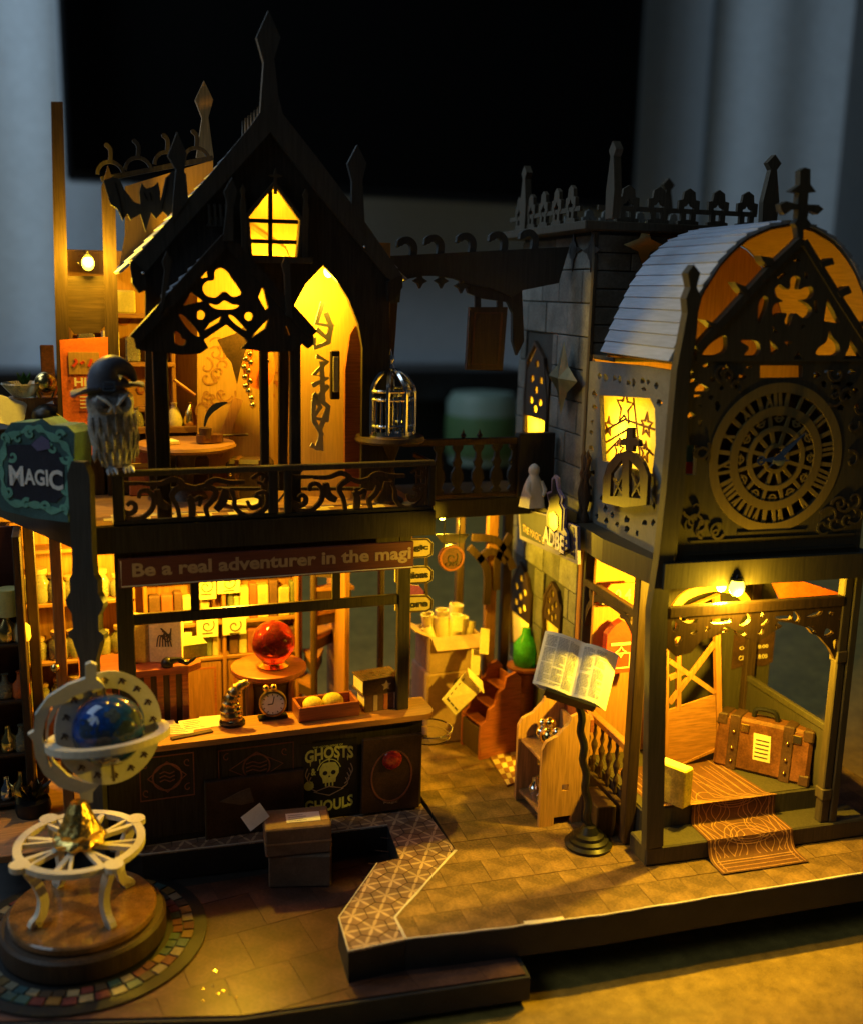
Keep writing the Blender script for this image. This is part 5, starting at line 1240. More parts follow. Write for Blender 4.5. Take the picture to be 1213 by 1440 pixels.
# glass dish on the end of the counter
p = Vector((5.35, .5, 2.35)); o = thing('glass_dish', 'clear glass round dish fixed to the right end of the counter', 'dish', p)
g = G(); g.lathe([(.01,0), (.75,0), (.82,.06), (.86,.32), (.82,.32), (.78,.08), (.01,.05)], Fr(p), 36); part('bowl', g, 'glass', o, True, ang=.5)
g = G(); g.tube([p+Vector((.86*math.cos(t), .86*math.sin(t), .32)) for t in [2*math.pi*i/36 for i in range(37)]], .025, 6); part('rim', g, 'silver', o, True)
g = G(); g.box(4.95, 5.3, .4, .6, 2.33, 2.4); part('bracket', g, 'dark_metal', o)

# ================================================================== inside the shop, ground floor
# round table with ruby crystal ball
p = Vector(FY(2.9).w(*FY(2.9).at(378, 935))); tz = p.z
o = thing('round_table', 'round red-brown pedestal table carrying the ruby crystal ball', 'table', (p.x, 2.9, .2))
g = G(); g.lathe([(.01,tz-.25), (1.28,tz-.25), (1.36,tz-.15), (1.34,tz-.03), (1.28,tz), (.01,tz)], Fr((p.x, 2.9, 0)), 40); part('tabletop', g, 'red_wood', o, True, ang=.5)
g = G(); g.lathe([(.01,.2), (1.15,.2), (1.15,.45), (.95,.6), (.95,tz-.5), (1.1,tz-.25), (.01,tz-.25)], Fr((p.x, 2.9, 0)), 28); part('drum', g, 'dark_wood', o, True, ang=.5)
for k in range(4):
    a = rad(40+90*k); g = G(); g.lathe([(.14,.2), (.16,.7), (.09,1.2), (.16,tz-.8), (.1,tz-.25)], Fr((p.x+1.05*math.cos(a), 2.9+1.05*math.sin(a), 0)), 10); part('column', g, 'warm_wood', o, True)
q = FY(2.9); r = .78; mk('ruby_gem', (.85, .02, .07), .12, var=.3, bump=.1, transl=.35); c = Vector((p.x+.15, 2.75, tz+r+.12))
o = thing('crystal_ball', 'glowing ruby red crystal ball on the round table', 'crystal ball', (c.x, c.y, tz))
g = G(); g.ball(c, r, 26); part('ball', g, 'ruby_glass', o, True)
g = G()
for i in range(46):
    e = Vector((random.gauss(0,1), random.gauss(0,1), random.gauss(0,1))).normalized()*r*random.uniform(.1, .62); g.ball(c+e, random.uniform(.10, .2), 8)
part('ruby_cluster', g, 'ruby_gem', o)
g = G(); g.lathe([(.5,0), (.56,.05), (.40,.16), (.42,.2)], Fr((c.x, c.y, tz)), 24); part('ring_stand', g, 'brass', o, True)
# desk at the left with books
dx0, dx1 = -5.0, -2.3
o = thing('desk', 'red-brown desk with slatted front at the shop left', 'desk', (-3.6, 3.0, .2))
dz = FY(2.2).at(250, 935)[1]
g = G(); g.plate(GZ(dz), [[(-6.4,1.9), (-2.9,1.9), (-2.4,2.3), (-2.4,3.2), (-2.9,3.9), (-6.4,3.9)]], .22); part('desktop', g, 'red_wood', o)
g = G(); g.box(-6.3, -2.9, 2.2, 3.8, .2, dz-.22); part('cabinet', g, 'dark_wood', o)
for k in range(7): g = G(); g.box(-5.6+.42*k, -5.38+.42*k, 2.12, 2.2, .3, dz-.25); part('slat', g, 'red_wood', o)
P = FY(2.6)
f = Fr((-3.55, 2.55, dz), (0, 0, rad(-14))); o = thing('book', 'tall cream book with ink drawing standing on the desk', 'book', f((0,0,0)))
bh = P.at(220, 868)[1]-dz
g = G(); g.box(-.55, .55, 0, .5, 0, bh, f, c=.03); part('cover', g, 'cream_paper', o)
pl = Pl(f((0,0,0)), f.m @ X_, Z_, f.m @ -Y_); g = G()
for k in range(6): g.stroke(pl, smooth_path([(-.3+.1*k, bh*.35), (-.2+.06*k, bh*.6), (.1-.05*k, bh*.45+.1*k), (.2, bh*.75-.08*k)], 5), .04, .01, -.005-.002*k)
part('drawing', g, 'umber_wood', o)
f = Fr((-4.35, 2.7, dz), (0, rad(12), rad(20))); g = G(); g.box(-.5, .45, 0, .9, 0, bh*.95, f, c=.03); o = one('book', g, 'fill_book_b', 'tan box-like book leaning behind the cream book on the desk', 'book')
f = Fr((-2.75, 2.7, dz), (0, 0, rad(8))); book(f, 1.3, .9, .5, 'fill_book_c', 'olive green thick book lying at the desk right end')
g = G(); path = [(-3.6,2.1,dz+.15), (-3.2,2.05,dz+.25), (-2.9,2.0,dz+.12), (-2.6,1.98,dz+.3)]; g.tube(smooth_path(path, 4), [.12,.1,.14,.1,.08,.12,.1,.09,.1,.06,.06,.05,.03], 8); g.ball((-3.55, 2.12, dz+.12), .22, 10); one('twisted_root', g, 'dark_metal', 'dark twisted root lying at the front of the desk', 'root', smooth=True)
# jar shelves on the back left wall
sh = thing('jar_shelf', 'orange wooden wall shelves full of jars at the back left of the shop', 'shelf', (-6.3, 6.6, .2))
g = G(); g.box(-8.6, -4.3, 6.85, 6.98, 2.5, 9.6); part('shelf_back', g, 'warm_wood', sh)
for z in (2.6, 4.4, 6.6, 8.6): g = G(); g.box(-8.6, -4.3, 5.9, 6.85, z, z+.15); part('shelf_board', g, 'warm_wood_x', sh)
for x in (-8.6, -4.45): g = G(); g.box(x, x+.15, 5.9, 6.9, .2, 9.6); part('upright', g, 'warm_wood', sh)
jp = [(.01,0), (.30,0), (.34,.08), (.34,.62), (.22,.78), (.22,.86), (.01,.86)]
jm = mesh_from('jar', G().lathe(jp, ID, 14), Vector(), True, mats=('jar_glass',)); lm = mesh_from('jar_lid', G().lathe([(.01,.86), (.25,.86), (.25,1.0), (.01,1.0)], ID, 12), Vector(), True, mats=('cork',)); cm_ = mesh_from('jar_fill', G().lathe([(.01,.05), (.28,.05), (.28,.45), (.01,.5)], ID, 12), Vector(), True, mats=('yellow_dry',)); cm2 = mesh_from('jar_fill', G().lathe([(.01,.05), (.28,.05), (.28,.4), (.01,.5)], ID, 12), Vector(), True, mats=('leather',))
nj = 0
for z, nm in ((2.75,'lowest'), (4.55,'second'), (6.75,'third')):
    for k in range(7):
        x = -8.2+.55*k+random.uniform(-.08, .08); s = random.uniform(.8, 1.25); y = random.uniform(6.2, 6.5)
        o = thing('jar', 'small corked glass jar on the %s of the back left wall shelves' % nm, 'jar', (x, y, z), 'jars on the back left shelves'); o.scale = (s, s, s)
        for n_, mm in (('glass_body', jm), ('cork_lid', lm), ('contents', cm_ if random.random() < .55 else cm2)):
            c = bpy.data.objects.new(n_, mm); COL.objects.link(c); c.parent = o
# back bookcase with cards and books
sh = thing('bookcase', 'amber wooden bookcase along the back wall of the shop', 'bookcase', (-1.2, 6.8, .2))
g = G(); g.box(-4.0, 1.9, 6.86, 6.99, .2, 9.6); part('case_back', g, 'warm_wood', sh)
for z in (.25, 3.9, 5.3, 7.2, 9.3): g = G(); g.box(-4.0, 1.9, 6.25, 6.86, z, z+.16); part('shelf_board', g, 'warm_wood_x', sh)
for x in (-4.0, -1.1, 1.75): g = G(); g.box(x, x+.15, 6.2, 6.86, .2, 9.5); part('upright', g, 'warm_wood', sh)
for x0, x1 in ((-3.8,-1.15), (-.9,1.7)): g = G(); g.box(x0, x1, 6.3, 6.4, .45, 3.85); dr = part('cupboard_door', g, 'warm_wood', sh); g = G(); g.stroke(FY(6.29), [(x0+.25,.7), (x1-.25,.7), (x1-.25,3.6), (x0+.25,3.6)], .1, .05, 0, True); part('door_moulding', g, 'red_wood', dr)
for z, top in ((4.06,5.2), (5.46,7.0), (7.36,9.1)):
    x = -3.8
    while x < 1.6:
        wb = random.uniform(.22, .5); hb = random.uniform(.6, .95)*(top-z)
        if not (-1.2 < x+wb/2 < -.85) and random.random() < .85:
            g = G(); g.box(x, x+wb*.9, 6.3, 6.75, z, z+hb, c=.03); one('book', g, random.choice(BOOKS), 'small old book standing on the amber bookcase at the back of the shop', 'book', 'books on the back bookcase')
        x += wb
for i, (px, py, w_, h_) in enumerate(((290,825,.75,1.0), (322,820,.85,.8), (292,880,.8,.9), (330,880,.9,.7))):
    q = FY(6.1); c = q.at(px, py); g = G(); g.plate(q, [[(c[0]-w_/2,c[1]-h_/2), (c[0]+w_/2,c[1]-h_/2), (c[0]+w_/2,c[1]+h_/2), (c[0]-w_/2,c[1]+h_/2)]], .05)
    o = one('picture_card', g, 'cream_paper', ('upper left', 'upper right', 'lower left', 'lower right')[i]+' of four pale printed cards propped on the back bookcase', 'card')
    g = G(); g.stroke(FY(6.09), spiral(c[0], c[1], .05, .28, 0, 7, 16), .05, .01, -.004); g.stroke(FY(6.09), [(c[0]-.2,c[1]-.3), (c[0]+.2,c[1]-.3)], .05, .01, -.006); part('drawing', g, 'umber_wood', o)
# winding wooden stair at the back right
st = thing('winding_stair', 'dark winding stair with pale wooden treads at the back right', 'stairs', (2.1, 5.2, .2))
for k in range(9):
    a = rad(150-24*k); z = .8+1.0*k; f = Fr((2.3, 5.4, z), (0, 0, a)); g = G(); g.plate(Pl(f((0,0,0)), f.m @ X_, f.m @ Y_, Z_), [[(.05,-.12), (1.5,-.42), (1.5,.42), (.05,.12)]], .14); part('tread', g, 'warm_wood_x', st)
    g = G(); g.plate(Pl(f((0,0,-.15)), f.m @ X_, f.m @ Y_, Z_), [[(.05,-.10), (1.4,-.36), (1.4,.36), (.05,.10)]], .4); part('riser', g, 'dark_wood', st)
g = G(); g.lathe([(.14,.2), (.14,9.9)], Fr((2.3, 5.4, 0)), 12); part('newel', g, 'dark_wood', st, True)
# left outer rack with bottles, lamp and dark plant
rk2 = thing('bottle_rack', 'dark open rack of bottles at the far left edge of the shop', 'rack', (-9.3, 3.5, 0))
PL2 = FY(3.4)
for x in (-10.6, -8.15): g = G(); g.box(x-.13, x+.13, 3.3, 4.9, 0.0, 9.9); part('upright', g, 'dark_wood', rk2)
for py in (1128, 1060, 985, 905): z = PL2.at(20, py)[1]; g = G(); g.box(-10.5, -8.2, 3.35, 4.9, z-.12, z); part('shelf_board', g, 'dark_wood_x', rk2)
g = G(); g.box(-10.6, -8.1, 4.9, 5.0, 0, 9.9); part('rack_back', g, 'maroon', rk2)
bp_ = [(.01,0), (.26,0), (.30,.1), (.28,.45), (.12,.62), (.10,.85), (.14,.9), (.01,.92)]
for i, (px, py, mt, lab) in enumerate(((10,905,'brass','brass flask on the top shelf of the left rack'), (30,905,'cream_paper','pale pot on the top shelf of the left rack'), (8,985,'jar_glass','clear flask on the middle shelf of the left rack'), (30,985,'orange_print','orange tin on the middle shelf of the left rack'), (12,1060,'gold','gilt bowl on the lower shelf of the left rack'), (32,1060,'jar_glass','glass bottle beside the gilt bowl on the left rack'), (10,1128,'silver','silver bottle at the bottom left of the rack'), (32,1128,'brass','brass bottle at the bottom right of the left rack'))):
    c = PL2.at(px, py); g = G(); s = random.uniform(.9, 1.3); g.lathe([(r*s, z*s) for r, z in bp_], Fr((c[0], 3.75, c[1])), 16); one('bottle', g, mt, lab, 'bottle', smooth=True)
c = PL2.at(12, 870); g = G(); g.lathe([(.01,0), (.42,0), (.36,.9), (.01,.9)], Fr((c[0], 3.9, c[1])), 18); one('lamp_shade', g, 'amber_panel', 'small yellow lamp shade on the left rack', 'lamp shade', smooth=True)
p = U(48, 1150, 0); o = thing('dark_plant', 'dark leafy plant with some gold leaves at the left corner', 'plant', (p.x, p.y, 0))
g = G(); g.lathe([(.01,0), (.5,0), (.6,.4), (.55,.7), (.01,.65)], Fr((p.x, p.y, 0)), 14); part('pot', g, 'dark_metal', o, True)
for k in range(12):
    a = 2*math.pi*k/12+random.uniform(-.2, .2); el = random.uniform(.5, 1.2); L = random.uniform(.7, 1.2); e = Vector((math.cos(a)*math.cos(el), math.sin(a)*math.cos(el), math.sin(el))); sd = e.cross(Z_).normalized(); up = sd.cross(e)
    b = Vector((p.x, p.y, .6)); g = G(); vs = [b, b+e*L*.5+sd*.2+up*.06, b+e*L, b+e*L*.5-sd*.2+up*.06, b+e*L*.5-up*.03]; g.add(vs, [(0,1,4), (1,2,4), (2,3,4), (3,0,4), (0,3,2,1)]); part('leaf', g, 'dark_metal' if k % 3 else 'old_brass', o)
# amber-lit support column in front of the rack base
p = U(160, 1125, 0); g = G(); g.box(p.x-.25, p.x+.3, .2, .5, .0, 3.3); one('support_column', g, 'bench_wood', 'pale wooden column behind the globe under the counter end', 'column')
# ================================================================== upper floor: owl, magic sign, bat, cage, furniture
random.seed(41)
# ---- wizard owl on the railing end
PO_ = FY(-.35); base = PO_.at(166, 660); bz = 12.57; ox = base[0]
o = thing('owl_figure', 'grey owl figurine in a pointed witch hat perched on the railing end', 'figurine', (ox, -.3, bz))
H = PO_.at(160, 516)[1]-bz; k = H/3.6; fr = Fr((ox, -.3, bz), (0, rad(-4), rad(8)))
def S(pts): return [(r*k, z*k) for r, z in pts]
g = G(); g.lathe(S([(.01,.12), (.42,.15), (.62,.5), (.78,1.0), (.84,1.5), (.80,1.9), (.76,2.1), (.80,2.35), (.78,2.6), (.60,2.8), (.01,2.85)]), fr, 28, sy=.8); part('body', g, 'pewter', o, True)
g = G()
for row in range(3):          # long breast feathers
    for j in range(7):
        a = rad(-150+20*j+(10 if row % 2 else 0)); z = 2.0-.5*row; r = (.82, .80, .66)[row]
        c0 = fr((r*k*math.cos(a)*1.0, r*k*math.sin(a)*.82, z*k)); c1 = fr((r*k*1.03*math.cos(a), r*k*1.03*math.sin(a)*.84, (z-.35)*k)); c2 = fr((r*k*.94*math.cos(a), r*k*.94*math.sin(a)*.80, (z-.75)*k)); g.tube([c0, c1, c2], [.03*k, .07*k, .02*k], 6)
part('breast_feather', g, 'pewter', o, True)
for s in (-1, 1):
    g = G(); g.lathe(S([(.01,0), (.16,.2), (.26,.8), (.24,1.3), (.01,1.7)]), Fr(fr((s*.74*k, .05*k, .35*k)), (0, rad(-s*8), 0)), 12, sx=.6, sy=1.5); part('wing', g, 'pewter', o, True)
    g = G(); g.lathe(S([(.30,0), (.34,.05), (.24,.10)]), Fr(fr((s*.30*k, -.60*k, 2.38*k)), (rad(80), 0, rad(-s*22))), 18); dsk = part('face_disc', g, 'pewter', o, True)
    g = G(); g.ball((0,0,0), .13*k, 12, Fr(fr((s*.28*k, -.70*k, 2.40*k)))); part('eye', g, 'ink', o, True)
    g = G(); g.tube([fr((s*.52*k, -.62*k, 2.72*k)), fr((s*.28*k, -.78*k, 2.55*k)), fr((s*.08*k, -.80*k, 2.34*k)), fr((s*.22*k, -.78*k, 2.14*k))], [.03*k, .06*k, .06*k, .03*k], 6); part('brow', g, 'white_clay', o, True)
    for t in (-1, 0, 1): g = G(); g.tube([fr((s*.28*k, -.25*k, .2*k)), fr(((s*.28+t*.13)*k, -.52*k, .12*k)), fr(((s*.28+t*.15)*k, -.66*k, .0)) ], [.08*k, .08*k, .03*k], 6); part('claw', g, 'pewter', o, True)
g = G(); g.lathe(S([(.10,0), (.06,-.18), (.01,-.32)]), Fr(fr((0, -.80*k, 2.36*k)), (rad(-18), 0, 0)), 8); part('beak', g, 'pewter', o, True)
mk('hat_grey', (.085, .09, .115), .5, var=.2)
brim = [(1.25*k*math.cos(t), .78*k*math.sin(t)) for t in [2*math.pi*i/32 for i in range(32)]]
g = G(); n = 32
for zz in (0, .08*k):
    for i, (x, y) in enumerate(brim): g.v.append(fr((x, y+.12*k, 2.94*k+zz-.22*k*(x/(1.25*k))**2*(1 if x < 0 else .4)+.05*k*math.sin(i))))
g.f += [tuple(range(n-1, -1, -1)), tuple(n+i for i in range(n))]+[(i, (i+1) % n, n+(i+1) % n, n+i) for i in range(n)]; part('hat_brim', g, 'hat_grey', o, True)
hp = [fr(q) for q in ((0, .1*k, 2.9*k), (-.05*k, .05*k, 3.15*k), (-.02*k, 0, 3.4*k), (.20*k, 0, 3.6*k), (.50*k, 0, 3.58*k), (.78*k, 0, 3.35*k), (.92*k, 0, 3.05*k))]
g = G(); g.tube(smooth_path(hp, 4), [.74*k-.027*k*i for i in range(25)], 16); part('hat_crown', g, 'hat_grey', o, True)
g = G(); g.stroke(Pl(fr((-.1*k, -.72*k, 3.0*k)), X_, Z_, -Y_), [(-.18*k,-.12*k), (.18*k,-.12*k), (.18*k,.16*k), (-.18*k,.16*k)], .05*k, .05, 0, True); part('buckle', g, 'silver', o)

# ---- MAGIC sign box along the left slab edge
pa, pb = U(-6, 722, 10.9), U(104, 744, 10.9)
LSg = Pl(LS.w(.45, 10.9), LS.e1, Z_, LS.out)
LSg = Pl(Vector((-6.35, .15, 10.88)), Vector((-.82, .57, 0)), Z_, Vector((-.57, -.82, 0)))
msn = thing('magic_sign', 'teal sign lettered MAGIC with swirling jade border at the shop left corner', 'sign', LSg.w(1.6, 0))
Zs = lambda pts: LSg.t(zm(0, 500, 5.514, pts))
outl = Zs([(30,600), (90,520), (260,515), (330,490), (400,540), (520,545), (580,600), (575,900), (530,1295), (250,1260), (20,1200), (-60,1100), (-70,760)])
g = G(); g.plate(LSg, [outl], .9); part('sign_box', g, 'teal_print', msn)
mc = (sum(p[0] for p in outl)/len(outl), sum(p[1] for p in outl)/len(outl))
inn = Zs([(60,700), (110,690), (150,690), (240,690), (280,650), (330,620), (390,650), (400,720), (470,760), (500,850), (500,1080), (440,1140), (250,1130), (100,1100), (60,1000), (70,850)])
g = G(); g.plate(LSg, [inn], .03, -.02); part('dark_cloud', g, 'navy_print', msn)
g = G(); d = 0
ring = Zs([(60,640), (180,590), (260,560), (330,575), (420,640), (500,690), (555,800), (540,950), (530,1080), (520,1180), (400,1200), (300,1160), (180,1150), (70,1130), (30,1000), (10,880), (30,760)])
g.stroke(LSg, smooth_path(ring, 4, True), [.17+.09*math.sin(i*1.3) for i in range(len(ring)*4)], .025, -.022, True)
for i, (x, y) in enumerate(((100,780), (520,800), (420,720), (210,1150), (350,1170), (490,1190), (70,1050), (530,1040), (240,600), (150,640), (470,620), (40,640))):
    c = LSg.at(x/5.514, 500+y/5.514); g.stroke(LSg, spiral(*c, .03, .17, i, i+5.5, 14), [.05+.006*j for j in range(15)], .025, -.026-.002*i)
part('jade_swirl', g, 'jade_print', msn)
g = G(); a = LSg.at(15, 672); b = LSg.at(91, 693); wd = a[0]-b[0]
LT = Pl(LSg.w(a[0], 0), -LSg.e1, Z_, LSg.out)
# capital M taller than the rest, as painted
g.text(LT, 'M', 0, a[1]-.22, wd*.27, .62, d=-.05, bold=.03); g.text(LT, 'AGI', wd*.28, a[1]-.16, wd*.45, .50, d=-.05, bold=.03); g.text(LT, 'C', wd*.74, a[1]-.26, wd*.26, .62, d=-.05, bold=.03)
part('lettering', g, 'white_ink', msn)
g = G(); c = LSg.at(55, 623); g.plate(LSg, [Zs([(250,690), (290,650), (330,620), (390,660), (400,720), (300,740)])], .02, -.045); part('hat_print', g, 'violet_print', msn)

# ---- bat board hung at the eave
PBt = FY(1.6); Zb = lambda pts: PBt.t(zm(0, 0, 2.9585, pts))
q = [(430,750), (470,735), (500,745), (520,790), (560,840), (585,850), (580,800), (590,760), (610,785), (640,775), (660,755), (668,800), (668,840), (690,740), (720,710), (775,720), (785,830), (740,860), (700,900), (680,880), (650,910), (630,885), (607,965), (585,890), (560,905), (545,915), (530,890), (512,918), (490,870), (460,850)]
g = G(); g.plate(PBt, [Zb(q)], .1); bt = one('bat_cutout', g, 'rake_wood', 'dark grey flying bat cut-out hung below the ring cresting', 'bat')
g = G()
for s in ([(600,800), (612,830)], [(625,800), (632,835)], [(480,760), (500,830), (512,900)], [(700,740), (690,800), (675,870)], [(730,730), (740,790), (735,850)]): g.stroke(PBt, Zb(s), .035, .02, -.015)
part('wing_rib', g, 'poster_black', bt)

# ---- bird cage on its round stand
PCg = FY(1.3); c = PCg.at(548, 612); zc = c[1]; o = thing('cage_table', 'small round dark table at the balcony right end under the cage', 'table', (c[0], 1.3, 10.88))
g = G(); g.lathe([(.01,zc-.22), (1.15,zc-.22), (1.2,zc-.14), (1.15,zc), (.01,zc)], Fr((c[0], 1.3, 0)), 32); part('tabletop', g, 'dark_wood', o, True, ang=.5)
g = G(); g.lathe([(.5,10.88), (.5,11.0), (.16,11.2), (.22,11.8), (.14,12.2), (.4,zc-.22)], Fr((c[0], 1.3, 0)), 16); part('pedestal', g, 'dark_wood', o, True)
cg = thing('bird_cage', 'silver domed bird cage standing on the balcony table', 'cage', (c[0], 1.3, zc)); f = Fr((c[0], 1.3, zc))
ht = PCg.at(548, 545)[1]-zc; R = .80
g = G(); g.lathe([(.01,0), (R+.05,0), (R+.05,.18), (R-.05,.22), (.01,.12)], f, 24); part('base', g, 'silver', cg, True, ang=.5)
for zz in (.38, ht*.78, ht*.95): g = G(); g.tube([f((R*math.cos(t), R*math.sin(t), zz)) for t in [2*math.pi*i/24 for i in range(25)]], .06, 6); part('hoop', g, 'silver', cg, True)
for kk in range(8):
    a = rad(22.5+45*kk); g = G(); ca, sa = math.cos(a), math.sin(a)
    g.tube(smooth_path([f((R*ca, R*sa, .1)), f((R*ca, R*sa, ht*.85)), f((R*.9*ca, R*.9*sa, ht*1.08)), f((R*.5*ca, R*.5*sa, ht*1.3)), f((.05*ca, .05*sa, ht*1.38))], 4), .09, 6); part('bar', g, 'silver', cg, True)
    for s in (-.13, .13): g = G(); g.tube([f((R*math.cos(a+rad(22.5)+s), R*math.sin(a+rad(22.5)+s), .2)), f((R*math.cos(a+rad(22.5)+s), R*math.sin(a+rad(22.5)+s), ht*.85))], .05, 5); part('thin_bar', g, 'silver', cg, True)
g = G(); g.lathe([(.16,ht*1.34), (.16,ht*1.42), (.06,ht*1.5), (.12,ht*1.58), (.05,ht*1.68), (.01,ht*1.8)], f, 12); part('finial', g, 'silver', cg, True)
g = G(); g.box(-.16, .16, -.16, .16, .2, .95, f); one('candle_block', g, 'yellow_dry', 'yellowish candle block inside the silver cage', 'candle')
g = G(); g.plate(FY(2.1), [FY(2.1).t([(508,500), (555,500), (555,600), (508,600)])], .03); o = one('acrylic_sheet', g, 'glass', 'clear acrylic sheet standing behind the bird cage', 'sheet')

# ---- upper room furniture
tz = FY(3.6).at(270, 622)[1]; c = FY(3.6).at(262, 622)
o = thing('upstairs_table', 'round amber table with book and small mandolin in the upper room', 'table', (c[0], 3.6, 10.88))
g = G(); g.lathe([(.01,tz-.2), (1.62,tz-.2), (1.7,tz-.1), (1.64,tz), (.01,tz)], Fr((c[0], 3.6, 0)), 40); part('tabletop', g, 'warm_wood_x', o, True, ang=.5)
g = G(); g.lathe([(.7,10.88), (.6,11.05), (.2,11.3), (.3,tz-.6), (.5,tz-.2)], Fr((c[0], 3.6, 0)), 18); part('pedestal', g, 'dark_wood', o, True)
f = Fr((c[0]-.75, 3.3, tz), (0, 0, .3)); g = G(); g.box(-.42, .42, -.3, .3, 0, .14, f); one('book', g, 'cream_paper', 'small pale book lying on the upstairs round table', 'book')
f = Fr((c[0]+.85, 3.3, tz), (0, 0, .1)); o = thing('mandolin', 'small brown mandolin lying on the upstairs round table', 'instrument', f((0,0,0)))
g = G(); g.plate(Pl(f((0,0,.3)), f.m @ X_, f.m @ Y_, Z_), [smooth_path([(-.55,0), (-.4,.28), (-.1,.2), (.15,.22), (.35,.06), (.35,-.06), (.15,-.22), (-.1,-.2), (-.4,-.28)], 4, True)], .26); part('sound_box', g, 'leather', o)
g = G(); g.box(.3, 1.25, -.05, .05, .2, .28, f); part('neck', g, 'dark_leather', o)
P = FY(2.8); c = P.at(352, 640); f = Fr((c[0], 2.8, 10.88), (0, 0, rad(-18)))
o = thing('travel_trunk', 'dark strapped trunk with handles beside the upstairs round table', 'trunk', f((0,0,0)))
g = G(); g.box(-.75, .75, -.45, .45, 0, 1.35, f, c=.08); part('trunk_body', g, 'dark_leather', o)
g = G(); g.box(-.77, .77, -.47, .47, 1.05, 1.45, f, c=.14); part('lid', g, 'dark_leather', o)
for x in (-.45, .35): g = G(); g.box(x, x+.14, -.49, .49, 0, 1.47, f, c=.02); part('strap', g, 'leather', o)
for x in (-.6, .6): g = G(); g.ball(f((x, -.5, .95)), .07, 8); part('rivet', g, 'brass', o, True)
# back counter with clutter
o = thing('upstairs_sideboard', 'amber sideboard along the back of the upper room', 'sideboard', (-3.2, 6.0, 10.88)); zb = FY(5.6).at(250, 600)[1]
g = G(); g.box(-5.6, -1.2, 5.6, 6.5, zb-.25, zb); part('sideboard_top', g, 'warm_wood_x', o)
g = G(); g.box(-5.4, -1.4, 5.75, 6.5, 10.88, zb-.25); part('sideboard_body', g, 'dark_wood', o)
for i, x in enumerate((-5.2, -4.6, -4.0, -3.3, -2.7, -2.1, -1.6)):
    nmz = ['leftmost', 'second', 'third', 'fourth', 'fifth', 'sixth', 'rightmost'][i]; s = random.uniform(.8, 1.2); g = G()
    g.lathe([(r*s, z*s) for r, z in ((.01,0), (.26,0), (.3,.15), (.2,.5), (.08,.7), (.12,.8), (.01,.8))], Fr((x, 5.95, zb)), 14); one('flask', g, ['brass','cream_paper','jar_glass','gold','cream_paper','brass','jar_glass'][i], nmz+' small flask of the row on the upstairs sideboard', 'flask', smooth=True)
# wall shelves upper left with lit boxes
o = thing('wall_shelf', 'amber wall shelves high at the left of the upper room', 'shelf', (-4.6, 6.2, 13.6))
for z in (16.9, 15.2, 13.6): g = G(); g.box(-6.2, -2.6, 5.9, 6.58, z, z+.16); part('shelf_board', g, 'warm_wood_x', o)
for x in (-6.2, -2.75): g = G(); g.box(x, x+.15, 5.95, 6.58, 13.6, 19.0); part('upright', g, 'warm_wood', o)
for i, (x, z, w_, h_, mt) in enumerate(((-5.8,17.06,.9,1.0,'cream_paper'), (-4.6,17.06,.7,.8,'amber_panel'), (-5.9,15.36,.6,1.0,'jar_glass'), (-5.1,15.36,.6,1.1,'cream_paper'), (-4.3,15.36,.5,.9,'jar_glass'), (-3.5,15.36,.6,1.0,'fill_book_b'))):
    g = G(); g.box(x, x+w_, 6.0, 6.45, z, z+h_, c=.06); one('shelf_box', g, mt, ('leftmost box on the top', 'second box on the top', 'leftmost box on the middle', 'second box on the middle', 'third box on the middle', 'rightmost box on the middle')[i]+' wall shelf of the upper room', 'box')
# swirl-papered screen panel and slanted brace at the back of the upper room
P = FY(5.2); o = thing('painted_screen', 'amber screen painted with swirls at the back of the upper room', 'screen', P.w(*P.at(320, 660)))
g = G(); q = P.t([(278,660), (278,370), (385,370), (385,660)]); g.plate(P, [q], .1); part('panel', g, 'amber_card', o)
g = G(); d = 0
for i in range(16):
    x, y = random.uniform(288, 320), random.uniform(480, 590); cc = P.at(x, y); g.stroke(P, spiral(*cc, .04, random.uniform(.2, .4), i, i+5, 14), .06, .02, -.012-d); d += .0015
part('swirl', g, 'warm_wood', o)
g = G(); g.stroke(P, P.t([(335,560), (305,640)]), .35, .1, -.15); part('brace', g, 'warm_wood', o)
# curtain cut-out and bead garland
P = FY(3.0); g = G(); g.plate(P, [P.t([(306,478), (330,470), (350,455), (352,480), (344,498), (338,520), (334,540), (326,510), (318,500)])], .08); one('hanging_pennant', g, 'dark_leather', 'dark pointed pennant hanging in the upper room', 'pennant')
o = thing('bead_garland', 'string of pale gold beads hanging at the centre of the upper room', 'garland', P.w(*P.at(350, 560))); gx_ = []
for i, (x, y) in enumerate(((352,498), (346,505), (353,510), (344,516), (350,522), (345,530), (352,536), (346,543), (350,550), (372,502), (376,508), (354,560), (356,570))):
    g = G(); g.ball(P.w(*P.at(x, y)), .11, 10); part('bead', g, 'gold', o, True)
g = G(); g.tube([P.w(*P.at(x, y)) for x, y in ((358,480), (350,520), (350,555), (356,572))], .02, 5); part('string', g, 'dark_wood', o)
P = FY(3.3); g = G(); c = P.at(365, 515); g.plate(P, [circ(c[0], c[1], .55, 20, ry=.8)], .1); one('wall_shield', g, 'orange_print', 'orange oval shield behind the bead garland', 'shield')
# gold feather quill and long stick
P = FY(3.2); g = G(); pts = P.t([(288,600), (292,585), (303,572), (320,566)]); g.stroke(P, smooth_path(pts, 5), [.05+.018*i for i in range(11)]+[.2, .16, .12, .08, .03], .05); o = one('quill', g, 'gold', 'golden feather quill curving over the upstairs table', 'quill')
g = G(); g.lathe([(.01,0), (.2,0), (.22,.35), (.01,.35)], Fr((P.at(289, 608)[0], 3.2, P.at(289, 608)[1]-.2)), 14); one('ink_pot', g, 'dark_leather', 'dark ink pot holding the golden quill upstairs', 'pot', smooth=True)
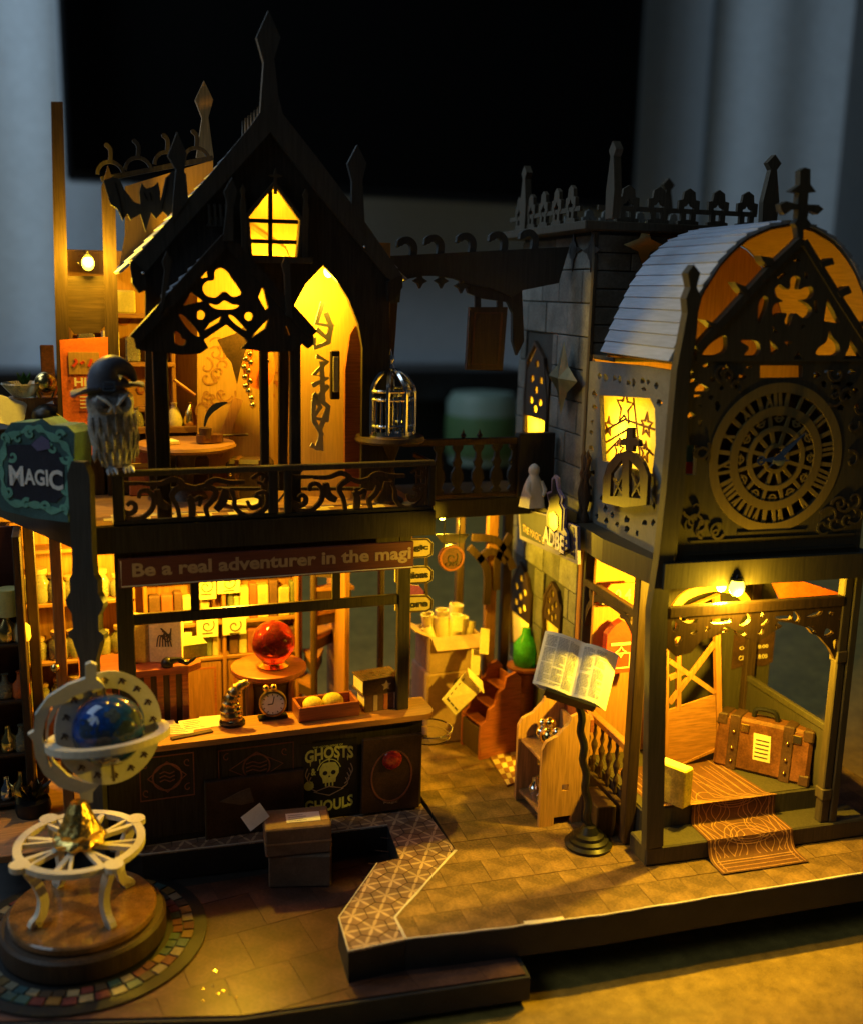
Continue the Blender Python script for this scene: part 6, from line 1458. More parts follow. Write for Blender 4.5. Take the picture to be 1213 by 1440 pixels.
# ---- clutter on the far left desk
P = FY(5.0); zt = P.at(60, 600)[1]
o = thing('left_desk', 'dark desk heaped with bowls at the far left of the upper floor', 'desk', (P.at(40, 600)[0], 5.5, 10.88))
g = G(); g.box(P.at(-20, 600)[0], P.at(150, 600)[0], 4.6, 6.4, zt-.2, zt); part('desktop', g, 'dark_wood_x', o); g = G(); g.box(P.at(-15, 600)[0], P.at(145, 600)[0], 4.8, 6.3, 10.88, zt-.2); part('desk_body', g, 'dark_wood', o)
def onp(px, py): return P.w(*P.at(px, py))
f = onp(52, 578); g = G(); g.box(f.x-.9, f.x+.9, 5.0, 5.9, zt, onp(52, 560).z); one('storage_chest', g, 'warm_wood', 'ochre wooden chest on the far left upstairs desk', 'chest'); zc2 = onp(52, 560).z
f = onp(35, 560); g = G(); g.lathe([(.01,0), (.35,0), (.75,.45), (.72,.5), (.3,.1), (.01,.1)], Fr((f.x, 5.4, zc2)), 24); one('glass_bowl', g, 'jar_glass', 'glass bowl with green leaves on the far left chest', 'bowl', smooth=True)
o = thing('moss_sprig', 'small green sprig standing in the far left glass bowl', 'sprig', (f.x, 5.4, zc2+.3))
for kq in range(8): a = kq*.8; g = G(); e = Vector((math.cos(a)*.3, math.sin(a)*.3, .55)); s = e.cross(Z_).normalized()*.12; b = Vector((f.x, 5.4, zc2+.3)); g.add([b, b+e*.5+s, b+e, b+e*.5-s], [(0,1,2), (0,2,3), (2,1,0), (3,2,0)]); part('leaf', g, 'green_moss', o)
f = onp(66, 562); o = thing('brass_trophy', 'brass ball on curved stand on the far left desk', 'trophy', (f.x, 5.1, zc2))
g = G(); g.ball((f.x, 5.1, onp(66, 538).z), .36, 18); part('ball', g, 'brass', o, True)
for s in (-1, 1): g = G(); g.tube(smooth_path([(f.x+s*.2, 5.1, zc2), (f.x+s*.30, 5.1, zc2+.3), (f.x+s*.28, 5.1, onp(66, 538).z-.1)], 4), .07, 8); part('arm', g, 'brass', o, True)
f = onp(55, 585); g = G(); g.ball((f.x+.3, 4.7, zt+.4), .55, 18, sz=.75); one('black_cauldron', g, 'dark_metal', 'round black pot in front of the far left chest', 'pot', smooth=True)
f = onp(28, 590); g = G(); g.box(-.9, .1, 0, .04, 0, .95, Fr((f.x, 4.6, zt), (rad(-20), rad(20), .3)), c=.01); one('propped_card', g, 'newsprint', 'pale card with yellow edge propped left of the black pot', 'card')
f = onp(72, 590); g = G(); g.box(-.3, .4, 0, .04, 0, .85, Fr((f.x, 4.6, zt), (rad(-20), rad(-25), -.2)), c=.01); one('propped_card', g, 'newsprint', 'pinkish blank card propped right of the black pot', 'card')
o = thing('dried_flowers', 'bunch of bright yellow dried flowers beside the owl', 'flowers', (onp(108, 600).x, 4.4, zt))
b = Vector((onp(106, 600).x, 4.4, zt))
for i in range(34):
    a = random.uniform(0, 6.28); el = random.uniform(.3, 1.4); L = random.uniform(.5, 1.15); e = Vector((math.cos(a)*math.cos(el), math.sin(a)*math.cos(el), math.sin(el)*.8)); s = e.cross(Z_).normalized()*.09; up = s.cross(e)*.5
    g = G(); t_ = b+e*L; g.add([b, t_-e*.3+s, t_, t_-e*.3-s, t_-e*.3+up], [(0,1,4), (1,2,4), (2,3,4), (3,0,4), (0,3,2,1)]); part('petal_spray', g, 'yellow_dry' if i % 4 else 'dark_wood', o)
f = onp(66, 520); g = G(); g.box(f.x-.2, f.x+.25, 6.2, 6.4, zt, onp(66, 488).z); one('red_post', g, 'leather', 'short red-brown post behind the brass ball at far left', 'post')

# ---- more clutter on the upper floor
f = Fr((-.9, 1.9, 10.9), (0, 0, .4)); o = thing('book', 'open book lying on the upper floor behind the railing', 'book', f((0,0,0)))
for s_ in (-1, 1): g = G(); g.box(0, .75*s_, -.5, .5, 0, .05, Fr(f((0,0,.02)), (0, rad(-8)*s_, .4)), c=.01); part('page', g, 'cream_paper', o)
g = G(); g.tube([(.2,1.6,11.0), (1.1,1.9,12.0)], .04, 6); one('wand', g, 'silver', 'thin pale wand leaning up from the upper floor', 'wand')
g = G(); g.tube([FY(5.3).w(*FY(5.3).at(x, y)) for x, y in ((245,534), (275,556))], .07, 6); one('walking_stick', g, 'red_wood', 'slanting brown stick on the upstairs sideboard', 'stick')
for i, (x, y, h, mt, lab) in enumerate(((-3.9,4.6,1.6,'fill_book_a','red-brown crate on the upper floor left of the round table'), (-4.6,4.9,2.3,'dark_wood','tall dark box on the upper floor at the left'), (-2.2,5.1,1.2,'fill_book_d','low dark chest under the upstairs sideboard'))):
    g = G(); g.box(x-.55, x+.55, y-.35, y+.35, 10.885, 10.885+h, c=.05); o = one('storage_box', g, mt, lab, 'box'); g = G(); g.box(x-.57, x+.57, y-.37, y+.37, 10.885+h*.62, 10.885+h*.72, c=.01); part('band', g, 'old_brass', o)
PW = FY(6.57); g = G(); d = 0; random.seed(77)
for i in range(60):
    x, z = random.uniform(-5.8, 4.2), random.uniform(13.2, 19.0); g.stroke(PW, spiral(x, z, .04, random.uniform(.2, .45), i, i+random.choice((-1, 1))*5, 12), .07, .02, -.012-d); d += .0006
part('wall_swirl', g, 'red_wood', shop)
# ================================================================== alley and porch: signs, boxes, bench, stand, suitcase
random.seed(51)
# ---- strip of three lettered tags at the shop corner
P = FY(.9); o = thing('tag_sign', 'hanging strip of three cream tags reading Magic, Potions and More', 'sign', P.w(*P.at(592, 865)))
mk('tag_cream', (.60, .48, .24), .7, var=.12)
for i, (y0, y1, txt) in enumerate(((758,786,'Magic'), (797,822,'Potions'), (838,862,'More'))):
    q = P.t([(556,y0+3), (562,y0), (602,y0-1), (609,y0+6), (608,y1-6), (601,y1-2), (562,y1), (556,y1-3)])
    g = G(); g.plate(P, [q], .1, .004*i); tg = part('tag', g, 'tag_cream', o)
    cm = (sum(p[0] for p in q)/8, sum(p[1] for p in q)/8); g = G(); g.stroke(P, [(cm[0]+(p[0]-cm[0])*.94, cm[1]+(p[1]-cm[1])*.90) for p in q], .05, .03, -.02, True); part('tag_border', g, 'dark_wood', tg)
    g = G(); g.text(P, txt, cm[0]-.52, cm[1]-.12, 1.04, .26, d=-.03, bold=.03); part('lettering', g, 'ink', tg)
for y0, y1 in ((786,797), (822,838)): g = G(); g.stroke(P, P.t([(600,y0-2), (600,y1+2)]), .1, .08, .01); part('link', g, 'dark_wood', o)
g = G(); g.plate(P, [P.t([(560,822), (590,824), (600,836), (560,838)])], .05, .05); part('purple_ribbon', g, 'purple_fabric', o)
# ---- round wooden sign under the bridge
P = FY(3.0); c = P.at(635, 785); o = thing('round_sign', 'round dark red wooden sign hanging under the footbridge', 'sign', P.w(c[0], c[1]-.6))
g = G(); g.plate(P, [circ(*c, .52, 28)], .15); part('disc', g, 'leather', o); g = G(); g.stroke(P, circ(*c, .45, 28), .08, .05, -.03, True); part('rim', g, 'red_wood', o)
g = G(); g.stroke(P, spiral(c[0], c[1], .06, .26, 0, 7, 20), .05, .03, -.02); g.text(P, 'CAFE', c[0]-.26, c[1]-.3, .52, .16, d=-.03); part('carving', g, 'dark_wood', o)
for s in (-1, 1): g = G(); g.stroke(P, [(c[0]+s*.3, c[1]+.42), (c[0]+s*.3, 9.75)], .05, .05, .05); part('hanger', g, 'dark_metal', o)
g = G(); g.plate(P, [P.t([(613,752), (660,752), (652,764), (622,764)])], .1, .06); part('scroll_bracket', g, 'dark_wood', o)
# ---- potion sign on the stone wall, with bottle cut-out
P = TS(-.98); Zq = lambda pts: P.t(zm(700, 660, 4.665, pts))
o = thing('potion_sign', 'dark violet-edged shop board with a potion bottle emblem lettered ADBE', 'sign', P.w(*P.at(775, 790)))
q = Zq([(95,245), (340,300), (345,320), (455,350), (515,375), (520,625), (140,455), (130,270)])
g = G(); g.plate(P, [q], .12); part('board', g, 'violet_print', o)
cm = (sum(p[0] for p in q)/len(q), sum(p[1] for p in q)/len(q)); g = G(); g.plate(P, [[(cm[0]+(p[0]-cm[0])*.92, cm[1]+(p[1]-cm[1])*.84) for p in q]], .03, -.02); part('board_face', g, 'navy_print', o)
g = G(); g.plate(P, [Zq([(395,35), (415,55), (420,130), (450,190), (440,225), (462,260), (455,380), (475,420), (480,520), (420,560), (330,510), (320,440), (345,390), (340,300), (360,230), (340,150), (375,140), (375,60)])], .1, -.16); part('bottle_back', g, 'violet_print', o)
g = G(); g.plate(P, [Zq([(398,60), (410,130), (435,190), (430,225), (450,265), (445,400), (350,395), (352,300), (372,225), (352,165), (385,150), (388,70)])], .04, -.20); part('bottle_print', g, 'poster_black', o)
g = G(); g.plate(P, [Zq([(372,290), (400,275), (425,310), (428,380), (405,405), (375,370)])], .03, -.23); part('potion_print', g, 'old_brass', o)
LP = Pl(P.w(*Zq([(330,470)])[0]), -EY, Z_, -EX); a = Zq([(330,470)])[0]; b = Zq([(470,530)])[0]; wd = abs(a[0]-b[0])
g = G(); g.text(LP, 'ADBE', 0, 0, wd, .62, d=-.25, bold=.03, skew=-.0)
# lettering runs with the board, which faces the alley
for v in g.v: pass
part('lettering', g, 'white_ink', o)
g = G(); a = Zq([(165,390)])[0]; b = Zq([(320,440)])[0]; LQ = Pl(P.w(*a), -EY, Z_, -EX); g.text(LQ, 'THE MAGIC OF', 0, -.1, abs(a[0]-b[0]), .28, d=-.03); part('small_lettering', g, 'letter_tan', o)
# ---- little white hooded figure on the ledge
b = U(748, 712, 10.2); P = FY(b.y); c = P.at(748, 712); h = P.at(748, 652)[1]-c[1]; k = h/2.0
o = thing('ghost_figure', 'little white hooded ghost figurine on the ledge above the potion sign', 'figurine', b)
g = G(); n = 20
for r, z in ((.62,0), (.60,.08), (.52,.5), (.42,.95), (.34,1.25), (.24,1.42), (.22,1.5), (.27,1.65), (.25,1.82), (.12,1.96), (.01,2.0)):
    for i in range(n):
        th = 2*math.pi*i/n; rr = r*(1+(.09*math.sin(5*th) if z < 1.2 else 0)); g.v.append(b+Vector((rr*k*math.cos(th), rr*k*math.sin(th)*.85, z*k)))
for i in range(10):
    for j in range(n): j2 = (j+1) % n; g.f.append((i*n+j, i*n+j2, (i+1)*n+j2, (i+1)*n+j))
g.f += [tuple(range(n-1, -1, -1)), tuple(10*n+i for i in range(n))]; part('robe', g, 'white_clay', o, True)
for s in (-1, 1): g = G(); g.tube([b+Vector((s*.30*k, -.1*k, 1.15*k)), b+Vector((s*.44*k, -.3*k, .8*k)), b+Vector((s*.30*k, -.46*k, .55*k))], [.14*k, .12*k, .06*k], 8); part('sleeve', g, 'white_clay', o, True)
part('wall_walk', G().box(-.85, .0, 5.6, 11.8, 9.4, 10.2, T), 'black_wood', tower)
# ---- star ornament on the stone wall
P = TS(-.35); c = P.at(790, 532); o = thing('star_ornament', 'brass five-pointed star fixed to the grey stone wall', 'star', P.w(c[0], c[1]-1))
g = G(); cc = P.w(*c, -.18); sp_ = star(*c, 1.35, 4, .5); 
for i in range(len(sp_)): a_, b_ = P.w(*sp_[i]), P.w(*sp_[(i+1) % len(sp_)]); g.add([cc, a_, b_, P.w(*c, .15)], [(0,1,2), (3,2,1)])
part('star_body', g, 'old_brass', o); g = G(); g.box(-.35, .1, -.08, .08, -.08, .08, Fr(P.w(*c, .2), (0, 0, TA))); part('bracket', g, 'dark_metal', o)
# ---- two stacked cartons with paper scrolls
a, b = U(598, 1003, .0), U(672, 1012, .0); P = FY(4.6)
c0, c1 = P.at(600, 1000), P.at(676, 1000); z1 = P.at(640, 945)[1]; z2 = P.at(640, 895)[1]; xw = c1[0]-c0[0]; xm = (c0[0]+c1[0])/2
o = thing('carton', 'lower brown carton with round logo in the alley', 'box', (xm, 5.6, 0))
g = G(); g.box(c0[0], c1[0], 4.6, 6.6, 0.01, z1, c=.06); part('box_body', g, 'cardboard', o)
cc = P.at(650, 965); g = G(); g.plate(FY(4.6), [circ(*cc, .45, 20), circ(*cc, .30, 20)], .02, -.01); g.plate(FY(4.6), [circ(*cc, .14, 12)], .02, -.01); part('round_logo', g, 'umber_wood', o)
o = thing('carton', 'upper open brown carton filled with yellow paper scrolls', 'box', (xm, 5.6, z1))
for nm, q in (('side', (c0[0]+.1, c1[0]-.1, 4.65, 4.72, z1+.01, z2)), ('side', (c0[0]+.1, c1[0]-.1, 6.4, 6.47, z1+.01, z2)), ('side', (c0[0]+.1, c0[0]+.17, 4.72, 6.4, z1+.01, z2)), ('side', (c1[0]-.17, c1[0]-.1, 4.72, 6.4, z1+.01, z2)), ('bottom', (c0[0]+.17, c1[0]-.17, 4.72, 6.4, z1+.01, z1+.1))): part(nm, G().box(*q, c=.02), 'cardboard', o)
g = G(); g.box(0, xw-.25, 0, .04, 0, .75, Fr((c0[0]+.12, 4.62, z2-.02), (rad(115), 0, 0)), c=.01); part('flap', g, 'cardboard', o); g = G(); g.box(-.7, 0, 0, 1.6, 0, .04, Fr((c0[0]+.12, 4.75, z2-.02), (0, rad(25), 0)), c=.01); part('flap', g, 'cardboard', o)
for i, (x, y, r, h, tx, ty) in enumerate(((.45,.4,.24,1.3,-.25,-.3), (.95,.6,.30,1.6,-.1,-.05), (1.5,.5,.28,1.7,.0,.05), (1.9,.9,.30,1.5,.05,.1), (1.2,1.1,.28,1.8,.05,-.08), (2.2,.45,.24,1.35,-.3,.25), (.6,1.2,.26,1.7,.1,-.2), (1.75,1.35,.3,1.9,.05,.1))):
    nmz = ['leftmost', 'second from left', 'third from left', 'fourth from left', 'middle rear', 'rightmost', 'left rear', 'right rear'][i]
    g = G(); f = Fr((c0[0]+.25+x*(xw-.5)/2.6, 4.75+y, z1+.5), (tx, ty, 0)); g.lathe([(r-.05,0), (r,0), (r,h), (r-.05,h), (r-.05,h-.5), (.02,h-.5)], f, 18); o = one('paper_scroll', g, 'cream_paper', nmz+' rolled yellow paper sticking out of the open carton', 'scroll', smooth=True)
# ---- red display stand with open leaflets
p0, p1 = U(660, 1030, .0), U(716, 1036, .0); f = Fr((8.15, 4.4, 0), (0, 0, rad(-84)))
o = thing('leaflet_stand', 'red-brown stepped leaflet stand in the alley', 'stand', f((0,.6,0)))
for s, dx in ((0, 0), (1, 1.5)):
    pl = Pl(f((dx,0,0)), f.m @ Y_, Z_, f.m @ -X_)
    g = G(); g.plate(pl, [[(0,0), (1.75,0), (1.75,3.2), (1.5,3.45), (1.1,3.3), (1.0,2.85), (.72,2.7), (.62,2.2), (.35,2.05), (.28,1.6), (0,1.45)]], .15); part('side_panel', g, 'red_wood', o)
for y, z in ((.15,1.25), (.6,1.9), (1.05,2.6)): g = G(); g.box(.15, 1.5, y, y+.5, z, z+.1, f); part('ledge', g, 'red_wood', o)
g = G(); g.box(.15, 1.5, 1.58, 1.7, .1, 3.1, f); part('stand_back', g, 'red_wood', o)
g = G(); g.box(.1, 1.5, 0, .1, .1, 1.25, f); part('kick_board', g, 'dark_wood', o)
P = FY(2.9); o = thing('open_leaflet', 'open yellow printed leaflet leaning against the red stand', 'leaflet', P.w(*P.at(650, 1005)))
for i, q in enumerate(([(621,984), (660,952), (680,975), (640,1006)], [(660,952), (664,945), (682,962), (680,975)])):
    v = [P.w(*P.at(*s), .0) for s in q]; v[1] = v[1]+Y_*.5; v[2] = v[2]+Y_*.3; g = G(); n_ = (v[1]-v[0]).cross(v[3]-v[0]).normalized()*.03; g.add(v+[x+n_ for x in v], [(0,1,2,3), (7,6,5,4), (0,4,5,1), (1,5,6,2), (2,6,7,3), (3,7,4,0)]); pg = part('page', g, 'cream_paper', o)
    if i == 0:
        g = G(); e1 = (v[3]-v[0]); e2 = (v[1]-v[0]); nn = e1.cross(e2).normalized(); nn = nn if nn.y < 0 else -nn
        for kx in range(5):
            for ky in range(3): b_ = v[0]+e1*(.12+.28*ky)+e2*(.1+.17*kx)+nn*.03; g.add([b_, b_+e1*.22, b_+e1*.22+e2*.09, b_+e2*.09], [(0,1,2,3)])
        part('print_block', g, 'umber_wood', pg)
for i, (x, y) in enumerate(((675,935), (688,905))):
    b_ = P.w(*P.at(x, y)); g = G(); g.box(-.25, .25, 0, .06, 0, 1.0, Fr(b_-Z_*.6+Y_*.5, (rad(-15), rad(18), .4)), c=.01); one('booklet', g, 'cream_paper', ('lower', 'upper')[i]+' pale booklet standing on the red stepped stand', 'booklet')
# ---- checkered doormat in the alley
p = [U(a_, b_, .02) for a_, b_ in ((676,1045), (722,1036), (732,1100), (712,1106))]; o = thing('checked_mat', 'yellow and brown checkered doormat before the alley door', 'mat', (p[0]+p[2])/2)
cq = [(v.x, v.y) for v in p]; g = G(); g.plate(GZ(.08), [cq], .06); part('mat_base', g, 'check_dark', o)
for i in range(4):
    for j in range(9):
        if (i+j) % 2: continue
        def bl(s, t): a_ = p[0].lerp(p[1], s); b_ = p[3].lerp(p[2], s); return a_.lerp(b_, t)
        qd = [bl((i+e)/4, (j+h)/9) for e, h in ((.04,.04), (.96,.04), (.96,.96), (.04,.96))]; g = G(); g.plate(GZ(.09), [[(v.x, v.y) for v in qd]], .02); part('mat_square', g, 'check_light', o)
# ---- green glowing bottle and pot behind the door glass
P = TS(-.3); c = P.at(737, 935); b_ = P.w(*c); o = thing('green_bottle', 'glowing green bottle on a small pedestal by the alley door', 'bottle', (b_.x, b_.y, 0))
g = G(); g.lathe([(.01,0), (.42,0), (.5,.2), (.5,.9), (.2,1.3), (.16,1.6), (.01,1.6)], Fr((b_.x, b_.y, c[1])), 18); part('bottle_body', g, 'green_glass', o, True)
g = G(); g.lathe([(.7,0), (.7,.2), (.45,.4), (.45,c[1]-.3), (.75,c[1]-.1), (.75,c[1]), (.01,c[1])], Fr((b_.x, b_.y, 0)), 18); part('pedestal', g, 'red_wood', o, True)
# ---- wooden bench-cabinet with figures
pA, pB, pC = U(722, 1122, 0), U(757, 1164, 0), U(815, 1150, 0)
ex = (pB-pA); d_ = ex.length; ex.normalize(); yaw = math.atan2(ex.y, ex.x); f = Fr(pA, (0, 0, yaw)); wdt = 1.75
ZT = FY(pB.y).at(757, 1060)[1]; ZB = 3.6
o = thing('wooden_bench', 'light wooden bench cabinet with rounded sides in the middle of the paving', 'bench', f((d_/2, wdt/2, 0)))
sd = [(0,0), (.55,0), (.55,.3), (1.2,.3), (1.2,0), (wdt,0), (wdt,ZT+1.15), (wdt-.25,ZT+1.35), (wdt-.7,ZT+1.2), (.95,ZT+.95), (.55,ZT+.55), (.15,ZT+.38), (0,ZT+.1)]
for x in (0, d_-.16):
    pl = Pl(f((x,0,0)), f.m @ Y_, Z_, f.m @ -X_); hole = [(.8,1.25), (1.05,1.25), (1.05,1.5), (.8,1.5)]
    g = G(); g.plate(pl, [sd, hole], .16); part('side_panel', g, 'bench_wood', o)
g = G(); g.box(.16, d_-.16, .1, wdt-.1, ZT-.5, ZT-.36, f); part('seat', g, 'bench_wood', o); g = G(); g.box(.16, d_-.16, .1, wdt-.1, .3, .42, f); part('shelf', g, 'bench_wood', o)
g = G(); g.box(.16, d_-.16, wdt-.16, wdt-.04, .1, ZT+.6, f); part('bench_back', g, 'bench_wood', o)
pl = Pl(f((0, wdt+.02, 0)), f.m @ X_, Z_, f.m @ -Y_); g = G(); cr = [(0,ZT+.55), (d_,ZT+.55), (d_,ZT+1.0), (d_*.75,ZT+1.35), (d_*.5,ZT+1.55), (d_*.25,ZT+1.35), (0,ZT+1.0)]
g.plate(pl, [smooth_path(cr, 1, True)], .12); part('crest_board', g, 'red_wood', o)
for i, (t_, r) in enumerate(((.2,.26), (.47,.36), (.74,.32))):
    b_ = f((d_*t_, .8, ZT-.36)); g = G(); g.ball(b_+Z_*r, r, 14, sz=1.0); g.ball(b_+Z_*r*2.4, r*.6, 12); one('glass_figure', g, ('silver', 'gold', 'silver')[i], ('left', 'middle', 'right')[i]+' shiny ball-shaped figure sitting on the wooden bench', 'figure', smooth=True)
for i, t_ in enumerate((.3, .62)): b_ = f((d_*t_, .5, .42)); g = G(); g.lathe([(.01,0), (.2,0), (.24,.3), (.1,.5), (.12,.7), (.01,.7)], Fr(b_), 14); one('silver_flask', g, 'silver', ('left', 'right')[i]+' small silver flask on the lower shelf of the wooden bench', 'flask', smooth=True)
# ---- newspaper on the twisted stand
P = FY(-4.4); b_ = U(826, 1188, 0); o = thing('book_stand', 'black twisted metal stand with round ribbed foot holding the newspaper', 'stand', (b_.x, b_.y, 0))
g = G(); g.lathe([(.01,0), (.78,0), (.80,.1), (.68,.18), (.66,.26), (.52,.32), (.50,.42), (.34,.48), (.22,.7), (.01,.75)], Fr((b_.x, b_.y, 0)), 28); part('foot', g, 'dark_metal', o, True, ang=.4)
top = Vector(P.w(*P.at(818, 985))); top.y = b_.y+.1; path = [Vector((b_.x, b_.y, .6)).lerp(top, i/24)+Vector((.045*math.cos(i*1.2), .045*math.sin(i*1.2), 0)) for i in range(25)]; g = G(); g.tube(path, .13, 8); part('twisted_column', g, 'dark_metal', o, True)
v = [Vector(FY(-4.4+dd).w(*FY(-4.4+dd).at(*s))) for s, dd in (((748,961), .1), ((766,887), 1.2), ((880,915), .2), ((842,993), -.9))]
ee1 = (v[3]-v[0]); ee2 = (v[1]-v[0]); nn = ee1.cross(ee2).normalized(); nn = nn if nn.y < 0 else -nn
def slab(g, q, off, th): w0 = [x+nn*off for x in q]; w1 = [x+nn*(off-th) for x in q]; g.add(w0+w1, [(0,1,2,3), (7,6,5,4), (0,4,5,1), (1,5,6,2), (2,6,7,3), (3,7,4,0)])
g = G(); bq = [v[0].lerp(v[3], .25)-ee2*.05, v[0].lerp(v[3], .25)+ee2*.25, v[0].lerp(v[3], .8)+ee2*.25, v[0].lerp(v[3], .8)-ee2*.05]; slab(g, bq, -.22, .25); part('rest_plate', g, 'dark_metal', o)
g = G(); lq = [v[0].lerp(v[3], .2)-ee2*.07, v[0].lerp(v[3], .2)-ee2*.02, v[0].lerp(v[3], .95)-ee2*.02, v[0].lerp(v[3], .95)-ee2*.07]; slab(g, lq, .12, .4); part('lip', g, 'dark_metal', o)
nw = thing('newspaper', 'open white newspaper with dense print resting on the black stand', 'newspaper', (v[0]+v[3])/2)
v[1], v[2] = v[0]+ee2, v[0]+ee2+ee1   # sheet is a true rectangle-like parallelogram
def cv(a_): return .16*math.sin(math.pi*min(1, max(0, a_/.57 if a_ < .57 else (a_-.57)/.43)))**.7 + (.10*(a_-.85) if a_ > .85 else 0)
def uv(a_, b_, h=.006): return v[0]+ee1*a_+ee2*b_+nn*(h+cv(a_)*(.7+.3*b_))
for k_ in range(5):
    g = G(); n_ = 24; sh_ = ee1*.028*k_
    for h in (-.05*k_, -.05*k_-.012):
        for i in range(n_+1): g.v += [uv(i/n_, 0, h)+sh_, uv(i/n_, 1, h)+sh_*1.3+ee2*.012*k_]
    m2_ = 2*(n_+1)
    for i in range(n_): q_ = 2*i; g.f += [(q_, q_+2, q_+3, q_+1), (m2_+q_, m2_+q_+1, m2_+q_+3, m2_+q_+2), (q_, m2_+q_, m2_+q_+2, q_+2), (q_+1, q_+3, m2_+q_+3, m2_+q_+1)]
    g.f += [(0, 1, m2_+1, m2_), (2*n_, m2_+2*n_, m2_+2*n_+1, 2*n_+1)]
    part('sheet', g, 'newsprint', nw, True)
g = G(); random.seed(3)
for col, (x0, x1) in enumerate(((.04,.20), (.22,.38), (.40,.54), (.61,.77), (.80,.96))):
    y = .93
    while y > .06:
        hh = .013; x = x0
        if random.random() < .95:
            end = x1-(random.uniform(.02, .1) if random.random() < .2 else 0)
            while x < end:
                xw = min(random.uniform(.012, .04), end-x); g.add([uv(x,y,.010), uv(x+xw,y,.010), uv(x+xw,y-hh,.010), uv(x,y-hh,.010)], [(0,1,2,3)]); x += xw+.007
        y -= .026
part('print_column', g, 'grey_ink', nw)
# ---- plaque '04' and red letter box on the porch wall
P = TF(4.6); a0, a1, b0, b1 = rect(P, 852, 822, 898, 850); o = thing('number_plaque', 'orange-red plaque with the number 04 on the porch wall', 'plaque', P.w((a0+a1)/2, b0))
g = G(); hh = b1-b0; g.plate(P, [[(a0,b0+hh*.3), (a0+.2,b0+.02), (a1-.2,b0), (a1,b0+hh*.5), (a1-.2,b1), (a0+.2,b1), (a0,b1-.2)]], .08); part('plate', g, 'orange_print', o); g = G(); g.text(P, '0 4', a0+.35, b0+.25*hh, a1-a0-.7, .5*hh, d=-.02, bold=.02); part('number', g, 'cream_paper', o)
a0, a1, b0, b1 = rect(P, 851, 872, 886, 942); o = thing('letter_box', 'red letter box with slot on the porch wall below the plaque', 'letter box', P.w((a0+a1)/2, b0)); m_ = (a0+a1)/2
g = G(); g.plate(P, [[(a0,b0), (a1,b0), (a1,b1-.5), (a1-.3,b1-.15), (m_,b1), (a0+.3,b1-.15), (a0,b1-.5)]], .35, -.2); part('box_body', g, 'red_print', o)
P2 = TF(4.38); g = G(); g.stroke(P2, [(a0+.15,b1-.85), (a1-.15,b1-.85)], .1, .03, -.02); g.stroke(P2, [(a0+.2,b0+.2), (a1-.2,b0+.2), (a1-.2,b1-1.2), (a0+.2,b1-1.2)], .05, .03, -.02, True); g.stroke(P2, star(m_, b0+.8, .2, 4, .5), .05, .03, -.024, True); part('slot_and_crest', g, 'cream_paper', o)
g = G(); g.box(0, 2.6, 5.2, 5.35, .1, 9.3, T); part('inner_wall', g, 'tan_wall', tower)
# ---- suitcase
pS = U(1000, 1075, 1.43); pE = U(1134, 1108, 1.43); yaw = math.atan2(pE.y-pS.y, pE.x-pS.x); f = Fr(pS, (rad(-8), 0, yaw)); L = (pE-pS).length
hS = TF(3).at(1060, 1015)[1]-1.43; hS = 1.95
o = thing('suitcase', 'brown leather suitcase with dark straps and paper label in the porch', 'suitcase', f((L/2, .5, 0)))
g = G(); g.box(0, L, 0, 1.1, 0, hS, f, c=.12); part('case_body', g, 'leather', o)
for x in (L*.14, L*.70): g = G(); g.box(x, x+.38, -.04, 1.14, -.01, hS+.04, f, c=.03); stp = part('strap', g, 'dark_leather', o); [part('rivet', G().ball(f((x+.19, -.07, z)), .06, 8), 'brass', stp, True) for z in (.35, .8, 1.4)]
for x in (0, L-.45):
    g = G(); g.box(x-.03 if x == 0 else x+.1, x+.4 if x == 0 else L+.03, -.025, 1.12, hS-.4, hS+.03, f, c=.05); part('corner_guard', g, 'dark_leather', o)
g = G(); g.box(x+.1, L+.03, -.025, 1.12, -.01, .4, f, c=.05); part('corner_guard', g, 'dark_leather', o)
pl = Pl(f((0,0,0)), f.m @ X_, f.m @ Z_, f.m @ -Y_); g = G(); lq = [(L*.42, .55), (L*.60,.55), (L*.58,1.5), (L*.40,1.5)]; g.plate(pl, [lq], .02, -.015); lb = part('paper_label', g, 'cream_paper', o)
g = G()
for kq in range(5): g.stroke(pl, [(L*.43,.68+.15*kq), (L*.57,.68+.15*kq)], .05, .01, -.022)
part('label_print', g, 'umber_wood', lb)
g = G(); g.tube(smooth_path([f((L*.35, .5, hS)), f((L*.38, .5, hS+.3)), f((L*.56, .5, hS+.3)), f((L*.60, .5, hS))], 5), .09, 8); part('handle', g, 'dark_metal', o, True)
for x in (L*.26, L*.80): g = G(); g.box(x, x+.3, -.06, 0, hS-.5, hS-.2, f, c=.02); part('lock', g, 'brass', o)
# ---- yellow box-book beside the post
p = U(944, 1128, 1.43); f = Fr(p, (0, 0, TA+rad(-62))); g = G(); g.box(-.55, .55, -.2, .3, 0, 1.35, f, c=.04); o = one('yellow_book', g, 'yellow_dry', 'thick yellow book standing inside the porch by the left post', 'book')
g = G(); g.box(-.52, .52, -.16, .26, 1.35, 1.36, f, c=.002); part('page_edge', g, 'cream_paper', o)
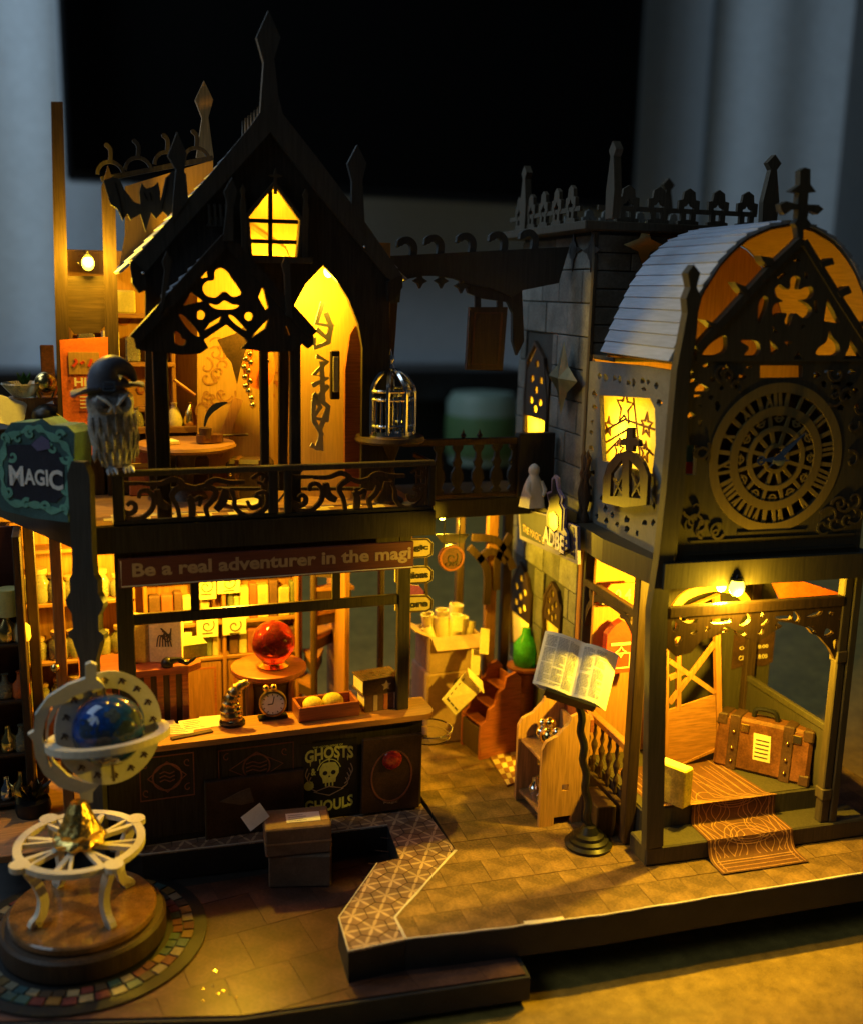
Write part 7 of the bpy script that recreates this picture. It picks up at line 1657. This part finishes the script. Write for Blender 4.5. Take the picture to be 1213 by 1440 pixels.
# ---- runner carpet coming down the two steps
o = thing('carpet_runner', 'red-brown printed carpet runner flowing down the porch steps', 'carpet', T((3.8, .4, .66)))
prof = [(3.9, 1.445), (1.06, 1.445), (.96, 1.42), (.93, 1.2), (.92, .85), (.85, .70), (.6, .685), (-.08, .685), (-.17, .64), (-.22, .40), (-.34, .16), (-.6, .06), (-1.15, .055)]
L0, L1 = 2.0, 5.2
g = G()
def rx(v_, s): 
    sh = .35*max(0, min(1, (v_-1)/3)); lo = (L0 if v_ < 1 else .55); hi = (L1 if v_ < 1 else 5.1-.15*v_)
    return lo+(hi-lo)*s
rows = []; pts = smooth_path(prof, 4)
for (v_, z) in pts:
    vv = v_; r = []
    for i in range(13): s = i/12; r.append(T((rx(vv, s), vv, z+.004*math.sin(s*9)))) 
    rows.append(r)
for r in rows: g.v += r
n = 13; N_ = len(rows)
for r in rows: g.v += [p_-Z_*.012+EY*.012 for p_ in r]
for i in range(N_-1):
    for j in range(n-1): a_ = i*n+j; g.f += [(a_, a_+1, a_+n+1, a_+n), (N_*n+a_, N_*n+a_+n, N_*n+a_+n+1, N_*n+a_+1)]
for j in range(n-1): e_ = (N_-1)*n+j; g.f.append((e_, e_+1, N_*n+e_+1, N_*n+e_))
for i in range(N_-1): a_ = i*n; g.f += [(a_, a_+n, N_*n+a_+n, N_*n+a_), (a_+n-1, N_*n+a_+n-1, N_*n+a_+2*n-1, a_+2*n-1)]
part('carpet_cloth', g, 'runner', o, True)
# printed pale lines following the cloth
def cp(s, t):
    t = max(0, min(.9999, t))*(N_-1); i = int(t); k_ = t-i; x = s*(n-1); j = min(int(x), n-2); kk = x-j
    a_ = rows[i][j].lerp(rows[i][j+1], kk); b_ = rows[i+1][j].lerp(rows[i+1][j+1], kk); p_ = a_.lerp(b_, k_)
    nr = (rows[i][j+1]-rows[i][j]).cross(rows[i+1][j]-rows[i][j]).normalized(); nr = nr if (nr.z > 0 or (abs(nr.z) < .2 and nr.dot(EY) < 0)) else -nr
    return p_, nr
def cline(g, pts, wd):
    P_ = [cp(*q) for q in pts]
    for i in range(len(P_)-1):
        (a_, na), (b_, nb) = P_[i], P_[i+1]
        if (b_-a_).length < 1e-4: continue
        sd = (b_-a_).cross(na).normalized()*wd/2; g.add([a_+na*.012-sd, b_+nb*.012-sd, b_+nb*.012+sd, a_+na*.012+sd], [(0,1,2,3)])
g = G(); random.seed(12)
tt = lambda a_, b_, m_: [a_+(b_-a_)*i/m_ for i in range(m_+1)]
for s in (.03, .08, .92, .97): cline(g, [(s, t) for t in tt(0, .99, 60)], .035)
for t in (.985, .955, .925, .90): cline(g, [(s, t) for s in tt(.06, .94, 16)], .035)
for k_ in range(7):   # oval medallions and flowing waves
    ph = random.uniform(0, 6)
    for sg_ in (-1, 1): cline(g, [(.5+sg_*(.08+.055*k_+.03*math.sin(t*26+ph)), t) for t in tt(.02, .86, 70)], .028)
for c_, ry in ((.14, .10), (.62, .10)):
    for r_ in (.18, .24, .30): cline(g, [(.5+r_*math.cos(a_), c_+ry*r_/.24*math.sin(a_)) for a_ in tt(0, 6.283, 36)], .03)
part('woven_line', g, 'runner_line', o)
# fallen dry crumbs on the lower ground
o = thing('glitter_flakes', 'scattered gold glitter flakes on the lower paving by the front edge', 'flakes', U(300, 1395, -.99))
for i in range(8):
    q = U(*random.choice(((305,1398), (300,1392), (298,1370), (318,1401), (296,1405))), -.985)+Vector((random.uniform(-.3, .3), random.uniform(-.2, .2), 0)); a_ = random.uniform(0, 3); g = G()
    g.add([q+Vector((.05*math.cos(a_), .05*math.sin(a_), .02)), q+Vector((-.04, .03, .005)), q+Vector((.03, -.05, .01)), q+Vector((0, 0, -.004))], [(0,1,2), (0,3,1), (1,3,2), (2,3,0)]); part('flake', g, 'gold', o)
